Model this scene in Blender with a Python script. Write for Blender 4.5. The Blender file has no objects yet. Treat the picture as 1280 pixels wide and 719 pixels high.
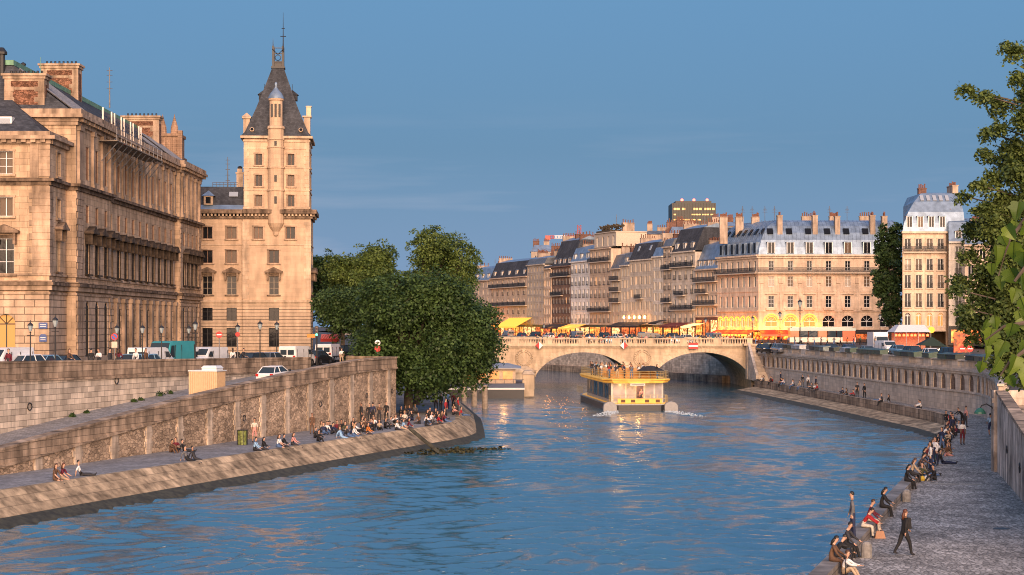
import bpy, math, random
import numpy as np
from mathutils import Vector, Matrix
R = math.radians
PI = math.pi
random.seed(11)
S = bpy.context.scene
COL = S.collection
F, CH, HY = 2160., 10.5, 405.
def GP(px, py, z=1.6):
    Y = (CH - z) * F / (py - HY)
    return Vector(((px - 640) / F * Y, Y, z))
def XA(px, Y): return (px - 640) / F * Y
def ZA(py, Y): return CH - (py - HY) / F * Y
# ------------------------------------------------------------ mesh builder
class MB:
    def __init__(s):
        s.v = []; s.f = []; s.m = []; s.M = None
    def add(s, vs, fs, mi=0):
        n = len(s.v)
        if s.M is None: s.v += [tuple(p) for p in vs]
        else: s.v += [tuple(s.M @ Vector(p)) for p in vs]
        for f in fs:
            s.f.append(tuple(i + n for i in f)); s.m.append(mi)
    def quad(s, a, b, c, d, mi=0): s.add([a, b, c, d], [(0, 1, 2, 3)], mi)
    def box(s, x0, x1, y0, y1, z0, z1, mi=0):
        s.add([(x0,y0,z0),(x1,y0,z0),(x1,y1,z0),(x0,y1,z0),(x0,y0,z1),(x1,y0,z1),(x1,y1,z1),(x0,y1,z1)],
              [(0,3,2,1),(4,5,6,7),(0,1,5,4),(1,2,6,5),(2,3,7,6),(3,0,4,7)], mi)
    def hexa(s, lo, hi, mi=0):
        s.add(list(lo) + list(hi), [(0,3,2,1),(4,5,6,7),(0,1,5,4),(1,2,6,5),(2,3,7,6),(3,0,4,7)], mi)
    def prism(s, poly, z0, z1, mi=0):
        n = len(poly)
        z0s = z0 if isinstance(z0, (list, tuple)) else [z0]*n
        z1s = z1 if isinstance(z1, (list, tuple)) else [z1]*n
        vs = [(p[0], p[1], z0s[i]) for i, p in enumerate(poly)] + [(p[0], p[1], z1s[i]) for i, p in enumerate(poly)]
        fs = [tuple(range(n-1, -1, -1)), tuple(range(n, 2*n))] + [(i, (i+1) % n, n+(i+1) % n, n+i) for i in range(n)]
        s.add(vs, fs, mi)
    def extr(s, poly, y0, y1, mi=0):            # polygon in x,z pushed along y
        n = len(poly)
        vs = [(p[0], y0, p[1]) for p in poly] + [(p[0], y1, p[1]) for p in poly]
        fs = [tuple(range(n)), tuple(range(2*n-1, n-1, -1))] + [(i, n+i, n+(i+1) % n, (i+1) % n) for i in range(n)]
        s.add(vs, fs, mi)
    def tube(s, pts, r, n=6, mi=0):
        pts = [Vector(p) for p in pts]; k = len(pts)
        rs = r if isinstance(r, (list, tuple)) else [r]*k
        vs = []; fs = []
        for i, p in enumerate(pts):
            d = (pts[min(i+1, k-1)] - pts[max(i-1, 0)])
            if d.length < 1e-9: d = Vector((0, 0, 1))
            d.normalize()
            a = d.cross(Vector((0, 0, 1)) if abs(d.z) < .9 else Vector((1, 0, 0))).normalized(); b = d.cross(a)
            for j in range(n):
                t = 2*PI*j/n
                vs.append(p + (a*math.cos(t) + b*math.sin(t))*rs[i])
        for i in range(k-1):
            for j in range(n):
                fs.append((i*n+j, i*n+(j+1) % n, (i+1)*n+(j+1) % n, (i+1)*n+j))
        fs.append(tuple(range(n-1, -1, -1))); fs.append(tuple(range((k-1)*n, k*n)))
        s.add(vs, fs, mi)
    def lathe(s, prof, n=10, c=(0, 0), mi=0, a0=0, a1=2*PI):
        full = abs(a1-a0-2*PI) < 1e-6; m = n if full else n+1
        vs = []; fs = []
        for r, z in prof:
            for j in range(m):
                t = a0 + (a1-a0)*j/n
                vs.append((c[0]+r*math.cos(t), c[1]+r*math.sin(t), z))
        for i in range(len(prof)-1):
            for j in range(n):
                fs.append((i*m+j, i*m+(j+1) % m, (i+1)*m+(j+1) % m, (i+1)*m+j))
        s.add(vs, fs, mi)
        if full:
            s.add([vs[j] for j in range(m)], [tuple(range(m-1, -1, -1))], mi)
            s.add([vs[(len(prof)-1)*m+j] for j in range(m)], [tuple(range(m))], mi)
    def mesh(s, name, mats, smooth=False):
        me = bpy.data.meshes.new(name)
        me.from_pydata(s.v, [], s.f)
        if not isinstance(mats, (list, tuple)): mats = [mats]
        for m in mats: me.materials.append(m)
        if len(mats) > 1: me.polygons.foreach_set('material_index', s.m)
        if smooth: me.polygons.foreach_set('use_smooth', [True]*len(s.f))
        me.validate(); me.update()
        return me
    def build(s, name, mats, parent=None, loc=(0, 0, 0), rot=(0, 0, 0), smooth=False):
        return place(name, s.mesh(name, mats, smooth), parent, loc, rot)
def place(name, me, parent=None, loc=(0, 0, 0), rot=(0, 0, 0)):
    o = bpy.data.objects.new(name, me); COL.objects.link(o)
    o.location = loc; o.rotation_euler = rot
    if parent: o.parent = parent
    return o
KIDS = {}
ALL = []
def tag(o, label=None, cat=None, group=None, kind=None):
    if label: o['label'] = label
    if cat: o['category'] = cat
    if group: o['group'] = group
    if kind: o['kind'] = kind
    if cat: ALL.append(o)
    return o
def thing(name, label, cat, loc=(0, 0, 0), rz=0, group=None):
    o = bpy.data.objects.new(name, None); COL.objects.link(o); o.empty_display_size = .3
    o.location = loc; o.rotation_euler = (0, 0, rz)
    return tag(o, label, cat, group)
def struct(o): o['kind'] = 'structure'; return o
def kids(o): return [c for c in bpy.data.objects if c.parent == o]
def copy_tree(root, loc, rz, label, group=None, children=None):
    r = root.copy(); COL.objects.link(r); r.location = loc; r.rotation_euler = (0, 0, rz)
    for ch, subs in (children if children is not None else tree_of(root)):
        c = ch.copy(); COL.objects.link(c); c.parent = r
        for g in subs:
            d = g.copy(); COL.objects.link(d); d.parent = c
    r['label'] = label
    if group: r['group'] = group
    ALL.append(r)
    return r
def tree_of(root):
    return [(c, list(c.children)) for c in root.children]
# ------------------------------------------------------------ materials
MATS = {}
def new_mat(name):
    m = bpy.data.materials.new(name); m.use_nodes = True
    nt = m.node_tree; b = nt.nodes['Principled BSDF']
    return m, nt, b, nt.nodes.new, nt.links.new
def mat(name, col, rough=.6, var=.12, scale=4., metal=0., bump=0., emis=0., ecol=None, spec=.5, trans=0):
    if name in MATS: return MATS[name]
    m, nt, b, N, L = new_mat(name)
    b.inputs['Roughness'].default_value = rough; b.inputs['Metallic'].default_value = metal
    b.inputs['Specular IOR Level'].default_value = spec
    c = (*col, 1)
    if var > 0:
        tc = N('ShaderNodeTexCoord'); no = N('ShaderNodeTexNoise'); no.inputs['Scale'].default_value = scale
        no.inputs['Detail'].default_value = 5; L(tc.outputs['Object'], no.inputs['Vector'])
        mx = N('ShaderNodeMix'); mx.data_type = 'RGBA'
        mx.inputs[6].default_value = tuple(x*(1-var) for x in col)+(1,); mx.inputs[7].default_value = tuple(min(1, x*(1+var)) for x in col)+(1,)
        mr = N('ShaderNodeMapRange'); mr.inputs[1].default_value = .35; mr.inputs[2].default_value = .65
        L(no.outputs[0], mr.inputs[0]); L(mr.outputs[0], mx.inputs[0]); L(mx.outputs[2], b.inputs['Base Color'])
        if bump:
            bp = N('ShaderNodeBump'); bp.inputs['Strength'].default_value = bump; bp.inputs['Distance'].default_value = .05
            L(no.outputs[0], bp.inputs['Height']); L(bp.outputs[0], b.inputs['Normal'])
    else: b.inputs['Base Color'].default_value = c
    if emis:
        b.inputs['Emission Color'].default_value = (*(ecol or col), 1); b.inputs['Emission Strength'].default_value = emis
    MATS[name] = m
    return m
def stone(name, col, bw=.9, bh=.35, joint=.55, var=.22, stain=.25, bump=.5, mortar=.012, big=.35, horiz=False, off=.5):
    """coursed masonry in the wall plane (x+y, z), tinted block by block, weathered with noise"""
    if name in MATS: return MATS[name]
    m, nt, b, N, L = new_mat(name)
    b.inputs['Roughness'].default_value = .85; b.inputs['Specular IOR Level'].default_value = .2
    tc = N('ShaderNodeTexCoord'); sp = N('ShaderNodeSeparateXYZ'); L(tc.outputs['Object'], sp.inputs[0])
    ad = N('ShaderNodeMath'); ad.operation = 'ADD'; L(sp.outputs[0], ad.inputs[0]); L(sp.outputs[1], ad.inputs[1])
    cb = N('ShaderNodeCombineXYZ'); L(ad.outputs[0], cb.inputs[0]); L(sp.outputs[2] , cb.inputs[1])
    if horiz:
        L(sp.outputs[0], cb.inputs[0]); L(sp.outputs[1], cb.inputs[1])
    br = N('ShaderNodeTexBrick'); L(cb.outputs[0], br.inputs['Vector'])
    br.inputs['Scale'].default_value = 1; br.inputs['Brick Width'].default_value = bw; br.inputs['Row Height'].default_value = bh
    br.inputs['Mortar Size'].default_value = mortar; br.inputs['Mortar Smooth'].default_value = .3; br.offset = off
    br.inputs['Color1'].default_value = tuple(x*(1-var) for x in col)+(1,)
    br.inputs['Color2'].default_value = tuple(min(1, x*(1+var)) for x in col)+(1,)
    br.inputs['Mortar'].default_value = tuple(x*joint for x in col)+(1,)
    n1 = N('ShaderNodeTexNoise'); n1.inputs['Scale'].default_value = big; n1.inputs['Detail'].default_value = 8; n1.inputs['Roughness'].default_value = .65
    L(tc.outputs['Object'], n1.inputs['Vector'])
    mp = N('ShaderNodeMapping'); mp.inputs['Scale'].default_value = (1.6, 1.6, .28); L(tc.outputs['Object'], mp.inputs[0])
    n2 = N('ShaderNodeTexNoise'); n2.inputs['Scale'].default_value = 1.; n2.inputs['Detail'].default_value = 6; L(mp.outputs[0], n2.inputs['Vector'])
    mu = N('ShaderNodeMath'); mu.operation = 'MULTIPLY'; L(n1.outputs[0], mu.inputs[0]); L(n2.outputs[0], mu.inputs[1])
    mr = N('ShaderNodeMapRange'); mr.inputs[1].default_value = .14; mr.inputs[2].default_value = .38
    mr.inputs[3].default_value = 1-stain*1.6; mr.inputs[4].default_value = 1+stain*.5; L(mu.outputs[0], mr.inputs[0])
    vm = N('ShaderNodeVectorMath'); vm.operation = 'SCALE'; L(br.outputs['Color'], vm.inputs[0]); L(mr.outputs[0], vm.inputs['Scale'])
    L(vm.outputs[0], b.inputs['Base Color'])
    if bump:
        nf = N('ShaderNodeTexNoise'); nf.inputs['Scale'].default_value = 9; nf.inputs['Detail'].default_value = 4; L(tc.outputs['Object'], nf.inputs['Vector'])
        s2 = N('ShaderNodeMath'); s2.operation = 'MULTIPLY_ADD'; s2.inputs[1].default_value = -.8
        L(br.outputs['Fac'], s2.inputs[0]); L(nf.outputs[0], s2.inputs[2])
        bp = N('ShaderNodeBump'); bp.inputs['Strength'].default_value = bump; bp.inputs['Distance'].default_value = .04
        L(s2.outputs[0], bp.inputs['Height']); L(bp.outputs[0], b.inputs['Normal'])
    MATS[name] = m
    return m
def rubble(name, col, scale=3., var=.45, stain=.25, mscale=(1, 1, 1.7), gap=.08):
    if name in MATS: return MATS[name]
    m, nt, b, N, L = new_mat(name)
    b.inputs['Roughness'].default_value = .9; b.inputs['Specular IOR Level'].default_value = .15
    tc = N('ShaderNodeTexCoord'); mp = N('ShaderNodeMapping'); mp.inputs['Scale'].default_value = mscale; L(tc.outputs['Object'], mp.inputs[0])
    vo = N('ShaderNodeTexVoronoi'); vo.inputs['Scale'].default_value = scale; L(mp.outputs[0], vo.inputs['Vector'])
    ve = N('ShaderNodeTexVoronoi'); ve.feature = 'DISTANCE_TO_EDGE'; ve.inputs['Scale'].default_value = scale; L(mp.outputs[0], ve.inputs['Vector'])
    bw = N('ShaderNodeRGBToBW'); L(vo.outputs['Color'], bw.inputs[0])
    mr = N('ShaderNodeMapRange'); mr.inputs[1].default_value = .1; mr.inputs[2].default_value = .9; mr.inputs[3].default_value = 1-var; mr.inputs[4].default_value = 1+var; L(bw.outputs[0], mr.inputs[0])
    me = N('ShaderNodeMapRange'); me.inputs[1].default_value = .0; me.inputs[2].default_value = gap; me.inputs[3].default_value = .5 if gap < .1 else .42; me.inputs[4].default_value = 1; L(ve.outputs['Distance'], me.inputs[0])
    n1 = N('ShaderNodeTexNoise'); n1.inputs['Scale'].default_value = .5; n1.inputs['Detail'].default_value = 8; L(tc.outputs['Object'], n1.inputs['Vector'])
    mn = N('ShaderNodeMapRange'); mn.inputs[1].default_value = .35; mn.inputs[2].default_value = .65; mn.inputs[3].default_value = 1-stain; mn.inputs[4].default_value = 1+stain; L(n1.outputs[0], mn.inputs[0])
    a = N('ShaderNodeMath'); a.operation = 'MULTIPLY'; L(mr.outputs[0], a.inputs[0]); L(me.outputs[0], a.inputs[1])
    c = N('ShaderNodeMath'); c.operation = 'MULTIPLY'; L(a.outputs[0], c.inputs[0]); L(mn.outputs[0], c.inputs[1])
    vm = N('ShaderNodeVectorMath'); vm.operation = 'SCALE'; vm.inputs[0].default_value = col; L(c.outputs[0], vm.inputs['Scale'])
    L(vm.outputs[0], b.inputs['Base Color'])
    bp = N('ShaderNodeBump'); bp.inputs['Strength'].default_value = .8; bp.inputs['Distance'].default_value = .06 if gap < .1 else .015
    L(me.outputs[0], bp.inputs['Height']); L(bp.outputs[0], b.inputs['Normal'])
    MATS[name] = m
    return m
# palette
PAL = stone('palace_ashlar', (.56, .405, .275), 1.3, .52, .5, .12, .3)
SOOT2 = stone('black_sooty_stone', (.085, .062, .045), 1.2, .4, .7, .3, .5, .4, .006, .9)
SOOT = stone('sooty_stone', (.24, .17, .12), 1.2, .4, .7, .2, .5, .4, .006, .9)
PALT = stone('palace_trim', (.50, .365, .26), 2.4, .5, .8, .07, .42, .3, .006)
RUST = stone('palace_rustication', (.54, .40, .29), 1.7, .6, .32, .10, .25, .9, .035)
TOWR = stone('tower_banded_stone', (.63, .47, .335), 60, .42, .25, .04, .2, .9, .035)
TOW = stone('tower_ashlar', (.58, .42, .29), 1.4, .5, .75, .07, .18, .3, .008)
SLATE = stone('slate', (.065, .07, .082), .3, .18, .7, .22, .25, .4, .01)
ZINC = mat('zinc_roof', (.20, .27, .36), .42, .22, .9, .35)
ZINCD = mat('dark_zinc', (.13, .14, .155), .5, .25, 1.2, .2)
COPPER = mat('green_copper', (.13, .28, .18), .6, .25, 2)
BRICK = rubble('red_brick_rubble', (.20, .10, .065), 5, .5)
CHIM = stone('chimney_render', (.46, .36, .28), 3, 1, .9, .06, .3, .2, .002)
CHIMR = stone('chimney_brick', (.20, .11, .085), .25, .09, .7, .25, .3, .3, .01)
POT = mat('terracotta_pot', (.17, .075, .05), .8, .2)
QW = stone('embankment_blocks', (.64, .545, .44), 1.15, .40, .42, .26, .26, .7, .015)
QWD = stone('weathered_parapet', (.42, .315, .225), 1.6, .42, .45, .24, .40, .7, .015)
QR = rubble('rubble_wall', (.43, .32, .225), 2.8, .38)
QP = stone('dressed_pilaster', (.55, .45, .35), .7, .38, .7, .15, .35, .4, .01)
REV = stone('revetment_stone', (.50, .375, .24), 1.3, .42, .55, .2, .45, .5, .012)
WETD = mat('wet_algae_stone', (.045, .042, .026), .8, .4, 2.5, 0, .5)
BRS = stone('bridge_stone', (.59, .45, .31), 1.1, .42, .75, .08, .22, .4, .01)
BRT = stone('bridge_trim', (.62, .485, .34), 2.2, .6, .8, .06, .2, .3, .006)
ARC = stone('arcade_wall_stone', (.66, .55, .44), 1.1, .45, .6, .14, .17, .5, .01)
IRON = mat('black_iron', (.018, .018, .02), .5, .1, 5)
GREEN = mat('green_painted_metal', (.02, .055, .04), .45, .25, 3)
GREY = mat('grey_metal', (.22, .22, .23), .5, .15, 4, .5)
WHITE = mat('white_paint', (.75, .75, .74), .45, .05, 4)
CREAM = mat('cream_paint', (.54, .45, .35), .6, .08, 4)
WOODF = mat('pale_window_frame', (.34, .28, .21), .6, .08, 5)
BROWN = mat('brown_shutter', (.24, .13, .08), .7, .2, 3)
def glass(name, col, rough=.08, emis=0, ecol=None):
    if name in MATS: return MATS[name]
    m, nt, b, N, L = new_mat(name)
    b.inputs['Base Color'].default_value = (*col, 1); b.inputs['Roughness'].default_value = rough
    b.inputs['Specular IOR Level'].default_value = .16
    tc = N('ShaderNodeTexCoord'); no = N('ShaderNodeTexNoise'); no.inputs['Scale'].default_value = 1.3; L(tc.outputs['Object'], no.inputs['Vector'])
    bp = N('ShaderNodeBump'); bp.inputs['Strength'].default_value = .12; bp.inputs['Distance'].default_value = .05; L(no.outputs[0], bp.inputs['Height']); L(bp.outputs[0], b.inputs['Normal'])
    if emis: b.inputs['Emission Color'].default_value = (*ecol, 1); b.inputs['Emission Strength'].default_value = emis
    MATS[name] = m
    return m
GLD = glass('dark_window_glass', (.012, .013, .016))
GLC = glass('curtained_window_glass', (.12, .085, .06), .2)
GLB = glass('blind_window_glass', (.42, .36, .30), .35)
GLO = glass('lamp_lit_window', (.2, .10, .04), .3, .5, (1, .42, .10))
GLCAR = glass('car_glass', (.03, .045, .06), .04)
SHOPGLOW = mat('shop_glow', (.8, .4, .1), .5, .0, 1, emis=1.6, ecol=(1, .42, .08))
def E(name, col, s): return mat(name, col, .5, 0, emis=s, ecol=col)
# ------------------------------------------------------------ facades
def rectcells(ops, W, z0, H):
    us = sorted(set([0, W] + [o[0] for o in ops] + [o[0]+o[2] for o in ops]))
    zs = sorted(set([z0, H] + [o[1] for o in ops] + [o[1]+o[3] for o in ops]))
    us = [u for u in us if -1e-6 <= u <= W+1e-6]; zs = [z for z in zs if z0-1e-6 <= z <= H+1e-6]
    return us, zs
def facade(mb, o, ang, W, z0, H, ops, depth=.28, mi=0, back=None):
    """wall with real openings. ops: (u, z, w, h, kind) kind 0 rect, 1 round arch top. local -y is outside."""
    ca, sa = math.cos(ang), math.sin(ang)
    def T(u, d, z): return (o[0] + ca*u - sa*d, o[1] + sa*u + ca*d, z)
    us, zs = rectcells(ops, W, z0, H)
    vid = {}
    for k in range(len(zs)-1):
        za, zb = zs[k], zs[k+1]; zc = (za+zb)/2; run = None
        for i in range(len(us)-1):
            ua, ub = us[i], us[i+1]; uc = (ua+ub)/2
            hole = any(p[0] < uc < p[0]+p[2] and p[1] < zc < p[1]+p[3] for p in ops)
            if not hole and run is None: run = ua
            if (hole or i == len(us)-2) and run is not None:
                end = ua if hole else ub
                mb.quad(T(run, 0, za), T(end, 0, za), T(end, 0, zb), T(run, 0, zb), mi)
                run = None
    for p in ops:
        u, z, w, h = p[:4]; arch = len(p) > 4 and p[4] == 1
        if arch:
            r = w/2; zc = z+h-r; n = 10; cu = u+r
            arc = [(cu - r*math.cos(PI*j/n), zc + r*math.sin(PI*j/n)) for j in range(n+1)]
            L_ = arc[:n//2+1]; Rr = arc[n//2:]
            mb.add([T(u, 0, z+h)] + [T(a, 0, c) for a, c in reversed(L_)], [tuple(range(len(L_)+1))], mi)
            mb.add([T(u+w, 0, z+h)] + [T(a, 0, c) for a, c in reversed(Rr)], [tuple(range(len(Rr)+1))], mi)
            path = [(u, z)] + arc + [(u+w, z)]
        else: path = [(u, z), (u, z+h), (u+w, z+h), (u+w, z)]
        path = path + [path[0]]
        for a, b in zip(path[:-1], path[1:]):
            mb.quad(T(a[0], 0, a[1]), T(b[0], 0, b[1]), T(b[0], depth, b[1]), T(a[0], depth, a[1]), mi)
        if back is not None:
            mb.quad(T(u, depth, z), T(u+w, depth, z), T(u+w, depth, z+h), T(u, depth, z+h), back)
WCACHE = {}
def facade2(lo, hi, zs, o, ang, W, z0, H, ops, depth=.28):
    facade(lo, o, ang, W, z0, zs, [p for p in ops if p[1] < zs], depth); facade(hi, o, ang, W, zs, H, [p for p in ops if p[1] >= zs], depth)
def win_meshes(w, h, style):
    k = (round(w, 2), round(h, 2), style)
    if k in WCACHE: return WCACHE[k]
    fm = {'p': WOODF, 'w': WHITE, 'b': BROWN, 'd': IRON}[style[0]]
    f = MB(); t = .06 if w < 1.3 else .08
    f.box(-w/2, -w/2+t, -.04, .03, 0, h); f.box(w/2-t, w/2, -.04, .03, 0, h)
    f.box(-w/2+t, w/2-t, -.04, .03, 0, t); f.box(-w/2+t, w/2-t, -.04, .03, h-t, h)
    if 'a' in style:      # round-headed fanlight
        f.box(-w/2+t, w/2-t, -.03, .02, h-w/2-.05, h-w/2+.04)
        for a in (45, 90, 135):
            f.tube([(0, 0, h-w/2), (w/2*math.cos(R(a)), 0, h-w/2+w/2*math.sin(R(a)))], .035, 4)
        f.box(-.04, .04, -.04, .02, t, h-w/2-.05)
    else:
        f.box(-.035, .035, -.045, .02, t, h-t)
        if 'x' in style:
            for q in (.35, .68): f.box(-w/2+t, w/2-t, -.03, .015, h*q-.02, h*q+.02)
    p = MB(); p.quad((-w/2+.01, .04, .01), (w/2-.01, .04, .01), (w/2-.01, .04, h-.01), (-w/2+.01, .04, h-.01))
    out = [f.mesh('window', fm), {m.name: p.mesh('pane', m) for m in (GLD, GLC, GLB, GLO)}]
    if 's' in style:      # stone surround and sill
        s = MB(); q = .16
        s.box(-w/2-q, -w/2-.004, -.34, -.07, 0, h); s.box(w/2+.004, w/2+q, -.34, -.07, 0, h)
        s.box(-w/2-q-.05, w/2+q+.05, -.37, -.07, h+.004, h+q); s.box(-w/2-q-.08, w/2+q+.08, -.44, -.07, -.16, -.004)
        out.append(('sill', s.mesh('sill', PALT if 'P' in style else CREAM)))
    if 'h' in style:      # heavy hood on brackets
        s = MB(); q = .16
        s.box(-w/2-q, -w/2-.004, -.17, -.07, 0, h); s.box(w/2+.004, w/2+q, -.17, -.07, 0, h)
        s.box(-w/2-q-.08, w/2+q+.08, -.44, -.07, -.16, -.004)
        s.box(-w/2-q-.05, w/2+q+.05, -.38, -.07, h+.004, h+.25)
        s.box(-w/2-.5, w/2+.5, -.95, -.07, h+.42, h+.6)
        for sx in (-1, 1):
            s.extr([(sx*(w/2+.12)-.1, h-.5), (sx*(w/2+.12)+.1, h-.5), (sx*(w/2+.12)+.1, h+.42), (sx*(w/2+.12)-.1, h+.42)], -.78, -.07)
        s.extr([(-w/2-.5, h+.6), (w/2+.5, h+.6), (0, h+1.12)], -.9, -.25)
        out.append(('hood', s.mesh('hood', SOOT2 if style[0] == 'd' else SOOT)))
    if 'r' in style:      # small iron railing
        s = MB(); s.box(-w/2-.05, w/2+.05, -.5, -.46, .92, .98); s.box(-w/2-.05, w/2+.05, -.5, -.46, .08, .12)
        for i in range(7): x = -w/2 + w*i/6; s.box(x-.02, x+.02, -.49, -.47, .1, .94)
        s.box(-w/2-.05, w/2+.05, -.5, -.22, .02, .08)
        out.append(('railing', s.mesh('railing', IRON)))
    if 't' in style:      # open shutters folded on the wall
        for sx in (-1, 1):
            s = MB(); s.box(sx*(w/2+.28)-.24, sx*(w/2+.28)+.24, -.36, -.32, 0, h)
            for q in range(6): s.box(sx*(w/2+.28)-.2, sx*(w/2+.28)+.2, -.375, -.36, h*(q+.15)/6, h*(q+.6)/6)
            out.append(('shutter', s.mesh('shutter', CREAM)))
    WCACHE[k] = out
    return out
def window(parent, o, ang, u, z, w, h, style='p', depth=.25, pane=None):
    ms = win_meshes(w, h, style)
    ca, sa = math.cos(ang), math.sin(ang)
    loc = (o[0]+ca*u-sa*depth, o[1]+sa*u+ca*depth, z)
    ob = place('window', ms[0], parent, loc, (0, 0, ang))
    if pane is None: pane = random.choices([GLD, GLC, GLB, GLO], [9, 1.8, .7, .4])[0]
    place('pane', ms[1][pane.name], ob)
    for nm, me in ms[2:]: place(nm, me, ob)
    return ob
def mesh_np(name, V, Fc, mt):
    me = bpy.data.meshes.new(name); n = len(V); k = len(Fc)
    me.vertices.add(n); me.vertices.foreach_set('co', V.astype(np.float32).ravel())
    me.loops.add(k*4); me.loops.foreach_set('vertex_index', Fc.astype(np.int32).ravel())
    me.polygons.add(k); me.polygons.foreach_set('loop_start', np.arange(0, k*4, 4, dtype=np.int32)); me.polygons.foreach_set('loop_total', np.full(k, 4, dtype=np.int32))
    
    if mt: me.materials.append(mt)
    me.update(calc_edges=True); me.validate()
    return me
# ============================================================ camera, world, sun
cam = bpy.data.cameras.new('camera'); co = bpy.data.objects.new('camera', cam); COL.objects.link(co)
co.location = (0, 0, CH); co.rotation_euler = (R(90), 0, 0)
cam.sensor_width = 36; cam.lens = F/1280*36; cam.shift_y = (HY-359.5)/1280; cam.clip_end = 9000; cam.clip_start = .3
S.camera = co
SUN_DIR = Vector((.11, -1, .26)).normalized()       # towards the glow in the west, behind the camera
w = bpy.data.worlds.new('World'); S.world = w; w.use_nodes = True
nt = w.node_tree; bg = nt.nodes['Background']; sky = nt.nodes.new('ShaderNodeTexSky')
sky.sky_type = 'NISHITA'; sky.sun_disc = False
sky.sun_elevation = R(13); sky.sun_rotation = math.atan2(SUN_DIR.x, SUN_DIR.y)
sky.altitude = 100; sky.air_density = 1.6; sky.dust_density = .6; sky.ozone_density = 3.0
def _n(t): return nt.nodes.new(t)
_L = nt.links.new
tc = _n('ShaderNodeTexCoord'); sx_ = _n('ShaderNodeSeparateXYZ'); _L(tc.outputs['Generated'], sx_.inputs[0])
ce = _n('ShaderNodeValToRGB'); _L(sx_.outputs[2], ce.inputs[0])          # evening blue by elevation
els = ce.color_ramp.elements
els[0].position = 0; els[0].color = (.120, .215, .37, 1); els[1].position = 1; els[1].color = (.10, .21, .44, 1)
for p_, c_ in ((.05, (.095, .188, .335)), (.10, (.070, .165, .300)), (.19, (.078, .188, .345)), (.45, (.10, .22, .44))): q_ = els.new(p_); q_.color = (*c_, 1)
cw = _n('ShaderNodeValToRGB'); _L(sx_.outputs[2], cw.inputs[0]); ew = cw.color_ramp.elements      # glow in the west
ew[0].position = 0; ew[0].color = (1.3, .68, .30, 1); ew[1].position = 1; ew[1].color = (.10, .21, .44, 1)
for p_, c_ in ((.18, (1.1, .64, .36)), (.45, (.28, .30, .38))): q_ = ew.new(p_); q_.color = (*c_, 1)
mw = _n('ShaderNodeMapRange'); mw.interpolation_type = 'SMOOTHSTEP'; _L(sx_.outputs[1], mw.inputs[0]); mw.inputs[1].default_value = .1; mw.inputs[2].default_value = -.7
wm = _n('ShaderNodeMix'); wm.data_type = 'RGBA'; _L(mw.outputs[0], wm.inputs[0]); _L(ce.outputs[0], wm.inputs[6]); _L(cw.outputs[0], wm.inputs[7])
# thin streaky cloud low over the river
mpc = _n('ShaderNodeMapping'); mpc.inputs['Scale'].default_value = (3.5, 3.5, 42); _L(tc.outputs['Generated'], mpc.inputs[0])
nc_ = _n('ShaderNodeTexNoise'); nc_.inputs['Scale'].default_value = 1.6; nc_.inputs['Detail'].default_value = 5; _L(mpc.outputs[0], nc_.inputs['Vector'])
mc_ = _n('ShaderNodeMapRange'); mc_.inputs[1].default_value = .50; mc_.inputs[2].default_value = .72; mc_.inputs[4].default_value = .5; _L(nc_.outputs[0], mc_.inputs[0])
lo_ = _n('ShaderNodeMapRange'); lo_.inputs[1].default_value = .13; lo_.inputs[2].default_value = .05; _L(sx_.outputs[2], lo_.inputs[0])
mm_ = _n('ShaderNodeMath'); mm_.operation = 'MULTIPLY'; _L(mc_.outputs[0], mm_.inputs[0]); _L(lo_.outputs[0], mm_.inputs[1])
wc = _n('ShaderNodeMix'); wc.data_type = 'RGBA'; _L(mm_.outputs[0], wc.inputs[0]); _L(wm.outputs[2], wc.inputs[6]); wc.inputs[7].default_value = (.25, .29, .40, 1)
sc10 = _n('ShaderNodeVectorMath'); sc10.operation = 'SCALE'; sc10.inputs['Scale'].default_value = 10; _L(wc.outputs[2], sc10.inputs[0])
ws = _n('ShaderNodeMix'); ws.data_type = 'RGBA'; ws.inputs[0].default_value = .93; _L(sky.outputs[0], ws.inputs[6]); _L(sc10.outputs[0], ws.inputs[7])
_L(ws.outputs[2], bg.inputs[0]); bg.inputs[1].default_value = .1
sl = bpy.data.lights.new('sun', 'SUN'); so = bpy.data.objects.new('sun', sl); COL.objects.link(so)
sl.energy = 4.9; sl.angle = R(52); sl.color = (1, .68, .48)
so.rotation_euler = SUN_DIR.to_track_quat('Z', 'Y').to_euler()
vs = S.view_settings; vs.view_transform = 'Standard'; vs.look = 'None'; vs.exposure = .6; vs.gamma = 1
S.cycles.filter_width = 1.0; S.cycles.max_bounces = 6; S.cycles.diffuse_bounces = 3; S.cycles.glossy_bounces = 3; S.cycles.transmission_bounces = 3
S.cycles.transparent_max_bounces = 4; S.cycles.caustics_reflective = False; S.cycles.caustics_refractive = False
S.cycles.sample_clamp_indirect = 3
# ============================================================ polylines of the banks
def lerp(a, b, t): return a+(b-a)*t
def interp(pts, y, c=0):
    """value at Y along a list of (Y, value...)"""
    if y <= pts[0][0]: return pts[0][1+c]
    for p, q in zip(pts[:-1], pts[1:]):
        if y <= q[0]: return lerp(p[1+c], q[1+c], (y-p[0])/(q[0]-p[0]))
    return pts[-1][1+c]
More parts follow.
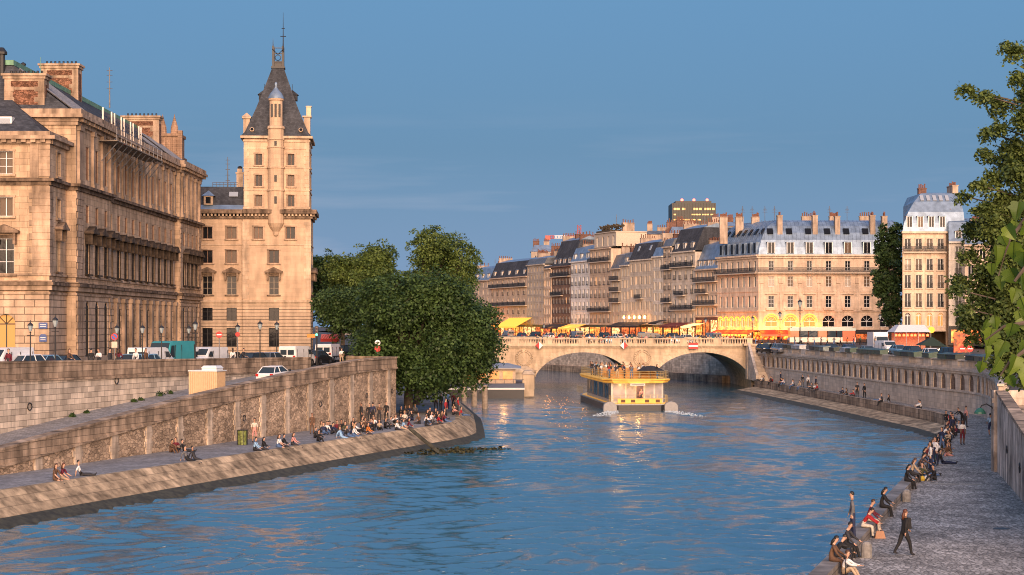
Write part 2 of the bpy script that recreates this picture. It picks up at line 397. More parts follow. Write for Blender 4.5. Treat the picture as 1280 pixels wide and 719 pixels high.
# left bank promenade edge (x, y); slopes to the water
LE = [(-48, 30), (-38.2, 60), (-27.5, 93), (-18.5, 119), (-10.8, 141), (-7.3, 150.5), (-5.8, 156), (-5.3, 160), (-5.4, 165), (-5.7, 175), (-6.3, 192), (-9, 225), (-13, 255), (-15.5, 279)]
LW = [(60, -42.9), (101.7, -30.1), (124.6, -23.1), (155, -13.75), (164, -11)]           # ramp outer wall (Y, X)
LT = [(60, 2.75), (85, 2.75), (101.7, 3.2), (124.6, 5.3), (140, 6.45), (155, 7.3), (164, 7.4)]       # its parapet top
BW = [(60, -50.2), (113.7, -33.7), (162, -18.9)]                                         # street retaining wall
BT = [(60, 8.7), (113.7, 8.03), (162, 7.4)]
def street_z(y): return interp([(60, 7.6), (113.7, 6.95), (162, 6.35)], y)
RE = [(4, 40), (10.9, 61.2), (16.6, 79.5), (22.6, 98.6), (31.5, 128), (38.6, 153), (40.6, 160), (41.6, 165), (42.0, 172), (41.5, 190), (40.3, 221), (38.5, 260), (37.6, 268)]
RS = [(41.3, 153), (39.6, 163), (39.0, 172), (37.6, 190), (36.4, 221), (34.0, 260), (33.5, 270)]    # right revetment waterline
RWALL = [(20.9, 64), (25.1, 84.7), (29.2, 104), (34, 120), (40.5, 144), (44.2, 160), (45.4, 168), (45.2, 174), (44.7, 179), (43.9, 200), (42.9, 221), (41.6, 245), (40.6, 263), (39.0, 279.8)]
COB = rubble('cobbles', (.40, .365, .325), 1.0, .4, .25, (6, 3.0, 6), .2)
COB2 = stone('cobbles_left', (.36, .35, .345), .2, .15, .5, .25, .2, .8, .02, .4, True)
ASPH = mat('asphalt', (.06, .058, .056), .85, .2, 1.5, 0, .3)
PAVE = stone('pavement', (.25, .235, .21), .9, .6, .7, .1, .2, .3, .01, .3, True)
EARTH = mat('earth', (.09, .085, .06), .95, .2, .02)
# far ground
m = MB(); m.quad((-4000, -600, -2.2), (4000, -600, -2.2), (4000, 7000, -2.2), (-4000, 7000, -2.2)); struct(m.build('ground', EARTH))
# left lower promenade with sloping stone bank
m = MB(); ny = 40
ys = sorted(set([p[1] for p in LE] + [101.7, 110, 130, 147, 164, 166]))
def le_x(y): return interp([(p[1], p[0]) for p in LE], y)
def lw_x(y):
    if y <= 164: return interp(LW, y)
    return interp([(164, -11), (167, -15.5), (200, -16), (280, -23)], y)
for a, b in zip(ys[:-1], ys[1:]):
    m.quad((lw_x(a)-1.5, a, 1.6), (le_x(a), a, 1.6), (le_x(b), b, 1.6), (lw_x(b)-1.5, b, 1.6))
struct(m.build('promenade', COB2))
m = MB(); md = MB()
def offs(poly, d):
    out = []
    for i, p in enumerate(poly):
        a = Vector(poly[max(i-1, 0)]); b = Vector(poly[min(i+1, len(poly)-1)]); t = (b-a).normalized()
        out.append((p[0]+t.y*d, p[1]-t.x*d))
    return out
def smooth(poly, it=2):
    for _ in range(it):
        q = [poly[0]]
        for a, b in zip(poly[:-1], poly[1:]):
            q += [(a[0]*.75+b[0]*.25, a[1]*.75+b[1]*.25), (a[0]*.25+b[0]*.75, a[1]*.25+b[1]*.75)]
        q.append(poly[-1]); poly = q
    return poly
LEs = LE
o1 = offs(LEs, .35); o2 = offs(LEs, 2.0); o3 = offs(LEs, 2.75); o4 = offs(LEs, 4.2)
for i in range(len(LEs)-1):
    a, b = i, i+1
    m.quad((*LEs[a], 1.604), (*o1[a], 1.60), (*o1[b], 1.60), (*LEs[b], 1.604))
    m.quad((*o1[a], 1.60), (*o2[a], .42), (*o2[b], .42), (*o1[b], 1.60))
    md.quad((*o2[a], .42), (*o3[a], .06), (*o3[b], .06), (*o2[b], .42))
    md.quad((*o3[a], .06), (*o4[a], -1.2), (*o4[b], -1.2), (*o3[b], .06))
rv = thing('stone_bank', 'sloping stone river bank below the left promenade, dark with algae at the water', 'embankment', (0, 0, 0))
m.build('facing', REV, rv); md.build('algae_band', WETD, rv)
# iron slipway stripe and rocks by the tip
m = MB(); m.hexa([(-8.6,144.0,1.66),(-8.2,143.8,1.66),(-5.6,140.4,-.1),(-6.0,140.6,-.1)], [(-8.6,144.0,1.74),(-8.2,143.8,1.74),(-5.6,140.4,-.02),(-6.0,140.6,-.02)])
tag(m.build('drain_channel', WETD), 'dark wet channel running down the stone bank near its tip', 'channel')
# ramp roadway
m = MB(); ys = [60, 85, 101.7, 113.7, 124.6, 140, 155, 162, 164.5]
for a, b in zip(ys[:-1], ys[1:]):
    za, zb = interp(LT, a)-1.05, interp(LT, b)-1.05
    xa = interp(BW, a)-.2 if a < 162 else -18.9; xb = interp(BW, b)-.2 if b < 162 else -18.9
    m.quad((xa, a, za), (interp(LW, a)-.2, a, za), (interp(LW, b)-.2, b, zb), (xb, b, zb))
struct(m.build('ramp_road', COB2))
m = MB()                                                       # kerb strip on the ramp beside the parapet
for a, b in zip(ys[:-1], ys[1:]):
    za, zb = interp(LT, a)-.93, interp(LT, b)-.93
    for (p, q) in ((-.45, -1.5),):
        m.hexa([(interp(LW,a)+q,a,za-.2),(interp(LW,a)+p,a,za-.2),(interp(LW,b)+p,b,zb-.2),(interp(LW,b)+q,b,zb-.2)],
               [(interp(LW,a)+q,a,za),(interp(LW,a)+p,a,za),(interp(LW,b)+p,b,zb),(interp(LW,b)+q,b,zb)])
struct(m.build('ramp_kerb', PAVE))
# left street, one sheet
m = MB(); ys = [40, 60, 80, 100, 113.7, 130, 145, 162]
for a, b in zip(ys[:-1], ys[1:]):
    m.quad((-400, a, street_z(a)), (interp(BW, a)-.3, a, street_z(a)), (interp(BW, b)-.3, b, street_z(b)), (-400, b, street_z(b)))
m.quad((-400, 162, 6.35), (-18.9, 162, 6.35), (-15.2, 167.2, 6.35), (-400, 167.2, 6.35))
m.quad((-18.9, 162, 6.35), (-11, 164, 6.35), (-11.2, 164.3, 6.35), (-15.2, 167.2, 6.35))
m.quad((-400, 167.2, 6.35), (-15.2, 167.2, 6.35), (-16, 200, 6.35), (-400, 200, 6.35))
m.quad((-400, 200, 6.35), (-16, 200, 6.35), (-22.7, 279.9, 6.8), (-400, 279.9, 6.8))
m.quad((-400, 279.9, 6.8), (-15, 279.9, 6.8), (-15, 315, 6.8), (-400, 315, 6.8))
m.quad((-1500, 315, 6.8), (-22, 315, 6.8), (-60, 900, 6.8), (-1500, 900, 6.8))
struct(m.build('street', ASPH))
m = MB()                                                       # pavement along the parapet and the facades
for a, b in ((60, 80), (80, 100), (100, 113.7), (113.7, 130), (130, 145), (145, 161.9)):
    za, zb = street_z(a), street_z(b); xa, xb = interp(BW, a), interp(BW, b)
    m.hexa([(xa-2.4,a,za-.1),(xa-.35,a,za-.1),(xb-.35,b,zb-.1),(xb-2.4,b,zb-.1)], [(xa-2.4,a,za+.13),(xa-.35,a,za+.13),(xb-.35,b,zb+.13),(xb-2.4,b,zb+.13)])
m.box(-37.5, -34.6, 143, 212.5, 6.2, 6.75); m.box(-80, -38, 139.5, 143, 6.2, 6.78); m.box(-39, -24, 208.5, 213, 6.2, 6.5)
m.box(-24.5, -21.5, 208.5, 262, 6.2, 6.5)
struct(m.build('pavement', PAVE))
# ------------------------------------------------------------ walls on the left
def wall_strip(m, pts, thick, zb, zt, mi=0, side=1):
    """pts (x,y); zb/zt lists; thickness to the left (side=1) of travel"""
    off = offs(pts, -thick*side)
    for i in range(len(pts)-1):
        m.hexa([(*pts[i], zb[i]), (*pts[i+1], zb[i+1]), (*off[i+1], zb[i+1]), (*off[i], zb[i])],
               [(*pts[i], zt[i]), (*pts[i+1], zt[i+1]), (*off[i+1], zt[i+1]), (*off[i], zt[i])], mi)
rw = thing('ramp_wall', 'rubble ramp wall with pale vertical pilasters behind the sitting crowd', 'wall', (0, 0, 0))
ys = [60, 72, 85, 93, 101.7, 110, 117, 124.6, 132, 140, 147.5, 155, 159.5, 164]
P = [(interp(LW, y), y) for y in ys]; T = [interp(LT, y) for y in ys]
m = MB(); wall_strip(m, P, .55, [1.3]*len(P), [t-1.15 for t in T]); m.build('rubble_face', QR, rw)
m = MB(); Po = offs(P, .10); wall_strip(m, Po, .75, [t-1.0 for t in T], [t-.14 for t in T]); m.build('parapet', QWD, rw)
m = MB(); Po = offs(P, .20); wall_strip(m, Po, .95, [t-1.16 for t in T], [t-.997 for t in T]); m.build('moulding', QWD, rw)
m = MB(); Po = offs(P, .16); wall_strip(m, Po, .87, [t-.142 for t in T], T); m.build('coping', QWD, rw)
tdir = Vector((.3066, 1, 0)).normalized(); ndir = Vector((tdir.y, -tdir.x, 0))
y = 75
while y < 163.5:
    x = interp(LW, y); t = interp(LT, y)-1.17
    b = Vector((x, y, 0)); m = MB()
    wd = .34 + .08*random.random()
    for q, (e, za, zb_) in enumerate(((.10, 1.5, t-.02),)):
        c = [b - tdir*wd - ndir*.1, b + tdir*wd - ndir*.1, b + tdir*wd + ndir*e, b - tdir*wd + ndir*e]
        m.hexa([(p.x, p.y, za) for p in c], [(p.x, p.y, zb_) for p in c])
    k = 0; zz = 1.7
    while zz < t-.5:       # toothed quoins
        e = .2 if k % 2 else .05; c = [b - tdir*(wd+e) - ndir*.1, b + tdir*(wd+e) - ndir*.1, b + tdir*(wd+e) + ndir*.075, b - tdir*(wd+e) + ndir*.075]
        m.hexa([(p.x, p.y, zz) for p in c], [(p.x, p.y, zz+.36) for p in c]); zz += .38; k += 1
    m.build('pilaster', QP, rw); y += 4.35
m = MB(); wall_strip(m, [(-11.02, 164.02), (-15.5, 167.4), (-16.2, 200), (-23, 279)], .6, [1.3]*4, [7.4, 7.4, 7.3, 7.6]); m.build('return_wall', QWD, rw)
for yy in (132.5, 146.5, 156.5, 162.6):                         # mooring rings
    m = MB(); b = Vector((interp(LW, yy), yy, 3.2+ (yy-130)*.03)) + ndir*.16
    m.tube([b + tdir*.22*math.cos(R(a)) + Vector((0, 0, .22*math.sin(R(a)))) for a in range(0, 361, 30)], .035, 5); m.build('mooring_ring', IRON, rw)
sw = thing('retaining_wall', 'high pale block retaining wall between the ramp and the upper street', 'wall', (0, 0, 0))
ys = [60, 85, 101.7, 113.7, 124.6, 140, 155, 162]
P = [(interp(BW, y), y) for y in ys]; T = [interp(BT, y) for y in ys]
m = MB(); wall_strip(m, P, .5, [1.2]*len(P), [t-1.35 for t in T]); m.build('block_face', QW, sw)
m = MB(); wall_strip(m, offs(P, .14), .7, [t-1.36 for t in T], [t-1.2 for t in T]); m.build('moulding', QWD, sw)
m = MB(); wall_strip(m, offs(P, .04), .6, [t-1.198 for t in T], [t-.13 for t in T]); m.build('parapet', QWD, sw)
m = MB(); wall_strip(m, offs(P, .09), .7, [t-.128 for t in T], T); m.build('coping', QWD, sw)
for (yy, px) in ((117, 45), (128, 88)):
    m = MB(); b = Vector((interp(BW, yy), yy, 4.9 if yy < 120 else 6.3)) + ndir*.05
    m.tube([b + tdir*.25*math.cos(R(a)) + Vector((0, 0, .25*math.sin(R(a)))) for a in range(0, 361, 30)], .04, 5); m.build('mooring_ring', IRON, sw)
# ------------------------------------------------------------ right bank
m = MB()
wx = lambda y: interp([(p[1], p[0]) for p in RWALL], y)
ex = lambda y: interp([(p[1], p[0]) for p in RE], y)
ys = sorted(set([p[1] for p in RE] + [p[1] for p in RWALL if p[1] < 268]))
for a, b in zip(ys[:-1], ys[1:]):
    m.quad((ex(a), a, 1.6), (wx(a)+.6, a, 1.6), (wx(b)+.6, b, 1.6), (ex(b), b, 1.6))
struct(m.build('quay_pavement', COB))
m = MB()                                                        # gutters crossing the quay
for (px0, py0, px1, py1) in ((1165, 605, 1228, 606), (1212, 549, 1246, 548), (1208, 562, 1246, 561)):
    a, b = GP(px0, py0), GP(px1, py1); m.quad((a.x, a.y-.3, 1.606), (b.x, b.y-.3, 1.606), (b.x, b.y+.4, 1.606), (a.x, a.y+.4, 1.606))
struct(m.build('pavement_drain', stone('drain_stone', (.36, .32, .26), .5, .5, .8, .1, .2, .2, .01, .4, True)))
m = MB(); g = GP(1252, 661); m.lathe([(.36, 1.602), (.36, 1.612), (.01, 1.612)], 14, (g.x, g.y)); tag(m.build('manhole_cover', IRON), 'round dark manhole cover in the cobbles of the right quay', 'manhole')
# low kerb wall along the near quay edge
kb = thing('kerb_wall', 'low stone kerb wall people sit on along the right quay edge', 'wall', (0, 0, 0))
K = [p for p in RE if p[1] <= 160]; Ks = smooth(K, 1)
m = MB(); wall_strip(m, Ks, .62, [-1.5]*len(Ks), [2.02]*len(Ks), 0, 1)
# move wall on the land side: thickness to the right of travel
m = MB(); off = offs(Ks, .62)
for i in range(len(Ks)-1):
    m.hexa([(*Ks[i], -1.5), (*off[i], -1.5), (*off[i+1], -1.5), (*Ks[i+1], -1.5)], [(*Ks[i], 2.0), (*off[i], 2.0), (*off[i+1], 2.0), (*Ks[i+1], 2.0)])
m.build('kerb_stones', stone('kerb_granite', (.30, .27, .24), 1.7, .6, .55, .15, .3, .5, .02), kb)
# far ledge: upright course above a sloping revetment
rl = thing('ledge_bank', 'stone ledge wall over a sloping wet revetment on the far right bank', 'embankment', (0, 0, 0))
LEDGE = [p for p in RE if p[1] >= 153]
m1, m2, m3 = MB(), MB(), MB()
L1 = [(p[0], p[1]) for p in LEDGE]
def rs_x(y): return interp([(p[1], p[0]) for p in RS], y)
n_ = len(L1)
low = [(rs_x(max(153, p[1]-4+4*(p[1]-153)/115)), p[1]-7*(1-(p[1]-153)/130)) for p in L1]
low = [(38.9,158.0),(38.6,160.5),(38.5,163.0),(38.6,168)]+[(rs_x(p[1]), p[1]) for p in L1[4:]]
low = low[:n_]
for i in range(n_-1):
    a, b = L1[i], L1[i+1]; la, lb = low[i], low[i+1]
    m1.hexa([(a[0], a[1], .75), (a[0]+.5, a[1], .75), (b[0]+.5, b[1], .75), (b[0], b[1], .75)], [(a[0], a[1], 1.75), (a[0]+.5, a[1], 1.75), (b[0]+.5, b[1], 1.75), (b[0], b[1], 1.75)])
    a2 = (a[0]-.1, a[1]); b2 = (b[0]-.1, b[1])
    mid = lambda p, q, t: (lerp(p[0], q[0], t), lerp(p[1], q[1], t))
    am, bm = mid(a2, la, .66), mid(b2, lb, .66)
    m2.quad((*a2, .76), (*am, .3), (*bm, .3), (*b2, .76))
    m3.quad((*am, .3), (la[0], la[1], -.05), (lb[0], lb[1], -.05), (*bm, .3))
    m3.quad((la[0], la[1], -.05), (la[0]-1, la[1], -1.2), (lb[0]-1, lb[1], -1.2), (lb[0], lb[1], -.05))
m1.build('ledge_wall', QWD, rl); m2.build('revetment', REV, rl); m3.build('algae_band', WETD, rl)
# ------------------------------------------------------------ arcaded upper wall
aw = thing('arcade_wall', 'long pale embankment wall with a row of arched niches on the right bank', 'wall', (0, 0, 0))
pts = [Vector((p[0], p[1])) for p in RWALL if p[1] >= 104]
seg = []; dist = 0
for a, b in zip(pts[:-1], pts[1:]):
    seg.append((dist, a, b)); dist += (b-a).length
def along(s):
    for d0, a, b in reversed(seg):
        if s >= d0: return a + (b-a).normalized()*(s-d0)
    return seg[0][1]
N_ = int(dist/2.9); pit = dist/N_; m = MB(); mc = MB(); mp = MB()
NODES = [along(i*pit) for i in range(N_+1)]; NODES[-1] = pts[-1]
for i in range(N_):
    a, b = NODES[i+1], NODES[i]                    # seen from the river the wall runs from far (left) to near (right)
    Wd = (b-a).length; ang = math.atan2(b.y-a.y, b.x-a.x)
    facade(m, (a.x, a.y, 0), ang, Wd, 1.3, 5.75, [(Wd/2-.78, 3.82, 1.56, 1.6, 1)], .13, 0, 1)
    M4 = Matrix.Translation((a.x, a.y, 0)) @ Matrix.Rotation(ang, 4, 'Z')
    mc.M = mp.M = M4
    mc.box(0, Wd, -.28, .5, 5.752, 6.02); mc.box(0, Wd, -.14, .02, 5.5, 5.748); mc.box(0, Wd, -.10, -.003, 3.62, 3.78)
    mp.box(-.16, .16, -.03, .3, 3.781, 5.49)
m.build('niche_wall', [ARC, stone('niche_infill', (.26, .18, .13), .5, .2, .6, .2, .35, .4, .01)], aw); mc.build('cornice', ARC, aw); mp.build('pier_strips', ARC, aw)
m = MB()
for i in range(0, N_):
    a, b = NODES[i+1], NODES[i]; Wd = (b-a).length; ang = math.atan2(b.y-a.y, b.x-a.x)
    m.M = Matrix.Translation((a.x, a.y, 0)) @ Matrix.Rotation(ang, 4, 'Z')
    if i % 3 == 1 : m.box(0, Wd, .0, .4, 6.022, 6.9)
    else:
        m.box(0, Wd, .02, .38, 6.022, 6.2); m.box(0, Wd, .0, .4, 6.75, 6.9)
        for k in range(7): q = (k+.5)*Wd/7; m.box(q-.12, q+.12, .08, .32, 6.2, 6.75)
m.build('balustrade', ARC, aw)
# bookseller boxes on the parapet
k = 0; grp = 'bookseller boxes on the right embankment parapet'
tints = [('dark green', GREEN), ('grey green', mat('grey_green_metal', (.16, .20, .19), .5, .2, 3)), ('black green', mat('black_green_metal', (.012, .025, .02), .5, .2, 3)), ('pale grey', mat('pale_grey_metal', (.36, .38, .40), .5, .15, 3))]
for i in range(6, N_-2):
    if i % 5 == 4: continue
    a, b = NODES[i+1], NODES[i]; Wd = (b-a).length; ang = math.atan2(b.y-a.y, b.x-a.x)
    if i % 3 == 0 and k % 2: continue
    tn = tints[(i*7+k) % 4 if random.random() < .45 else (i % 2)*2]
    t = thing('book_box', '%s bookseller box resting on the embankment parapet' % tn[0], 'stall box', (a.x, a.y, 6.9), ang, grp)
    t['_px'] = 640 + a.x/a.y*F
    m = MB(); m.extr([(.1, 0.0), (Wd-.15, 0.0), (Wd-.15, .42), (.1, .42)], -.2, .75); m.build('chest', tn[1], t)
    m = MB()
    m.hexa([(.05, -.26, .422), (Wd-.1, -.26, .422), (Wd-.1, .8, .422), (.05, .8, .422)], [(.05, -.26, .48), (Wd-.1, -.26, .48), (Wd-.1, .8, .64), (.05, .8, .64)]); m.build('lid', tn[1], t); k += 1
# near wall with stair parapet, right edge of the frame
nw = thing('stair_wall', 'pale plastered stair wall with sloping coping at the right edge', 'wall', (0, 0, 0))
NW = stone('stained_plaster_wall', (.66, .56, .47), 1.6, .55, .8, .06, .5, .5, .006, .5)
m = MB(); A = (16.8, 44); B = (25.1, 84.7); C_ = (29.2, 104)
m.hexa([(*A, 1.3), (A[0]+.5, A[1], 1.3), (C_[0]+.5, C_[1], 1.3), (*C_, 1.3)], [(*A, 1.75), (A[0]+.5, A[1], 1.75), (C_[0]+.5, C_[1], 6.3), (*C_, 6.3)])
m.build('wall_face', NW, nw)
m = MB(); m.hexa([(A[0]-.08, A[1], 1.752), (A[0]+.62, A[1], 1.752), (C_[0]+.62, C_[1], 6.302), (C_[0]-.08, C_[1], 6.302)], [(A[0]-.08, A[1], 1.95), (A[0]+.62, A[1], 1.95), (C_[0]+.62, C_[1], 6.5), (C_[0]-.08, C_[1], 6.5)])
m.build('coping', QWD, nw)
m = MB(); m.hexa([(A[0]+.6, A[1], 1.3), (A[0]+4, A[1], 1.3), (C_[0]+4, C_[1], 1.3), (C_[0]+.6, C_[1], 1.3)], [(A[0]+.6, A[1], 1.0), (A[0]+4, A[1], 1.0), (C_[0]+4, C_[1], 5.6), (C_[0]+.6, C_[1], 5.6)])
m.build('stair_flight', QWD, nw)
m = MB(); m.box(29.0, 36, 104.02, 104.6, 1.3, 6.5); m.build('end_wall', NW, nw)
m = MB(); m.hexa([(33.35, 104.02, -2), (33.35, 60, -2), (32.9, 60, -2), (32.9, 104.02, -2)], [(33.35, 104.02, 5.99), (33.35, 60, 5.99), (32.9, 60, 5.99), (32.9, 104.02, 5.99)]); m.box(33.4, 260, 59.5, 59.98, -2, 7.0); m.build('garden_wall', NW, nw)
for px, py, r in ((1260, 562, .2), (1276, 585, .24)):
    Y = 104 if px < 1270 else 90
    t = (px-640)/F; yy = (29.2-.2120*104)/(t-.2120); c = Vector((t*yy, yy, ZA(py, yy))); d = Vector((.2118, 1, 0)).normalized(); n = Vector((-d.y, d.x, 0))*.06
    m = MB(); m.tube([c + n + d*r*math.cos(R(a)) + Vector((0, 0, r*math.sin(R(a)))) for a in range(0, 361, 30)], .035, 5); m.build('mooring_ring', IRON, nw)
# right street
m = MB(); rp = [(p[0]+.35, p[1]) for p in RWALL if p[1] >= 104]
for a, b in zip(rp[:-1], rp[1:]): m.quad((a[0], a[1], 6.0), (400, a[1], 6.0), (400, b[1], 6.0), (b[0], b[1], 6.0))
m.quad((39.35, 279.8, 6.0), (400, 279.8, 6.0), (400, 315, 6.8), (39.35, 315, 6.8))
rowq = lambda y: 148.9-.3554*y
m.quad((rowq(315)+.4, 315, 6.8), (800, 315, 6.8), (800, 560, 6.8), (rowq(560)+.4, 560, 6.8))
m.quad((rowq(560), 560, 6.8), (1500, 560, 6.8), (1500, 1500, 6.8), (-200, 1500, 6.8))
m.quad((32, 60, 6.0), (400, 60, 6.0), (400, 104, 6.0), (33.3, 104, 6.0))
struct(m.build('street', ASPH))
# quay wall beyond the bridge
m = MB(); a, b = (rowq(580), 580), (rowq(308), 308); L_ = math.hypot(a[0]-b[0], a[1]-b[1])
qw = thing('far_quay_wall', 'dark stone quay wall seen through the left bridge arch', 'wall', (a[0], a[1], 0), math.atan2(b[1]-a[1], b[0]-a[0]))
m.box(0, L_, 0, .6, -1.5, 6.6); m.build('block_face', QW, qw)
m = MB(); m.box(0, L_, -2.2, -.002, -1.5, 1.3); m.box(0, L_, -.25, .3, 6.602, 6.85); m.build('ledge', QWD, qw)
m = MB(); m.box(0, L_, .0, .35, 6.852, 7.55); m.build('parapet', QW, qw)
# ------------------------------------------------------------ water
WSL = .195
def water():
    # wave mesh, finer towards the viewpoint; flat water continues beyond it
    y0, y1, k0, k1 = 48., 345., -.36, .36
    nx, ny = 420, 1150
    ysn = y0*(y1/y0)**np.linspace(0, 1, ny); ks = np.linspace(k0, k1, nx)
    K, Y = np.meshgrid(ks, ysn); X = K*Y
    rng = np.random.default_rng(5); Z = np.zeros_like(X); n_w = 84
    wx_ = X+1.3*np.sin(Y*.31+X*.11)+.7*np.sin(X*.43-Y*.17); wy_ = Y+1.1*np.sin(X*.27+Y*.19)+.6*np.sin(Y*.53+X*.37)
    for k in range(n_w):
        lam = .45*(3.0/.45)**(rng.random()**1.5); th = rng.normal(PI/2, .6); kk = 2*PI/lam
        amp = WSL*1.414/(kk*math.sqrt(n_w))
        res = np.clip(1.6-Y*.0035/(lam*.28), 0, 1)
        env = .35+1.3*(.5+.5*np.sin(X*rng.normal(0, .16)+Y*rng.normal(0, .09)+rng.random()*6))**2
        s = np.sin(kk*math.cos(th)*wx_+kk*math.sin(th)*wy_+rng.random()*6.28)
        Z += amp*env*res*(s+.35*s*np.abs(s)+.25*(s*s-.5))
    Z *= np.clip((Y-y0)/6, 0, 1)*np.clip((y1-Y)/15, 0, 1)*np.clip((.36-np.abs(K))/.03, 0, 1)
    v = np.stack([X.ravel(), Y.ravel(), Z.ravel()], 1)
    i = np.arange((ny-1)*(nx-1)); r = i//(nx-1); c = i % (nx-1); a = r*nx+c
    f = np.stack([a, a+1, a+nx+1, a+nx], 1); n = len(v)
    ex_ = np.array([(-2500, -600, 0), (2500, -600, 0), (2500, y0, 0), (-2500, y0, 0), (-2500, y1, 0), (2500, y1, 0), (2500, 2500, 0), (-2500, 2500, 0), (k0*y0, y0, 0), (k1*y0, y0, 0), (k0*y1, y1, 0), (k1*y1, y1, 0)])
    fx = np.array([(n, n+1, n+2, n+3), (n+4, n+5, n+6, n+7), (n+3, n+8, n+10, n+4), (n+9, n+2, n+5, n+11)])
    me = mesh_np('river', np.concatenate([v, ex_]), np.concatenate([f, fx]), None)
    me.polygons.foreach_set('use_smooth', [True]*len(me.polygons)); me.update()
    mt, nt, b, N, L = new_mat('river_water')
    b.inputs['Base Color'].default_value = (.032, .115, .165, 1); b.inputs['Roughness'].default_value = .06
    b.inputs['IOR'].default_value = 2.1; b.inputs['Specular IOR Level'].default_value = .9
    tc = N('ShaderNodeTexCoord'); mp = N('ShaderNodeMapping'); mp.inputs['Scale'].default_value = (1.1, 2.3, 1); L(tc.outputs['Object'], mp.inputs[0])
    n1 = N('ShaderNodeTexNoise'); n1.inputs['Scale'].default_value = 2.4; n1.inputs['Detail'].default_value = 4; n1.inputs['Roughness'].default_value = .62; n1.inputs['Distortion'].default_value = .5; L(mp.outputs[0], n1.inputs['Vector'])
    # broad flat patches broken by sparse steep wavelets
    n2 = N('ShaderNodeTexNoise'); n2.inputs['Scale'].default_value = .62; n2.inputs['Detail'].default_value = 5; n2.inputs['Roughness'].default_value = .6; n2.inputs['Distortion'].default_value = .8; L(mp.outputs[0], n2.inputs['Vector'])
    mr = N('ShaderNodeMapRange'); mr.interpolation_type = 'SMOOTHSTEP'; mr.inputs[1].default_value = .54; mr.inputs[2].default_value = .74; L(n2.outputs[0], mr.inputs[0])
    n3 = N('ShaderNodeTexNoise'); n3.inputs['Scale'].default_value = .05; n3.inputs['Detail'].default_value = 3; L(tc.outputs['Object'], n3.inputs['Vector'])
    m3 = N('ShaderNodeMapRange'); m3.inputs[1].default_value = .35; m3.inputs[2].default_value = .65; m3.inputs[3].default_value = .5; m3.inputs[4].default_value = 1.7; L(n3.outputs[0], m3.inputs[0])
    a2 = N('ShaderNodeMath'); a2.operation = 'MULTIPLY'; L(mr.outputs[0], a2.inputs[0]); L(m3.outputs[0], a2.inputs[1])
    a3 = N('ShaderNodeMath'); a3.operation = 'MULTIPLY_ADD'; a3.inputs[1].default_value = .3; L(n1.outputs[0], a3.inputs[0]); L(a2.outputs[0], a3.inputs[2])
    bp = N('ShaderNodeBump'); bp.inputs['Strength'].default_value = 1.0; bp.inputs['Distance'].default_value = .05; L(a3.outputs[0], bp.inputs['Height']); L(bp.outputs[0], b.inputs['Normal'])
    me.materials.append(mt)
    o = place('river_water', me); struct(o)
water()
# ============================================================ palace on the left bank
pal = thing('palace', 'long classical stone palace with hooded windows along the left quay', 'building', (-38, 150, 6.5))
z0 = 6.5
def zr(z): return z - z0
D = .25
def bays_main(c0, segs_w, ground='tall'):
    pass
def pal_ops(centres, gw=1.25, ground=True, attic_w=1.15):
    ops = []; ws = []
    for c in centres:
        if ground: ops.append((c-gw/2, zr(7.6), gw, 4.9, 1)); ws.append((c, zr(7.6), gw, 4.9, 'da', GLD))
        ops.append((c-.62, zr(14.9), 1.24, 3.1)); ws.append((c, zr(14.9), 1.24, 3.1, 'dxhP', GLD))
        ops.append((c-.5, zr(19.4), 1.0, 1.55)); ws.append((c, zr(19.4), 1.0, 1.55, 'b', GLD))
        ops.append((c-.5, zr(23.2), 1.0, 2.9)); ws.append((c, zr(23.2), 1.0, 2.9, 'bx', GLD))
    return ops, ws
wall = MB(); rust = MB()
def seg(x, y, W, centres, H, gk=True, gw=1.25):
    ops, ws = pal_ops(centres, gw, gk)
    facade2(rust, wall, zr(13.2), (x, y), PI/2, W, zr(6.4), zr(H), ops, .13)
    for (c, z, w_, h, st, pn) in ws: window(pal, (x, y), PI/2, c, z, w_, h, st, .11, pn or random.choices([GLD, GLC], [8, 1])[0])
seg(.5, -1.4, 13.1, [4.0, 7.5, 11.0], 27.6)
seg(0, 11.7, 33.3, [2.0+3.22*i for i in range(10)], 27.6, True, 1.9)
seg(.5, 45, 13, [2.6, 5.2, 7.8, 10.4], 27.6, True, 1.1)
# north pavilion, side and front
ops = [(2.3, zr(14.9), 1.2, 3.1), (2.3, zr(19.4), 1.1, 1.6), (2.3, zr(22.9), 1.1, 2)]
facade2(rust, wall, zr(13.2), (-.3, -7), PI/2, 5.8, zr(6.4), zr(25.4), ops, .28)
window(pal, (-.3, -7), PI/2, 2.9, zr(14.9), 1.2, 3.1, 'pxhP'); window(pal, (-.3, -7), PI/2, 2.85, zr(19.4), 1.1, 1.6, 'psP'); window(pal, (-.3, -7), PI/2, 2.85, zr(22.9), 1.1, 2, 'psP')
fo = (-37, -7); fc = [36.7-3.6-4.6*i for i in range(7)]
ops = []
for c in fc: ops += [(c-.8, zr(7.0), 1.6, 4.3, 1), (c-.7, zr(14.6), 1.4, 3.0), (c-.6, zr(19.4), 1.2, 1.6), (c-.6, zr(22.9), 1.2, 1.9)]
facade2(rust, wall, zr(13.2), fo, 0, 36.7, zr(6.4), zr(25.4), ops, .28)
for i, c in enumerate(fc):
    window(pal, fo, 0, c, zr(7.0), 1.6, 4.3, 'da', D, GLO if i < 2 else GLD)
    window(pal, fo, 0, c, zr(14.6), 1.4, 3.0, 'wxhP'); window(pal, fo, 0, c, zr(19.4), 1.2, 1.6, 'wsP', D, GLC); window(pal, fo, 0, c, zr(22.9), 1.2, 1.9, 'wxsP', D, GLC)
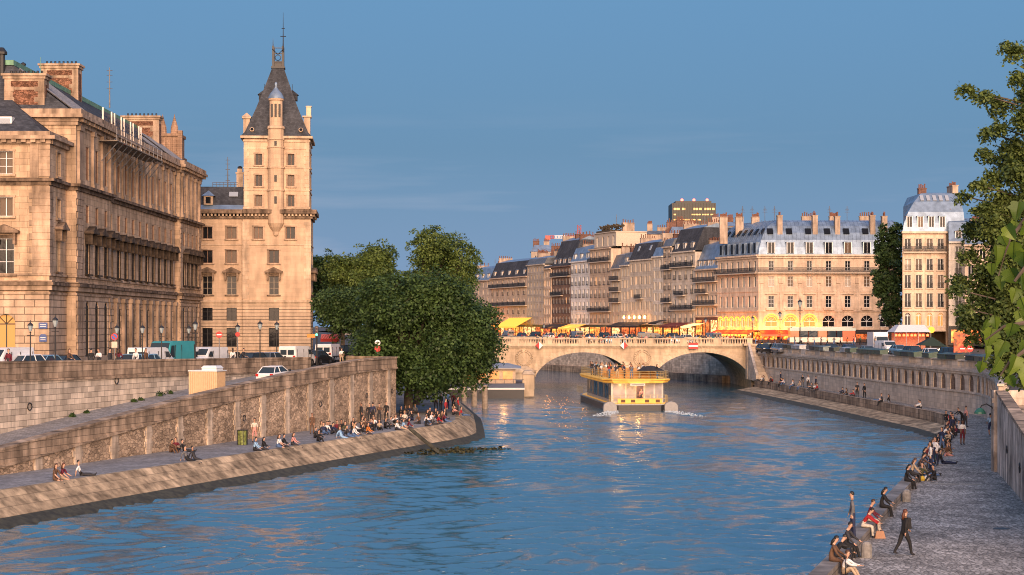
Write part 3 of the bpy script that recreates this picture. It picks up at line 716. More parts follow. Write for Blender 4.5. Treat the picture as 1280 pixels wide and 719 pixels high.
# blind sides that close the block
wall.quad((-37, -7, zr(6.4)), (-37, 58, zr(6.4)), (-37, 58, zr(27.6)), (-37, -7, zr(27.6)))
wall.quad((.5, 58, zr(6.4)), (-37, 58, zr(6.4)), (-37, 58, zr(27.6)), (.5, 58, zr(27.6)))
wall.quad((-37, -1.4, zr(24)), (-.3, -1.4, zr(24)), (-.3, -1.4, zr(27.6)), (-37, -1.4, zr(27.6)))
wall.quad((-.3, -1.4, zr(6.4)), (.5, -1.4, zr(6.4)), (.5, -1.4, zr(27.6)), (-.3, -1.4, zr(27.6)))
wall.quad((.5, 11.7, zr(6.4)), (-.01, 11.7, zr(6.4)), (-.01, 11.7, zr(27.6)), (.5, 11.7, zr(27.6)))
wall.quad((0, 45, zr(6.4)), (.5, 45, zr(6.4)), (.5, 45, zr(27.6)), (0, 45, zr(27.6)))
wall.build('wall', PAL, pal); rust.build('ground_storey', RUST, pal)
def band(m, za, zb, pr, np_=None, lowtop=False):
    """course running round the visible faces, projecting by pr"""
    m.box(-37-pr, -.3+pr, -7-pr, -6.99, zr(za), zr(zb)); m.box(-.3-.01, -.3+pr, -6.99, -1.4-pr-.02, zr(za), zr(zb))
    m.box(.49, .5+pr, -1.4-pr, 11.7+pr*.6, zr(za), zr(zb)); m.box(-.01, pr, 11.7+pr*.6, 45-pr*.6, zr(za), zr(zb))
    m.box(.49, .5+pr, 45-pr*.6, 58+pr, zr(za), zr(zb)); m.box(-.35, .49, -1.4-pr, -1.39, zr(za), zr(zb))
m = MB(); band(m, 13.3, 13.7, .28); band(m, 14.0, 14.1, .3); band(m, 14.5, 14.68, .14); band(m, 12.95, 13.15, .12); m.build('string_course', PALT, pal)
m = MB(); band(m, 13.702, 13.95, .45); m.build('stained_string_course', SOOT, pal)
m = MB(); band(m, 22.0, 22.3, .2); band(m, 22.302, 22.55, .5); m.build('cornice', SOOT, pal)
m = MB()
m.box(-37.3, -.1, -7.3, -6.99, zr(25.402), zr(25.75)); m.box(-.31, .0, -6.99, -1.45, zr(25.402), zr(25.75))
m.box(-37.6, .35, -7.7, -6.3, zr(25.752), zr(26.05)); m.box(-.9, .35, -6.3, -1.45, zr(25.752), zr(26.05))
m.box(-37, -.2, -7.15, -6.4, zr(26.052), zr(26.45)); m.box(-.8, -.2, -6.4, -1.45, zr(26.052), zr(26.45))
def top(m, za, zb, pr, inn=.6):
    m.box(.5-inn, .5+pr, -1.4-pr, 11.7+pr*.6, zr(za), zr(zb)); m.box(-inn, pr, 11.7+pr*.6, 45-pr*.6, zr(za), zr(zb)); m.box(.5-inn, .5+pr, 45-pr*.6, 58+pr, zr(za), zr(zb))
    m.box(-12, .5-inn-.002, -1.4-pr, -.8, zr(za), zr(zb)); m.box(-12, .5-inn-.002, 57.4, 58+pr, zr(za), zr(zb))
top(m, 27.602, 27.9, .2); top(m, 28.202, 28.5, .75); top(m, 28.502, 28.95, .6)
m2 = MB(); top(m2, 27.902, 28.2, .28)
m.build('main_cornice', PALT, pal)
for i in range(75):                                             # dentils
    y = -1.2 + i*.8; x = .5 if (y < 11.7 or y > 45) else 0
    m2.box(x+.25, x+.6, y, y+.4, zr(27.92), zr(28.19))
for i in range(46): m2.box(-36.9+i*.8, -36.5+i*.8, -7.55, -7.2, zr(25.5), zr(25.74))
m2.build('dentils', PALT, pal)
# piers with alternating quoins, pilasters, ground-floor columns
m = MB()
def quoins(x, ya, yb, za, zb, pr=.1, step=.55):
    m = MB()
    z = za; k = 0
    while z < zb-.2:
        e = 0 if k % 2 else .22
        m.box(x-.02, x+pr, ya-e, yb+e, zr(z), zr(min(z+step-.06, zb))); z += step; k += 1
    m.box(x-.02, x+pr*.5, ya+.02, yb-.02, zr(za), zr(zb)); m.build('quoins', PALT, pal)
quoins(.5, -1.4+.24, .9, 14.7, 21.95); quoins(.5, -1.4+.24, .9, 6.5, 12.9, .14, .6)
quoins(.5, 10.9, 11.45, 6.5, 12.9, .12, .6)
quoins(0, 12.1, 12.5, 14.7, 21.95, .08)
quoins(.5, 45.25, 46.2, 14.7, 21.95); quoins(.5, 45.25, 46.2, 6.5, 12.9, .12, .6); quoins(.5, 56.6, 57.75, 14.7, 21.95); quoins(.5, 56.6, 57.75, 6.5, 12.9, .12, .6)
m = MB(); m.box(-1.7, -.3+.05, -7.05, -6.98, zr(14.7), zr(21.7)); m.box(-.32, -.25, -7.0, -6.1, zr(14.7), zr(21.7))
z = 14.7; k = 0
while z < 21.7:
    e = .25 if k % 2 else 0
    m.box(-1.7-e, -.3+.09, -7.09, -6.98, zr(z), zr(z+.5)); m.box(-.32, -.21, -6.98, -6.1+e, zr(z), zr(z+.5)); z += .56; k += 1
m.build('quoins', PALT, pal); m = MB(); m.box(-1.5, -.3+.05, -7.05, -6.98, zr(22.7), zr(25.2))
z = 22.7; k = 0
while z < 25.2:
    e = .25 if k % 2 else 0
    m.box(-1.5-e, -.3+.09, -7.09, -6.98, zr(z), zr(z+.5)); z += .56; k += 1
m.build('quoins', PALT, pal)
def pilaster(x, y, w_, za, zb, pr=.22):
    m = MB(); m.box(x-.02, x+pr, y-w_/2, y+w_/2, zr(za)+.35, zr(zb)-.4); m.box(x-.02, x+pr+.08, y-w_/2-.08, y+w_/2+.08, zr(za), zr(za)+.349); m.box(x-.02, x+pr+.1, y-w_/2-.1, y+w_/2+.1, zr(zb)-.399, zr(zb))
    m.build('pilaster', PALT, pal)
for y in (-.3, 5.75-1.4, 9.25-1.4, 10.9): pilaster(.5, y, .62 if y > 0 else 1.3, 22.56, 27.59)
for i in range(11): pilaster(0, 11.7+.39+3.22*i, .5, 22.56, 27.59, .16)
for i in range(11): pilaster(0, 11.7+.39+3.22*i, .72, 6.6, 12.94, .3)
for y in (46, 48.9, 51.5, 54.1, 56.7): pilaster(.5, y, .5, 22.56, 27.59)
for u in [36.7-1.2-4.6*i for i in range(7)]:
    m = MB(); x = -37+u; m.box(x-.35, x+.35, -7.15, -6.98, zr(22.56), zr(25.39)); m.build('pilaster', PALT, pal)
# roofs
def frustum(m, x0, x1, y0, y1, za, X0, X1, Y0, Y1, zb, mi=0):
    m.hexa([(x0,y0,za),(x1,y0,za),(x1,y1,za),(x0,y1,za)], [(X0,Y0,zb),(X1,Y0,zb),(X1,Y1,zb),(X0,Y1,zb)], mi)
m = MB(); m.hexa([(-36, -6.6, zr(26.45)), (-.9, -6.6, zr(26.45)), (-.9, -.25, zr(26.45)), (-36, -.25, zr(26.45))], [(-36, -.29, zr(29.9)), (-5.3, -.29, zr(29.9)), (-5.3, -.25, zr(29.9)), (-36, -.25, zr(29.9))]); m.hexa([(-36, -.249, zr(26.45)), (-6.1, -.249, zr(26.45)), (-6.1, 6, zr(26.45)), (-36, 6, zr(26.45))], [(-36, -.249, zr(29.9)), (-6.1, -.249, zr(29.9)), (-9.2, 4.4, zr(32.6)), (-36, 4.4, zr(32.6))]); m.build('roof', SLATE, pal)
m = MB(); frustum(m, -36, -.15, -.6, 57.3, zr(28.95), -35, -6.2, 2.5, 56, zr(33.5)); rf = m.build('roof', SLATE, pal)
m = MB(); m.box(-6.7, -5.9, 2.2, 56.3, zr(33.3), zr(33.75)); m.box(-36, -6.9, 2.2, 56.3, zr(33.502), zr(33.65)); m.build('ridge_flashing', COPPER, rf)
SKY = glass('skylight_glass', (.30, .34, .40), .12)
def slope_panel(parent, ya, yb, t0, t1, name='skylight'):
    m = MB(); f = lambda t, y: (lerp(-.15, -6.2, t)+.12, y, lerp(zr(28.95), zr(33.5), t)+.12)
    m.quad(f(t0, ya), f(t0, yb), f(t1, yb), f(t1, ya)); o = m.build(name, SKY, parent)
    m = MB()
    for q in range(5): y = lerp(ya, yb, q/4); m.tube([f(t0, y), f(t1, y)], .09, 4)
    m.tube([f(t0, ya), f(t0, yb)], .08, 4); m.tube([f(t1, ya), f(t1, yb)], .08, 4); m.build('skylight_frame', GREY, o)
slope_panel(rf, .6, 9.5, .06, .8); slope_panel(rf, 46.5, 55, .06, .7); slope_panel(rf, 37, 41, .1, .45)
def dormer_front(px, za, w_, h):                               # skylight dormers on the north slope
    Y = 145.6; x = XA(px, Y)+38
    m = MB(); m.box(x-w_/2, x+w_/2, Y-150-.6, Y-150+2, zr(za), zr(za)+h)
    o = m.build('dormer', WHITE, rf); m = MB(); m.box(x-w_/2+.15, x+w_/2-.15, Y-150-.64, Y-150-.61, zr(za)+.15, zr(za)+h-.15); m.build('pane', SKY, o)
dormer_front(6, 26.9, 1.5, 1.0); 
_m = MB(); _m.lathe([(.1, 0), (.1, .3), (.13, .32), (.08, .36)], 8); IPOT = _m.mesh('chimney_pot', IRON)
def chimney_block(parent, x0, x1, y0, y1, za, zb, pots=8, brick=True):
    m = MB(); m.box(x0, x1, y0, y1, za, zb-.45); m.box(x0-.12, x1+.12, y0-.12, y1+.12, zb-.448, zb-.2); m.box(x0-.25, x1+.25, y0-.25, y1+.25, zb-.198, zb)
    o = m.build('chimney', PALT, parent)
    if brick:
        m = MB(); q = .16*(x1-x0)
        m.box(x0+q*1.3, x1-q, y0-.02, y0-.005, za+.3, zb-1.4); m.box(x0+q, x1-q, y0-.02, y0-.005, zb-1.15, zb-.65)
        m.box(x1+.005, x1+.02, y0+.4, y1-.4, za+.3, zb-.9); m.build('brick_panel', BRICK, o)
        for sd in (0, 1):
            m = MB(); z = za; k = 0
            m.box(*((x0-.03, x0+q) if sd == 0 else (x1-q, x1+.03)), y0-.035, y0-.022, za, zb-1.3)
            while z < zb-1.5:
                e = .3 if k % 2 else 0
                m.box(*((x0-.03, x0+q+e) if sd == 0 else (x1-q-e, x1+.03)), y0-.045, y0-.022, z, z+.42); z += .45; k += 1
            m.build('quoins', PALT, o)
    for i in range(pots):
        x = lerp(x0+.2, x1-.2, (i+.5)/pots); place('chimney_pot', IPOT, o, (x, (y0+y1)/2, zb))
    return o
chimney_block(pal, -6.0, -2.55, -.2, 1.3, zr(26.6), zr(32.2)); chimney_block(pal, -8.9, -5.2, 22, 23.6, zr(29), zr(36.4)); chimney_block(pal, -7.6, -3.4, 52.5, 54, zr(29), zr(34.9))
m = MB(); x = XA(27, 158)+38; m.tube([(x, 8.5, zr(30)), (x, 8.5, zr(34.2))], .12, 8); m.lathe([(.25, zr(34.2)), (.28, zr(34.35)), (.05, zr(34.5))], 8, (x, 8.5)); m.build('flue_pipe', IRON, pal)
m = MB(); x = XA(2, 152)+38; m.tube([(x, 2, zr(31)), (x, 2, zr(34.2))], .3, 8); m.lathe([(.5, zr(34.2)), (.5, zr(34.4)), (.2, zr(34.8))], 8, (x, 2)); m.build('flue_pipe', IRON, pal)
x = XA(137, 180)+38; m = MB(); m.tube([(x, 30, zr(33)), (x, 30, zr(37.2))], [.09, .04], 6)
for z in (35, 35.7, 36.4, 36.9): m.tube([(x-.3, 30, zr(z)), (x+.3, 30, zr(z))], .03, 4)
m.build('antenna', GREY, pal)
x = XA(51, 160)+38; m = MB(); m.tube([(x, 10, zr(33)), (x, 10, zr(35.2))], [.05, .03], 5); m.build('antenna', COPPER, pal)
# scaffold hung from the cornice
sc = thing('roof_scaffold', 'light scaffold of white uprights and mesh hung along the palace cornice', 'scaffold', (-37.4, 158, 27.2))
m = MB()
for y in (0, 3.4, 4.6, 7.4, 8.6, 11.4, 12.6, 15.2, 16.2): m.box(-.05, .07, y-.08, y+.08, .1, 3.1)
m.build('uprights', mat('white_boards', (.8, .72, .62), .6, .08), sc)
m = MB(); m.box(-.2, 1.6, -1.2, 19, -.1, .0); m.build('platform', mat('scaffold_board', (.22, .18, .14), .8, .2), sc)
m = MB()
for y in range(-1, 20, 2): m.tube([(.1, y, -1.9), (1.5, y+.5, -.1)], .045, 5); m.tube([(1.5, y, 0), (1.5, y, 1.1)], .035, 5)
m.tube([(1.5, -1.2, 1.1), (1.5, 19, 1.1)], .03, 5); m.tube([(1.5, -1.2, .55), (1.5, 19, .55)], .03, 5)
for y in range(0, 18, 2): m.tube([(.0, y, 2.4), (.0, y+2, 1.2)], .03, 4)
m.build('struts', GREY, sc)
m = MB()
for z in (.5, 1.0, 1.5, 2.0, 2.5): m.box(-.12, -.08, 0, 16.2, z, z+.34)
m.build('guard_panels', mat('scaffold_panel', (.13, .12, .13), .7, .2), sc)
# plaques
for z_, kind in ((ZA(407, 142.9), 0), (ZA(423, 142.9), 1)):
    x = XA(54, 142.9)
    t = thing('street_plaque', ['blue rectangular street plaque on the palace corner', 'blue round-topped district plaque below the street plaque'][kind], 'plaque', (x, 142.86, z_))
    m = MB(); hw = .36 if kind == 0 else .3
    prof = [(-hw, -.25), (hw, -.25), (hw, .25), (-hw, .25)] if kind == 0 else [(-hw, -.28), (hw, -.28), (hw, .18), (hw*.6, .34), (-hw*.6, .34), (-hw, .18)]
    m.extr(prof, -.03, .0); m.build('plate', mat('plaque_blue', (.02, .06, .22), .3, .1), t)
    m = MB()
    for q in (.07, -.07): m.box(-hw*.7, hw*.7, -.036, -.032, q-.02, q+.02)
    m.build('lettering', WHITE, t)
# brown ornate turret behind the palace
tu = thing('chapel_turret', 'brown ornate stone turret with pinnacles rising behind the palace roof', 'tower', (-47.3, 236, 6.5))
m = MB(); m.box(-1.9, 1.9, 0, 4, 0, 26.4); m.box(-2.1, 2.1, -.2, 4.2, 26.402, 26.9); m.box(-1.4, 1.8, 0, 4, 26.902, 29.6); m.box(-1.6, 2.0, -.2, 4.2, 29.602, 30.0)
for i in range(6): m.box(-1.3+i*.5, -1.05+i*.5, -.1, 0, 27.2, 29.4)
for x in (-1.5, 2.0): m.box(x-.3, x+.3, -.25, .35, 24, 30.4)
m.build('shaft', stone('brown_gothic_stone', (.34, .22, .15), .6, .3, .5, .15, .3), tu)
m = MB()
for x, z in ((-.5, 30), (1.1, 30.0)): m.lathe([(.55, z), (.5, z+.9), (.1, z+2.3), (.02, z+2.7)], 8, (x, .5))
m.build('pinnacles', stone('brown_gothic_stone', (.34, .22, .15)), tu)
# ============================================================ tower wing
tw = thing('tower_block', 'sunlit stone corner tower with steep slate spire above the quay', 'building', (-39, 213, 6.4))
zt = lambda z: z-6.4
wall = MB(); wins = []
rows = [(7.7, 1.25, 2.3), (10.9, 1.25, 1.6), (14.1, 1.2, 2.3), (18.0, 1.25, 1.6)]
ops = []
for c in (1.45, 4.4):
    for (z, w_, h) in rows: ops.append((c-w_/2, zt(z), w_, h)); wins.append((0, c, z, w_, h))
    ops.append((c-.6, zt(21.0), 1.2, 1.5)); wins.append((0, c, 21.0, 1.2, 1.5))
low_ = MB()
facade2(low_, wall, zt(13.1), (0, 0), 0, 5.8, 0, zt(23.5), ops)
ops = []
for (z, w_, h) in rows: ops.append((3.8-w_/2, zt(z), w_, h)); wins.append((5.8, 3.8, z, w_, h))
for c in (1.9, 5.85): ops.append((c-.55, zt(21.0), 1.1, 1.5)); wins.append((5.8, c, 21.0, 1.1, 1.5))
facade2(low_, wall, zt(13.1), (5.8, -.35), 0, 8.3, 0, zt(23.5), ops)
wall.quad((5.8, -.35, 0), (5.8, 0, 0), (5.8, 0, zt(23.5)), (5.8, -.35, zt(23.5)))
for (x0, c, z, w_, h) in wins:
    st = 'bsP' if z in (18.0, 21.0) else ('px'+('hP' if z == 14.1 else 's'))
    if z < 12: st = 'dx'
    pn = GLD if z < 12 else random.choice([GLD, GLD, GLC])
    window(tw, (x0, 0 if x0 == 0 else -.35), 0, c, zt(z), w_, h, st, D, pn)
ops = []; ys_ = [2.2, 6.2]
for c in ys_:
    for (z, w_, h) in rows: ops.append((c-w_/2, zt(z), w_, h))
facade2(low_, wall, zt(13.1), (14.1, -.35), PI/2, 8.6, 0, zt(23.5), ops)
for c in ys_:
    for (z, w_, h) in rows: window(tw, (14.1, -.35), PI/2, c, zt(z), w_, h, 'pxhP' if z == 14.1 else 'px', D)
# upper tower
zb = zt(33.4)
uo = [(c-.42, zt(z), .84, 1.4) for c in (1.8, 5.75) for z in (25.0, 27.5, 30.1)]
facade(wall, (5.95, -.25), 0, 7.95, zt(23.5), zb, uo)
for c in (1.8, 5.75):
    for z in (25.0, 27.5, 30.1): window(tw, (5.95, -.25), 0, c, zt(z), .84, 1.4, 'bsP', D, random.choice([GLD, GLC]))
facade(wall, (13.9, -.25), PI/2, 8.2, zt(23.5), zb, [(3.6, zt(z), .84, 1.4) for z in (25, 27.5, 30.1)])
for z in (25, 27.5, 30.1): window(tw, (13.9, -.25), PI/2, 4.02, zt(z), .84, 1.4, 'bsP')
wall.quad((5.95, 7.95, zt(23.5)), (5.95, -.25, zt(23.5)), (5.95, -.25, zb), (5.95, 7.95, zb))
wall.quad((13.9, 7.95, zt(23.5)), (5.95, 7.95, zt(23.5)), (5.95, 7.95, zb), (13.9, 7.95, zb))
wall.quad((14.1, 8.25, 0), (14.1, 8.25, zt(23.5)), (0, 8.25, zt(23.5)), (0, 8.25, 0))
wall.build('wall', TOW, tw); low_.build('ground_storey', TOWR, tw)
TRT = stone('tower_trim', (.60, .45, .32), 2, .5, .85, .05, .3, .2, .005)
m = MB()
def tb(za, zb_, pr, x0=0, x1=14.1, fw=True):
    m.box(x0-.0, 5.8, -pr, -.001, zt(za), zt(zb_)); m.box(5.8, 14.1+pr, -.35-pr, -.351, zt(za), zt(zb_)); m.box(14.101, 14.1+pr, -.351, 8.25, zt(za), zt(zb_))
tb(13.0, 13.2, .12); tb(13.202, 13.45, .25); tb(20.2, 20.35, .08)
m.build('string_course', TRT, tw)
m = MB(); tb(23.502, 23.8, .25); tb(24.1, 24.6, .75)
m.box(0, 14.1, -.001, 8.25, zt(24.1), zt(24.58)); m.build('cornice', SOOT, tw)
m = MB()
for i in range(32): x = .1+i*.45; yy = 0 if x < 5.8 else -.35; m.box(x, x+.22, yy-.5, yy, zt(23.802), zt(24.09))
for i in range(18): m.box(14.1, 14.6, -.3+i*.47, -.08+i*.47, zt(23.802), zt(24.09))
m.build('dentils', TRT, tw)
m = MB()
for za, pr in ((26.95, .1), (29.7, .1), (32.1, .07)): m.box(5.95-pr, 13.9+pr, -.25-pr, 7.95+pr, zt(za), zt(za)+.14)
for zc in (24.7, 33.0): m.box(5.95-.15, 13.9+.15, -.4, 8.1, zt(zc), zt(zc)+.25)
m.box(5.5, 14.35, -.7, 8.4, zb+.002, zb+.3)
m.build('tower_bands', TRT, tw)
for (xa, xb, za, zb2, yy, dr) in ((5.9, 6.35, 24.98, 32.9, -.25, 1), (13.5, 13.95, 24.98, 32.9, -.25, -1), (5.75, 6.35, 13.6, 23.1, -.35, 1), (13.5, 14.15, 13.6, 23.1, -.35, -1)):
    m = MB(); m.box(xa, xb, yy-.03, yy+.001, zt(za), zt(zb2)); z = za; k = 0
    while z < zb2:
        e = .21 if k % 2 else 0
        m.box(xa-(e if dr < 0 else 0), xb+(e if dr > 0 else 0), yy-.06, yy+.001, zt(z), zt(z)+.42); z += .48; k += 1
    m.build('quoins', TRT, tw)
# oriel stair turret
c = (9.85, -.25); m = MB()
m.lathe([(.12, zt(21.2)), (.35, zt(21.5)), (.42, zt(21.9)), (.75, zt(22.4)), (1.0, zt(22.9)), (1.0, zt(23.2))], 14, c)
m.lathe([(1.0, zt(23.2)), (1.0, zt(34.5)), (1.12, zt(34.6)), (1.05, zt(34.9)), (.8, zt(35)), (.8, zt(38.0)), (.93, zt(38.1)), (.97, zt(38.3))], 14, c)
for z in (26.9, 29.7, 32.2, 33.2): m.lathe([(1.12, zt(z)), (1.12, zt(z)+.2)], 14, c)
t_ = m.build('stair_turret', TOW, tw)
m = MB(); m.lathe([(1.0, zt(38.3)), (.92, zt(38.6)), (.7, zt(39.0)), (.36, zt(39.4)), (.1, zt(39.8)), (.16, zt(40.0)), (.17, zt(40.2)), (.04, zt(40.4))], 14, c); m.build('dome', ZINC, t_, smooth=True)
m = MB()
for z, h in ((25.3, .9), (28.0, .8), (32.4, .6)): m.box(9.7, 10.0, -1.29, -1.2, zt(z), zt(z)+h); m.build('slit_window', GLD, t_); m = MB()
for a in (-125, -90, -55): 
    x, y = c[0]+.82*math.cos(R(a)), c[1]+.82*math.sin(R(a)); m.box(x-.13, x+.13, y-.06, y+.06, zt(36), zt(37.6)); m.build('slit_window', GLD, t_); m = MB()

# spire
cx, cy = 9.9, 3.85; m = MB()
prof = [(4.35, 33.7), (3.9, 34.2), (3.3, 35.6), (2.65, 37.2), (2.02, 38.9), (1.5, 40.4), (1.08, 41.6), (.74, 42.6)]
for (a, za), (b, zb_) in zip(prof[:-1], prof[1:]): m.hexa([(cx-a, cy-a, zt(za)), (cx+a, cy-a, zt(za)), (cx+a, cy+a, zt(za)), (cx-a, cy+a, zt(za))], [(cx-b, cy-b, zt(zb_)), (cx+b, cy-b, zt(zb_)), (cx+b, cy+b, zt(zb_)), (cx-b, cy+b, zt(zb_))])
sp = m.build('spire', SLATE, tw)
m = MB(); m.box(cx-.85, cx+.85, cy-.85, cy+.85, zt(42.6), zt(42.85))
for sx in (-1, 1):
    for sy in (-1, 1): m.box(cx+sx*.60-.13, cx+sx*.60+.13, cy+sy*.60-.13, cy+sy*.60+.13, zt(42.85), zt(45.4))
    m.tube([(cx+sx*.62, cy-.62, zt(45.3)), (cx+sx*.62, cy-.62, zt(46.4))], [.07, .01], 5)
m.box(cx-.55, cx+.55, cy-.55, cy+.55, zt(42.85), zt(43.5))
for z in (43.3, 44.4, 45.1): m.box(cx-.66, cx+.66, cy-.66, cy-.58, zt(z), zt(z)+.09)
m.tube([(cx+.35*math.cos(R(a)), cy-.8, zt(43.9)+.35*math.sin(R(a))) for a in range(0, 361, 30)], .05, 5)
m.tube([(cx-.7, cy-.8, zt(45.0)), (cx, cy-.8, zt(44.3)), (cx+.7, cy-.8, zt(45.0))], .05, 4)
m.build('roof_crest', IRON, sp)
m = MB(); px_ = cx+.65; m.tube([(px_, cy-.7, zt(44.6)), (px_, cy-.7, zt(49.6))], [.09, .02], 6)
for z, r in ((46.6, .35), (47.6, .2)): m.tube([(px_-r, cy-.7, zt(z)), (px_+r, cy-.7, zt(z))], .05, 5)
m.build('weather_vane', IRON, sp)
for sx, zz in ((-1, 38.9), (1, 38.9)):                              # side dormers high on the spire
    m = MB(); x = cx+sx*2.05; m.box(x-.35, x+.35, cy-.5, cy+.5, zt(zz)-.3, zt(zz)+.4)
    m.add([(x-.5, cy-.6, zt(zz)+.4), (x+.5, cy-.6, zt(zz)+.4), (x+.5, cy+.6, zt(zz)+.4), (x-.5, cy+.6, zt(zz)+.4), (x-sx*.3, cy, zt(zz)+1.1)], [(0, 1, 4), (1, 2, 4), (2, 3, 4), (3, 0, 4)])
    m.tube([(x-sx*.3, cy, zt(zz)+1), (x-sx*.3, cy, zt(zz)+1.8)], .03, 4); m.build('dormer', SLATE, sp)
for x in (6.9, 12.9):
    m = MB(); m.M = Matrix.Translation((x, -.15, zt(34.5))) @ Matrix.Rotation(R(70), 4, 'X'); m.lathe([(.26, -.3), (.28, .06), (.2, .1)], 12); o_ = m.build('bullseye_dormer', TRT, sp)
    m = MB(); m.M = Matrix.Translation((x, -.15, zt(34.5))) @ Matrix.Rotation(R(70), 4, 'X'); m.lathe([(.2, .105), (.01, .11)], 12); m.build('pane', GLD, o_)
for x, y, zz in ((6.15, 1.5, 36.0), (13.6, 1.5, 36.2)):
    m = MB(); m.box(x-.4, x+.4, y-.5, y+.5, zt(33.7), zt(zz)); m.box(x-.55, x+.55, y-.65, y+.65, zt(zz)+.002, zt(zz)+.2)
    if x < 8: m.add([(x-.6, y-.7, zt(zz)+.2), (x+.6, y-.7, zt(zz)+.2), (x+.6, y+.7, zt(zz)+.2), (x-.6, y+.7, zt(zz)+.2), (x, y, zt(zz)+.8)], [(0, 1, 4), (1, 2, 4), (2, 3, 4), (3, 0, 4)])
    else: m.box(x-.1, x+.5, y-.4, y+.4, zt(zz)+.2, zt(zz)+1.3); m.box(x-.15, x+.55, y-.45, y+.45, zt(zz)+1.302, zt(zz)+1.45)
    m.build('corner_chimney', TRT, tw)
# wing roof
m = MB(); frustum(m, 0, 5.9, -.45, 8.2, zt(24.6), 0, 5.9, .2, 8, zt(25.2)); m.build('zinc_gutter', ZINC, tw)
m = MB(); frustum(m, 0, 5.9, .2, 8, zt(25.2), 0, 5.9, 2.2, 6, zt(27.6)); wr = m.build('roof', SLATE, tw)
m = MB(); m.box(1.0, 2.1, -.1, 2.2, zt(25.2), zt(26.3)); d_ = m.build('dormer', TRT, wr)
m = MB(); m.add([(.75, -.3, zt(26.3)), (2.35, -.3, zt(26.3)), (2.35, 2.4, zt(26.3)), (.75, 2.4, zt(26.3)), (1.55, .5, zt(27.0)), (1.55, 2.2, zt(27.0))], [(0, 1, 4), (1, 2, 5, 4), (3, 0, 4, 5), (0, 3, 2, 1)]); m.build('dormer_roof', ZINC, d_)
m = MB(); m.box(1.25, 1.85, -.14, -.101, zt(25.35), zt(26.15)); m.build('pane', GLD, d_)
m = MB(); m.hexa([(4.0, .95, zt(26.25)), (5.1, .95, zt(26.25)), (5.1, 1.4, zt(26.8)), (4.0, 1.4, zt(26.8))], [(4.0, .85, zt(26.35)), (5.1, .85, zt(26.35)), (5.1, 1.3, zt(26.9)), (4.0, 1.3, zt(26.9))]); m.build('skylight', SKY, wr)
m = MB(); m.box(4.75, 5.55, 3, 3.8, zt(25), zt(29.3)); m.box(4.65, 5.65, 2.9, 3.9, zt(29.302), zt(29.5)); m.box(4.85, 5.45, 3.1, 3.7, zt(29.502), zt(29.95)); ch_ = m.build('chimney', TRT, tw)
m = MB(); m.lathe([(.28, zt(29.95)), (.3, zt(30.2)), (.12, zt(30.3))], 8, (5.15, 3.4)); m.build('cowl', IRON, ch_)
m = MB(); x = XA(285, 216)+39; m.tube([(x, 5, zt(27.5)), (x, 5, zt(31.6))], [.1, .04], 6)
for z in (28.6, 29.3, 30, 30.7, 31.2): m.tube([(x-.28, 5, zt(z)), (x+.28, 5, zt(z))], .035, 4)
m.build('antenna', GREY, tw)
m = MB(); 
for i in range(8): m.tube([(1.8+i*.45, 3, zt(27.6)), (1.8+i*.45, 3, zt(28.2))], .03, 4)
m.tube([(1.8, 3, zt(28.2)), (4.95, 3, zt(28.2))], .03, 4); m.tube([(1.8, 3, zt(27.95)), (4.95, 3, zt(27.95))], .03, 4); m.build('roof_railing', GREY, wr)
tw.rotation_euler = (0, 0, R(4.5))
# ============================================================ bridge
br = thing('stone_bridge', 'three-arched pale stone bridge with wreathed emblems and balustrade', 'bridge', (0, 280, 0))
X0, X1 = -22., 39.0; BWID = 30.; ZC = 6.65
ARCHC = [-7.6, 11.55, 30.75]; HS = 8.05; RISE = 5.35
def under(x):
    for c in ARCHC:
        if abs(x-c) < HS: return .55 + RISE*math.sqrt(max(0, 1-((x-c)/HS)**2))
    return -2.
xs = [X0]
for c in ARCHC:
    xs += [c - HS*math.cos(PI*i/26) for i in range(27)]
xs.append(X1)
m = MB(); so_ = MB()
for a, b in zip(xs[:-1], xs[1:]):
    mid_ = (a+b)/2; inside = any(abs(mid_-c) < HS for c in ARCHC)
    za = under(a) if inside else -2; zb_ = under(b) if inside else -2
    if inside: za = max(za, .55); zb_ = max(zb_, .55)
    m.quad((a, 0, za), (b, 0, zb_), (b, 0, ZC), (a, 0, ZC)); m.quad((b, BWID, zb_), (a, BWID, za), (a, BWID, ZC), (b, BWID, ZC))
    if inside: so_.quad((a, 0, za), (a, BWID, za), (b, BWID, zb_), (b, 0, zb_))
for c in ARCHC:
    for sx in (-1, 1): so_.quad((c+sx*HS, 0, -2), (c+sx*HS, BWID, -2), (c+sx*HS, BWID, .55), (c+sx*HS, 0, .55))
m.quad((X0, 0, ZC), (X1, 0, ZC), (X1, BWID, ZC), (X0, BWID, ZC))
m.build('spandrel_wall', BRS, br); so_.build('vault', ARC, br)
for c in ARCHC:                                                 # voussoir rings, alternately coursed
    m = MB(); n = 42
    for i in range(n):
        a0, a1 = PI*i/n, PI*(i+.93)/n; w_ = 1.0 + (.32 if i % 2 else 0)
        q = [(c-HS*math.cos(a0), .55+RISE*math.sin(a0)), (c-HS*math.cos(a1), .55+RISE*math.sin(a1)), (c-(HS+w_)*math.cos(a1), .55+(RISE+w_*.62)*math.sin(a1)), (c-(HS+w_)*math.cos(a0), .55+(RISE+w_*.62)*math.sin(a0))]
        m.extr(q, -.1, .05)
    m.build('arch_ring', BRT, br)
m = MB(); m.box(X0, X1, -.25, .0, ZC+.002, ZC+.22); m.box(X0, X1, -.5, .3, ZC+.222, ZC+.5); m.box(X0, X1, BWID-.3, BWID+.5, ZC+.222, ZC+.5)
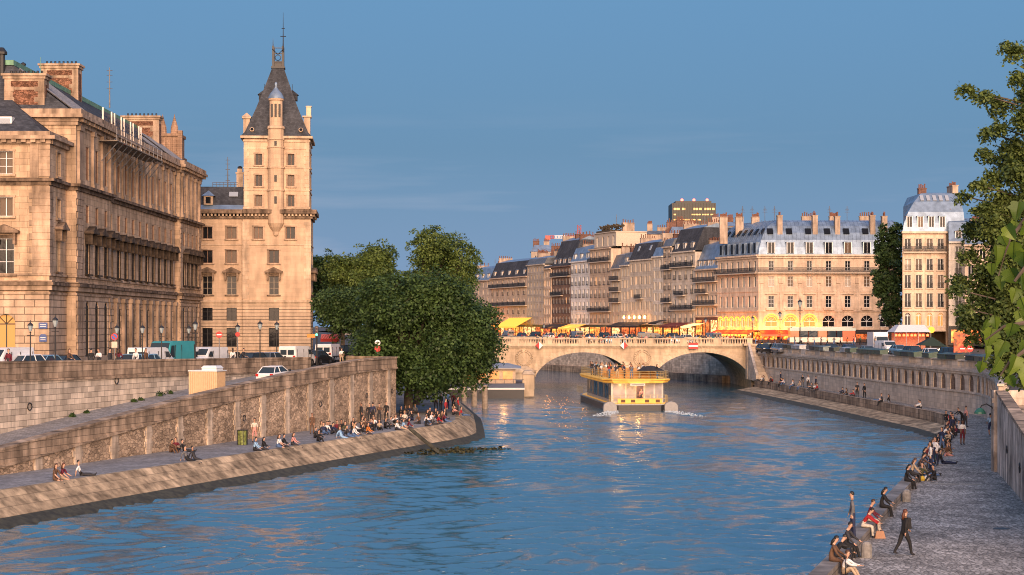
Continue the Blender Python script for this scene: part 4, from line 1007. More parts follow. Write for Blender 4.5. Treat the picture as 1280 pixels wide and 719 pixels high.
for i in range(int((X1-X0)/.5)): m.box(X0+i*.5, X0+i*.5+.24, -.42, -.001, ZC+.02, ZC+.215) if False else m.box(X0+i*.5, X0+i*.5+.24, -.4, -.252, ZC+.04, ZC+.215)
m.build('cornice', BRT, br)
m = MB()
for yy in (-.3, BWID-.1):
    z = ZC+.5; m.box(X0, X1, yy, yy+.4, z+.002, z+.18); m.box(X0, X1, yy-.03, yy+.43, z+.86, z+1.02)
    x = X0; k = 0
    while x < X1-.5:
        if k % 13 < 3: m.box(x, x+.42, yy+.03, yy+.37, z+.18, z+.86)
        else: m.lathe([(.1, z+.18), (.13, z+.35), (.07, z+.6), (.11, z+.72), (.1, z+.86)], 6, (x+.2, yy+.2))
        x += .42; k += 1
m.build('balustrade', BRT, br)
for px in (655, 803, 507):                                       # pier noses
    cx = XA(px, 280); m = MB(); m.lathe([(1.75, -2), (1.75, 2.6), (1.95, 2.65), (1.95, 2.95), (1.3, 3.3), (.4, 3.75)], 16, (cx, -.2), 0, PI, 2*PI)
    m.box(cx-1.75, cx+1.75, -.2, .02, -2, 2.6); m.build('cutwater', BRT, br)
    if px > 600:
        z = 4.95 if px < 700 else 4.95; m = MB()
        for a in range(0, 360, 15):
            if abs(a-90) < 10: continue
            r_ = 1.22; x, zz = cx+r_*math.cos(R(a)), z+r_*math.sin(R(a)); t = R(a+90)
            for s_ in (-.16, .16):
                q = Vector((math.cos(t), 0, math.sin(t)))*.3; nrm = Vector((math.cos(R(a)), 0, math.sin(R(a))))*s_
                m.tube([Vector((x, -.06, zz))-q*.6, Vector((x, -.12, zz))+nrm, Vector((x, -.06, zz))+q*.8+nrm], [.05, .12, .02], 5)
        wr_ = m.build('wreath', BRT, br)
        m = MB()
        m.box(cx-.62, cx-.42, -.12, .0, z-.7, z+.7); m.box(cx+.42, cx+.62, -.12, .0, z-.7, z+.7)
        m.extr([(cx-.44, z+.7), (cx-.66, z+.7), (cx+.44, z-.7), (cx+.66, z-.7)], -.118, .0); m.build('letter_n', BRT, br)
# deck, its rise and pavements
m = MB(); m.quad((X0, 0.1, ZC+.3), (X1, .1, ZC+.3), (X1, 29.9, ZC+.3), (X0, 29.9, ZC+.3)); m.build('roadway', ASPH, br)
# navigation signs on the parapet
RED = mat('sign_red', (.45, .02, .015), .5, .1)
def diamond(px, left_red, lab):
    x = XA(px, 279.3); z = ZA(432, 279.3)
    t = thing('navigation_sign', lab, 'sign', (x, 279.3, z))
    s = .62
    for h, cc in ((-1, RED if left_red else WHITE), (1, WHITE if left_red else RED)):
        m = MB(); m.extr([(0, -s), (h*s, 0), (0, s)] if h > 0 else [(0, -s), (0, s), (-s, 0)], -.06, .0); m.build('half_panel', cc, t)
    m = MB(); m.box(-.05, .05, .002, .15, -s, s*.9); m.build('bracket', IRON, t)
diamond(674, True, 'red and white diamond sign hung over the left pier')
diamond(780, False, 'white and red diamond sign hung over the middle of the bridge')
x = XA(866.5, 279.3); t = thing('navigation_sign', 'rectangular red board with a white bar on the bridge parapet', 'sign', (x, 279.3, ZA(432.5, 279.3)))
m = MB(); m.box(-.75, .75, -.06, 0, -.5, .5); m.build('panel', RED, t); m = MB(); m.box(-.75, .75, -.068, -.062, -.14, .14); m.build('white_bar', WHITE, t)
m = MB(); m.box(-.6, -.5, .002, .15, -.5, .6); m.box(.5, .6, .002, .15, -.5, .6); m.build('bracket', IRON, t)
# abutment stair on the right
st = thing('quay_stair', 'stone stair block against the right end of the bridge', 'stairs', (38.2, 262, 1.6))
m = MB(); m.box(-.4, 2.6, 16, 17.7, 0, 5.4)
for i in range(18): m.box(.1, 2.5, 7+i*.5, 16, i*.27, (i+1)*.27)
m.build('steps', ARC, st)
m = MB(); m.hexa([(-.3, 6.5, 0), (.098, 6.5, 0), (.098, 16, 0), (-.3, 16, 0)], [(-.3, 6.5, 1), (.098, 6.5, 1), (.098, 16, 5.9), (-.3, 16, 5.9)]); m.build('stair_parapet', ARC, st)
m = MB(); m.box(-.9, 4, 15.6, 17.9, 5.402, 5.7); m.build('landing', BRT, st)
# ============================================================ far buildings, generic
def railing_band(parent, o, ang, u0, u1, z, h=.95, dp=.75, name='balcony'):
    ca, sa = math.cos(ang), math.sin(ang)
    m = MB(); m.M = Matrix.Translation((o[0], o[1], 0)) @ Matrix.Rotation(ang, 4, 'Z')
    m.box(u0, u1, -dp, -.002, z-.2, z); b_ = m.build(name, CREAM, parent)
    m = MB(); m.M = Matrix.Translation((o[0], o[1], 0)) @ Matrix.Rotation(ang, 4, 'Z')
    m.box(u0, u1, -dp+.02, -dp+.08, z+h-.07, z+h); m.box(u0, u1, -dp+.03, -dp+.07, z+.1, z+.15); m.box(u0, u1, -dp+.03, -dp+.07, z+.45, z+.5)
    x = u0
    while x < u1: m.box(x, x+.09, -dp+.035, -dp+.065, z, z+h-.07); x += .2
    m.build('railing', IRON, b_)
_m = MB(); _m.lathe([(.13, 0), (.11, .8), (.15, .82), (.13, 1)], 7); TPOT = _m.mesh('chimney_pot', POT)
def chimney(parent, x, y, z0_, z1_, w_=.9, d=2.2, pots=4, mt=None, white=False):
    m = MB(); m.box(x-w_/2, x+w_/2, y-d/2, y+d/2, z0_, z1_); m.box(x-w_/2-.08, x+w_/2+.08, y-d/2-.08, y+d/2+.08, z1_+.002, z1_+.15)
    o = m.build('chimney', mt or CHIM, parent)
    for i in range(pots):
        px_, py_ = (x, lerp(y-d/2+.2, y+d/2-.2, i/max(1, pots-1))) if d > w_ else (lerp(x-w_/2+.2, x+w_/2-.2, i/max(1, pots-1)), y)
        p_ = place('chimney_pot', TPOT, o, (px_, py_, z1_+.15)); p_.scale = (1, 1, random.uniform(.5, .95))
    return o
def aerial(parent, x, y, z, h=3):
    m = MB(); m.tube([(x, y, z), (x, y, z+h)], .05, 4)
    for q in range(4): m.tube([(x-.5+.08*q, y, z+h*.6+q*.28), (x+.5-.08*q, y, z+h*.6+q*.28)], .03, 4)
    m.build('aerial', GREY, parent)
FS = {}
def fstone(i, col):
    k = 'facade_stone_%d' % i
    return stone(k, col, 1.0, .42, .82, .05, .28, .25, .006, .3)
def dormer(parent, x, yf, z, w_, h, mt, roofm, ang=0):
    m = MB(); m.box(x-w_/2-.15, x+w_/2+.15, yf, yf+1.6, z, z+h+.12); d_ = m.build('dormer', mt, parent)
    m = MB(); m.box(x-w_/2, x+w_/2, yf-.04, yf-.005, z+.05, z+h); m.build('pane', random.choice([GLD, GLD, GLC]), d_)
    m = MB(); m.box(x-.03, x+.03, yf-.07, yf-.042, z+.05, z+h); m.box(x-w_/2-.15, x-w_/2, yf-.08, yf-.002, z, z+h+.1); m.box(x+w_/2, x+w_/2+.15, yf-.08, yf-.002, z, z+h+.1); m.build('dormer_frame', WHITE, d_)
    m = MB(); m.add([(x-w_/2-.3, yf-.15, z+h+.12), (x+w_/2+.3, yf-.15, z+h+.12), (x+w_/2+.3, yf+1.7, z+h+.12), (x-w_/2-.3, yf+1.7, z+h+.12), (x, yf-.05, z+h+.42), (x, yf+1.7, z+h+.42)], [(0, 1, 4), (1, 2, 5, 4), (3, 0, 4, 5), (2, 3, 5), (0, 3, 2, 1)]); m.build('dormer_roof', roofm, d_)
def town_house(label, o, ang, W, H, col, nwin, floors, ww=1.1, wh=1.9, roof='slate', rh=3.0, dorm=0, style='w', balc=(), chim=2, shop=3.6, depth=10, grp='houses along the far quay', top=None, sky_=0, garden=False):
    """local x runs along the street front, -y faces the river, z from the pavement"""
    t = thing('town_house', label, 'building', (o[0], o[1], 6.8), ang, grp)
    k = abs(hash(label)) % 97; sm = stone('front_%s' % '_'.join('%02d' % int(c*100) for c in col), col, 1.0, .42, .82, .05, .2, .25, .006, .3)
    fh = (H-shop)/floors; ops = []
    cs = [W*(i+.5)/nwin + (0) for i in range(nwin)]; ww = min(ww, W/nwin*.55)
    wh = min(wh, fh*.68)
    for f in range(floors):
        z = shop+f*fh+fh*.14
        for c in cs: ops.append((c-ww/2, z, ww, wh))
    m = MB(); facade(m, (0, 0), 0, W, shop, H, ops, .28)
    m.quad((W, 0, 0), (W, depth, 0), (W, depth, H), (W, 0, H)); m.quad((0, depth, 0), (0, 0, 0), (0, 0, H), (0, depth, H)); m.quad((W, depth, 0), (0, depth, 0), (0, depth, H), (W, depth, H))
    m.build('wall', sm, t)
    for f in range(floors):
        z = shop+f*fh+fh*.14
        for c in cs: window(t, (0, 0), 0, c, z, ww, wh, style, .25)
    m = MB(); m.box(-.0, W, -.45, .0, H+.002, H+.3); m.box(0, W, -.18, -.002, shop-.1, shop+.18)
    for f in range(1, floors): m.box(0, W, -.06, -.002, shop+f*fh-.06, shop+f*fh+.06)
    m.build('cornice', sm, t)
    for b_ in balc:
        f, u0, u1 = b_; railing_band(t, (0, 0), 0, u0*W, u1*W, shop+f*fh+.08)
    # shopfront band
    m = MB(); m.box(0, W, .02, .4, 0, shop-.1); sh = m.build('shopfront', random.choice([IRON, mat('shop_wood', (.10, .04, .025), .5, .2), GREEN]), t)
    n = max(1, int(W/3))
    for i in range(n):
        a, b = W*(i+.12)/n, W*(i+.88)/n; m = MB(); m.box(a, b, -.03, .018, .5, shop-.7); m.build('shop_window', random.choice([SHOPW1, SHOPW2, SHOPW3]), sh)
    z = H+.3
    rm = {'slate': SLATE, 'zinc': ZINC, 'dark': ZINCD}[roof]
    if rh > 0:
        m = MB(); m.hexa([(0, -.1, z), (W, -.1, z), (W, depth, z), (0, depth, z)], [(0, rh*.42, z+rh), (W, rh*.42, z+rh), (W, depth-1, z+rh), (0, depth-1, z+rh)])
        rf_ = m.build('roof', rm, t)
        m = MB(); m.hexa([(0, rh*.42, z+rh), (W, rh*.42, z+rh), (W, depth-1, z+rh), (0, depth-1, z+rh)], [(0, depth*.5, z+rh+.9), (W, depth*.5, z+rh+.9), (W, depth*.5+.2, z+rh+.9), (0, depth*.5+.2, z+rh+.9)]); m.build('roof_top', ZINC, rf_)
        for i in range(dorm): dormer(rf_, W*(i+.5)/dorm, .25, z+.15, min(.9, W/dorm*.5), min(1.5, rh*.6), sm, ZINCD)
        for i in range(sky_):
            x = W*(i+.5)/sky_; m = MB(); m.hexa([(x-.4, rh*.2, z+rh*.5+.06), (x+.4, rh*.2, z+rh*.5+.06), (x+.4, rh*.34, z+rh*.82+.06), (x-.4, rh*.34, z+rh*.82+.06)], [(x-.4, rh*.2-.1, z+rh*.5+.1), (x+.4, rh*.2-.1, z+rh*.5+.1), (x+.4, rh*.34-.1, z+rh*.82+.1), (x-.4, rh*.34-.1, z+rh*.82+.1)]); m.build('skylight', SKY, rf_)
    zz = z+rh
    for i in range(chim):
        x = .35 if i == 0 else (W-.35 if i == 1 else W*.5)
        chimney(t, x, depth*.45 if i < 2 else depth*.6, H-1, zz+random.uniform(.9, 1.9), .6, random.uniform(2.5, 4.5), random.randint(4, 7), random.choice([CHIM, CHIM, CHIMR]))
    if random.random() < .6: aerial(t, W*.5, depth*.5, zz+.5, random.uniform(1.5, 3))
    return t
def EN(name, c1, s, scale=1.2, lo=.42, hi=.62):
    if name in MATS: return MATS[name]
    m, nt, b, N, L = new_mat(name); b.inputs['Base Color'].default_value = (.12, .05, .02, 1)
    tc = N('ShaderNodeTexCoord'); no = N('ShaderNodeTexNoise'); no.inputs['Scale'].default_value = scale; no.inputs['Detail'].default_value = 6; no.inputs['Roughness'].default_value = .7; L(tc.outputs['Object'], no.inputs['Vector'])
    mr = N('ShaderNodeMapRange'); mr.inputs[1].default_value = lo; mr.inputs[2].default_value = hi; mr.inputs[3].default_value = .04*s; mr.inputs[4].default_value = s; L(no.outputs[0], mr.inputs[0])
    cr = N('ShaderNodeValToRGB'); L(no.outputs[0], cr.inputs[0]); cr.color_ramp.elements[0].position = .4; cr.color_ramp.elements[0].color = (c1[0]*.9, c1[1]*.35, c1[2]*.3, 1); cr.color_ramp.elements[1].position = .65; cr.color_ramp.elements[1].color = (*c1, 1)
    L(cr.outputs[0], b.inputs['Emission Color']); L(mr.outputs[0], b.inputs['Emission Strength']); MATS[name] = m
    return m
SHOPW1 = EN('shop_window_warm', (1, .40, .07), 2.4); SHOPW2 = EN('shop_window_dim', (1, .25, .06), 1.2, 1.0); SHOPW3 = EN('shop_window_bright', (1, .66, .25), 2.6, 1.5)
def rowY(px): return 170.6/((px-640)/F+.3554)
RA = math.atan2(-.9422, .3350)
def row_house(px0, px1, eave, label, col, nwin, floors, **k):
    y0, y1 = rowY(px0), rowY(px1)
    a = Vector((XA(px0, y0), y0)); b = Vector((XA(px1, y1), y1)); W = (b-a).length
    ym = (y0+y1)/2; H = ZA(eave, ym)-6.8
    dx = k.pop('fwd', 0)
    a += Vector((-.9422, -.335))*dx
    return town_house(label, a, RA, W, H, col, nwin, floors, **k)
C1 = (.60, .48, .37); C2 = (.70, .60, .49); C3 = (.46, .38, .31); C4 = (.76, .69, .60); C5 = (.66, .50, .37); C6 = (.26, .17, .13)
row_house(585, 613, 352, 'beige corner house half hidden by the big tree', C1, 5, 6, roof='zinc', rh=3.5, dorm=4)
row_house(613, 659, 348, 'beige house with blue-grey zinc roof beside the left trees', C5, 7, 5, style='wr', roof='slate', rh=4.4, dorm=5, balc=((4, 0, 1), (2, 0, 1)), chim=2)
row_house(659, 681, 332, 'plain grey-beige house with a grid of tiny windows', (.52, .45, .38), 6, 8, ww=.8, wh=1.2, style='p', roof='dark', rh=1.6, chim=3)
row_house(681, 690, 337, 'narrow beige house left of the dark brown one', C5, 3, 6, roof='slate', rh=.6, style='w', chim=3, fwd=.3)
row_house(690, 713.5, 334, 'dark brown house with tall slate mansard', C6, 6, 6, roof='slate', rh=6.6, dorm=4, style='wr', balc=((3, 0, .6), (5, 0, 1)), chim=3)
row_house(713.5, 737, 328, 'white house with iron window railings between brown and tan neighbours', (.80, .78, .75), 5, 5, style='wr', roof='zinc', rh=3.4, dorm=3, chim=2, wh=2.1)
row_house(737, 764, 312, 'tallest tan house with a planted roof terrace', C5, 5, 6, style='wr', roof='dark', rh=0, balc=((5, 0, 1), (1, 0, 1)), chim=0, fwd=.0, wh=2.3)
row_house(764, 776, 337, 'low cream house with dark roof right of the tall tan one', C1, 2, 5, roof='dark', rh=3.2, style='wt', chim=1, balc=((3, 0, 1), (2, 0, 1), (4, 0, 1)))
row_house(776, 787, 333, 'narrow cream house squeezed beside the shuttered house', C2, 3, 5, roof='dark', rh=2.8, dorm=1, style='wt', chim=2)
row_house(787, 816, 326, 'cream house with white shutters and a slate roof skylight', C2, 5, 5, roof='slate', rh=3.8, sky_=2, style='wt', chim=2, balc=((2, .3, .6),))
row_house(816, 829, 322, 'cream house with pairs of white shuttered windows', C4, 2, 6, roof='zinc', rh=2.0, style='wt', chim=2)
row_house(829, 840, 310, 'narrow house with stacked dark balconies', C1, 2, 7, roof='dark', rh=1.6, style='wr', chim=1, balc=((5, 0, 1), (2, 0, 1)))
row_house(840, 869, 316, 'cream house with dark slate mansard and long iron balcony', C2, 4, 5, roof='slate', rh=5.0, dorm=3, style='wr', chim=2, balc=((4, 0, 1), (1, 0, 1), (2, .2, .6)))
row_house(869, 897, 338, 'pale house with black balconies beside the zinc-roofed corner block', C5, 6, 4, roof='zinc', rh=5.2, dorm=5, style='w', chim=2, balc=((3, 0, 1), (2, .1, .6), (1, 0, 1)), shop=5.2)
# set-back upper storey and planting on the tall tan house
yy = rowY(750); t = thing('penthouse', 'set-back cream attic storey with roof garden above the tan house', 'building', (XA(737, rowY(737))+1.2, rowY(737)+.2, ZA(312, rowY(737))+.3), RA)
L_ = (Vector((XA(737, rowY(737)), rowY(737)))-Vector((XA(764, rowY(764)), rowY(764)))).length
m = MB(); facade(m, (0, 0), 0, L_, 0, 3.4, [(q*L_-.6, .3, 1.2, 2.3) for q in (.15, .4, .65, .88)]); m.quad((L_, 0, 0), (L_, 8, 0), (L_, 8, 3.4), (L_, 0, 3.4)); m.quad((0, 8, 0), (0, 0, 0), (0, 0, 3.4), (0, 8, 3.4)); m.quad((0, 8, 0), (0, 8, 3.4), (L_, 8, 3.4), (L_, 8, 0)); m.box(-.2, L_+.2, -.3, 8, 3.402, 3.6); m.build('wall', CREAM, t)
for q in (.15, .4, .65, .88): window(t, (0, 0), 0, q*L_, .3, 1.2, 2.3, 'w')
m = MB(); m.box(L_*.05, L_*.7, .2, 3, 3.602, 4.1)
for i in range(70):
    x, y, z = random.uniform(.2, L_-.3), random.uniform(.1, 2.5), random.uniform(4.0, 5.2); s = random.uniform(.15, .45); m.add([(x-s, y, z-s), (x+s, y+s, z-s*.4), (x, y-s, z+s), (x+s*.5, y+s, z+s*.4)], [(0, 1, 2), (1, 3, 2), (0, 2, 3)])
m.build('roof_garden', mat('roof_plants', (.07, .055, .035), .9, .4), t); aerial(t, L_*.5, 3, 4, 4)
chimney(t, L_*.85, 4, 3.6, 5.6, .8, 3, 5)
# background blocks with roofs and stacks rising behind the row
def back_block(px0, px1, topy, Y, label, col, roofm=ZINC, stacks=2, rh=2):
    a, b = XA(px0, Y), XA(px1, Y); z = ZA(topy, Y)
    t = thing('town_house', label, 'building', (a, Y, 6.8), 0, 'rooftops rising behind the quay row'); W = b-a; H = z-6.8-rh
    sm = stone('front_%s' % '_'.join('%02d' % int(c*100) for c in col), col, 1.0, .42, .82, .05, .2, .25, .006, .3)
    nw_ = max(1, int(W/3)); m = MB(); ops = [(W*(i+.5)/nw_-.5, H-3, 1., 1.8) for i in range(nw_)]; facade(m, (0, 0), 0, W, 0, H, ops)
    m.quad((W, 0, 0), (W, 9, 0), (W, 9, H), (W, 0, H)); m.quad((0, 9, 0), (0, 0, 0), (0, 0, H), (0, 9, H)); m.quad((0, 9, 0), (0, 9, H), (W, 9, H), (W, 9, 0)); m.build('wall', sm, t)
    for i in range(nw_): window(t, (0, 0), 0, W*(i+.5)/nw_, H-3, 1., 1.8, 'w')
    m = MB(); frustum(m, -.2, W+.2, -.2, 9.2, H, 1, W-1, 2, 7, H+rh); m.build('roof', roofm, t)
    for i in range(stacks): chimney(t, W*(i+.5)/stacks, 4.5, H-1, H+rh+random.uniform(.6, 1.8), random.uniform(1.2, 2.6), .8, 5, random.choice([CHIM, CHIMR]))
back_block(664, 690, 306, 505, 'pale rooftop block behind the tiny-windowed house', C3, ZINC, 2)
back_block(690, 720, 311, 480, 'long roof with chimney stacks behind the brown house', C3, SLATE, 3)
back_block(766, 800, 297, 440, 'zinc roof with small gable behind the shuttered houses', C4, ZINC, 2, 3)
back_block(806, 838, 288, 425, 'tan block with dark flues behind the shuttered houses', C5, ZINCD, 2, 1)
back_block(836, 868, 283, 415, 'white gabled block with chimneys behind the dark mansard', C4, ZINC, 3, 2.5)
back_block(862, 893, 284, 402, 'white stair-topped block left of the zinc-roofed corner', C4, ZINC, 2, 1.5)
back_block(888, 925, 277, 395, 'brown party wall with chimney pots behind the zinc roof', (.26, .18, .13), ZINC, 2, 1)
# ---------------------------------------------------------- corner block with zinc mansard
cb = thing('corner_block', 'large cream corner block with blue-grey zinc mansard and orange-lit arches', 'building', (49.2, 345, 6.9))
SB = stone('corner_block_stone', (.70, .54, .41), 1.1, .45, .8, .05, .22, .3, .008, .4)
zc = lambda z: z-6.9
Wf = 28.2; cols = [2.55+3.82*i for i in range(7)]; wall = MB(); ops = []
fl = [(13.8, 1.15, 2.3), (17.9, 1.15, 2.1), (21.1, 1.05, 2.0)]
for c in cols:
    for (z, w_, h) in fl: ops.append((c-w_/2, zc(z), w_, h))
    ops.append((c-1.2, zc(9.9), 2.4, 2.3, 1))
facade(wall, (0, 0), 0, Wf, zc(9.4), zc(24), ops)
for i, c in enumerate(cols):
    for (z, w_, h) in fl: window(cb, (0, 0), 0, c, zc(z), w_, h, 'wx', .25, [GLD, GLD, GLC, GLD, GLD, GLB][(i*3+int(z)) % 6])
    window(cb, (0, 0), 0, c, zc(9.9), 2.4, 2.3, 'wa', .25, GLO if i < 3 else GLD)
sa_ = math.atan2(345-359.7, 49.2-42.8); sl_ = math.hypot(14.7, 6.4); so2 = (42.8-49.2, 14.7)
ops = []; sc_ = [1.5+2.2*i for i in range(7)]
for c in sc_:
    for (z, w_, h) in fl: ops.append((c-.5, zc(z), 1.0, h))
    ops.append((c-.75, zc(9.9), 1.5, 2.3, 1))
facade(wall, so2, sa_, sl_, zc(9.4), zc(24), ops)
for c in sc_:
    for (z, w_, h) in fl: window(cb, so2, sa_, c, zc(z), 1.0, h, 'w')
    window(cb, so2, sa_, c, zc(9.9), 1.5, 2.3, 'wa', .25, GLO)
wall.quad((Wf, 0, 0), (Wf, 14, 0), (Wf, 14, zc(24)), (Wf, 0, zc(24))); wall.quad((Wf, 14.7, 0), (so2[0], 14.7, 0), (so2[0], 14.7, zc(24)), (Wf, 14.7, zc(24)))
wall.build('wall', SB, cb)
MS = Matrix.Translation((so2[0], so2[1], 0)) @ Matrix.Rotation(sa_, 4, 'Z')
m = MB()
for (za, zb_, pr) in ((12.95, 13.25, .25), (16.9, 17.1, .1), (20.3, 20.55, .15), (23.6, 24.0, .3), (24.002, 24.35, .6), (9.2, 9.42, .2)):
    m.M = None; m.box(-pr*.2, Wf, -pr, -.002, zc(za), zc(zb_)); m.M = MS; m.box(0, sl_, -pr, -.002, zc(za), zc(zb_))
m.M = None
for c in cols: m.lathe([(.55, 0), (.55, .01)], 6, (0, 0)) if False else m.box(c-1.25, c+1.25, -.3, -.255, zc(16.4), zc(16.6))
for c in cols: m.box(c-1.1, c+1.1, -.55, -.002, zc(13.26), zc(13.75)); m.box(c-1.0, c+1.0, -.2, -.002, zc(16.35), zc(16.65))
for i in range(8): c = cols[0]-1.91+3.82*i; m.box(c-.4, c+.4, -.16, -.002, zc(18.6), zc(19.7)); m.box(c-.25, c+.25, -.12, -.002, zc(13.3), zc(18.5))
m.build('cornice', SB, cb)
railing_band(cb, (0, 0), 0, -.3, Wf, zc(20.75), 1.0, 1.0); railing_band(cb, so2, sa_, 0, sl_+.2, zc(20.75), 1.0, 1.0)
# curved mansard
prof = [(0, 24.35), (.3, 25.8), (.8, 27.3), (1.6, 28.8), (2.8, 30.2), (4.2, 31.1), (5.6, 31.5)]
m = MB()
def mr_(i, d): # ring corner points for inset d
    s_ = Vector((math.cos(sa_), math.sin(sa_)))
    n_ = Vector((-s_.y, s_.x))
    A_ = Vector(so2)+n_*d; B_ = Vector((0+d*.75+.0, d)); return (A_.x, A_.y), (d*.85, d), (Wf, d)
for (d0, za), (d1, zb_) in zip(prof[:-1], prof[1:]):
    a, b = mr_(0, d0), mr_(0, d1)
    m.quad((*a[0], zc(za)), (*a[1], zc(za)), (*b[1], zc(zb_)), (*b[0], zc(zb_))); m.quad((*a[1], zc(za)), (*a[2], zc(za)), (*b[2], zc(zb_)), (*b[1], zc(zb_)))
b = mr_(0, 5.6); m.add([(*b[0], zc(31.5)), (*b[1], zc(31.5)), (*b[2], zc(31.5)), (Wf, 14, zc(31.5)), (0, 14, zc(31.5))], [(0, 1, 2, 3, 4)])
m.quad((Wf, 0, zc(24)), (Wf, 14, zc(24)), (Wf, 14, zc(31.5)), (Wf, 5.6, zc(31.5)))
m.quad((Wf, 14, zc(24)), (-6, 14.6, zc(24)), (0, 14, zc(31.5)), (Wf, 14, zc(31.5)))
rf_ = m.build('roof', ZINC, cb)
m = MB(); x = .6
while x < Wf:                                                   # standing seams
    m.tube([(x, d-.03, zc(z)) for d, z in prof], .045, 3); x += .8
m.M = MS; u = .5
while u < sl_-1.5: m.tube([(u, d-.03, zc(z)) for d, z in prof], .045, 3); u += .8
m.build('seams', ZINC, rf_)
for i, c in enumerate(cols):
    dormer(rf_, c, -.15, zc(24.6), 1.25, 2.15, ZINC, ZINC)
    m = MB(); m.hexa([(c-.6, 1.3, zc(28.5)), (c+.6, 1.3, zc(28.5)), (c+.6, 2.2, zc(29.6)), (c-.6, 2.2, zc(29.6))], [(c-.6, 1.15, zc(28.6)), (c+.6, 1.15, zc(28.6)), (c+.6, 2.05, zc(29.7)), (c-.6, 2.05, zc(29.7))]); m.build('skylight', GLD, rf_)
for i, c in enumerate(sc_):
    P_ = MS @ Vector((c, -.1, 0)); m = MB(); m.M = MS; m.box(c-.55, c+.55, -.1, 1.3, zc(24.6), zc(26.9)); d_ = m.build('dormer', ZINC, rf_)
    m = MB(); m.M = MS; m.box(c-.38, c+.38, -.14, -.105, zc(24.75), zc(26.7)); m.build('pane', GLD, d_)
    m = MB(); m.M = MS; m.hexa([(c-.4, 1.3, zc(28.5)), (c+.4, 1.3, zc(28.5)), (c+.4, 2.2, zc(29.6)), (c-.4, 2.2, zc(29.6))], [(c-.4, 1.15, zc(28.6)), (c+.4, 1.15, zc(28.6)), (c+.4, 2.05, zc(29.7)), (c-.4, 2.05, zc(29.7))]); m.build('skylight', GLD, rf_)
for px, tp in ((975, 270), (1019, 270), (1047, 271), (1091, 270), (1106, 271)):
    chimney(cb, XA(px, 346.5)-49.2, 2.2, zc(27.5), zc(ZA(tp, 346.5)), 1.0, 1.6, 3, CHIM)
for px in (1010, 1082, 1040, 905, 925, 945): chimney(cb, XA(px, 355)-49.2, 9 if px > 950 else 11, zc(27), zc(32.4), 3.0 if px in (1010, 1082) else 1.6, .9, 7, CHIM)
for px in (929, 941, 957, 1060, 1038, 969): aerial(cb, XA(px, 352)-49.2, 8, zc(31.4), 3.2)
# ground floor, awnings and orange neon of the corner cafe
m = MB(); m.box(0, Wf, .02, .4, 0, zc(9.38)); m.M = MS; m.box(0, sl_, .02, .4, 0, zc(9.38)); sf = m.build('shopfront', mat('shop_wood', (.10, .04, .025), .5, .2), cb)
OR = EN('orange_restaurant_light', (1, .25, .03), 4.2); YE = E('yellow_neon', (1, .50, .04), 1.3); RE_ = E('red_lit_fascia', (1, .06, .02), 1.6)
for i in range(4):
    a = .4+i*3.82; m = MB(); m.box(a, a+3.3, -.03, .018, .5, 2.0); m.build('shop_window', OR, sf)
for i in range(4, 7):
    a = .4+i*3.82; m = MB(); m.box(a, a+3.3, -.03, .018, .5, 2.0); m.build('shop_window', SHOPW2, sf)
for i in range(5):
    a = .8+i*3.3; m = MB(); m.M = MS; m.box(a, a+2.6, -.03, .018, .5, 2.0); m.build('shop_window', SHOPW3 if i % 2 else OR, sf)
for c in cols[:3]:                                              # neon arches
    m = MB(); m.tube([(c+1.45*math.cos(R(a)), -.2, zc(11.0)+1.45*math.sin(R(a))) for a in range(0, 181, 15)], .08, 5)
    m.tube([(c+1.0*math.cos(R(a)), -.2, zc(11.0)+1.0*math.sin(R(a))) for a in range(0, 181, 20)], .05, 5); m.build('neon_arch', YE, cb)
for c in sc_:
    m = MB(); m.M = MS; m.tube([(c+.85*math.cos(R(a)), -.2, zc(11.1)+.85*math.sin(R(a))) for a in range(0, 181, 20)], .07, 5); m.build('neon_arch', YE, cb)
def light(name, loc, col, e, size, kind='AREA', rot=(0, 0, 0)):
    l = bpy.data.lights.new(name, kind); l.energy = e; l.color = col
    if kind == 'AREA': l.shape = 'RECTANGLE'; l.size = size[0]; l.size_y = size[1]
    else: l.shadow_soft_size = size
    o = bpy.data.objects.new(name, l); COL.objects.link(o); o.location = loc; o.rotation_euler = rot; return o
for i, c in enumerate([0.5, 4.3, 8.1, 11.6]): light('cafe_floodlight', (49.2+c, 343.9, 9.75), (1, .27, .01), 340, .2, 'POINT')
for c in (1.5, 5, 8.5, 12, 15.2):
    P_ = MS @ Vector((c, -1.1, 2.9)); light('cafe_floodlight', (P_.x+49.2, P_.y+345, 9.75), (1, .28, .01), 260, .2, 'POINT')
def awning(name, label, o, ang, W, z, dp, drop, mt, vmt, group=None):
    t = thing(name, label, 'awning', (o[0], o[1], z), ang, group)
    m = MB(); m.hexa([(0, -dp, -drop-.04), (W, -dp, -drop-.04), (W, -.06, -.04), (0, -.06, -.04)], [(0, -dp, -drop), (W, -dp, -drop), (W, -.06, 0), (0, -.06, 0)]); m.build('canopy', mt, t)
    m = MB(); m.box(0, W, -dp-.03, -dp-.005, -drop-.35, -drop+.01); m.build('valance', vmt, t)
    m = MB(); m.tube([(.2, -.1, -.6), (.2, -dp, -drop-.1)], .03, 4); m.tube([(W-.2, -.1, -.6), (W-.2, -dp, -drop-.1)], .03, 4); m.build('arms', IRON, t)
    return t
RAW = mat('red_awning_cloth', (.35, .025, .02), .8, .15); WAW = mat('white_awning_cloth', (.62, .62, .64), .8, .08); YAW = mat('yellow_awning_cloth', (.70, .42, .05), .8, .1); DAW = mat('dark_awning_cloth', (.03, .025, .025), .8, .2)
awning('cafe_awning', 'long red awning with glowing orange valance on the corner block front', (49.4, 344.9), 0, 15.5, 9.3, 2.6, .9, RAW, RE_)
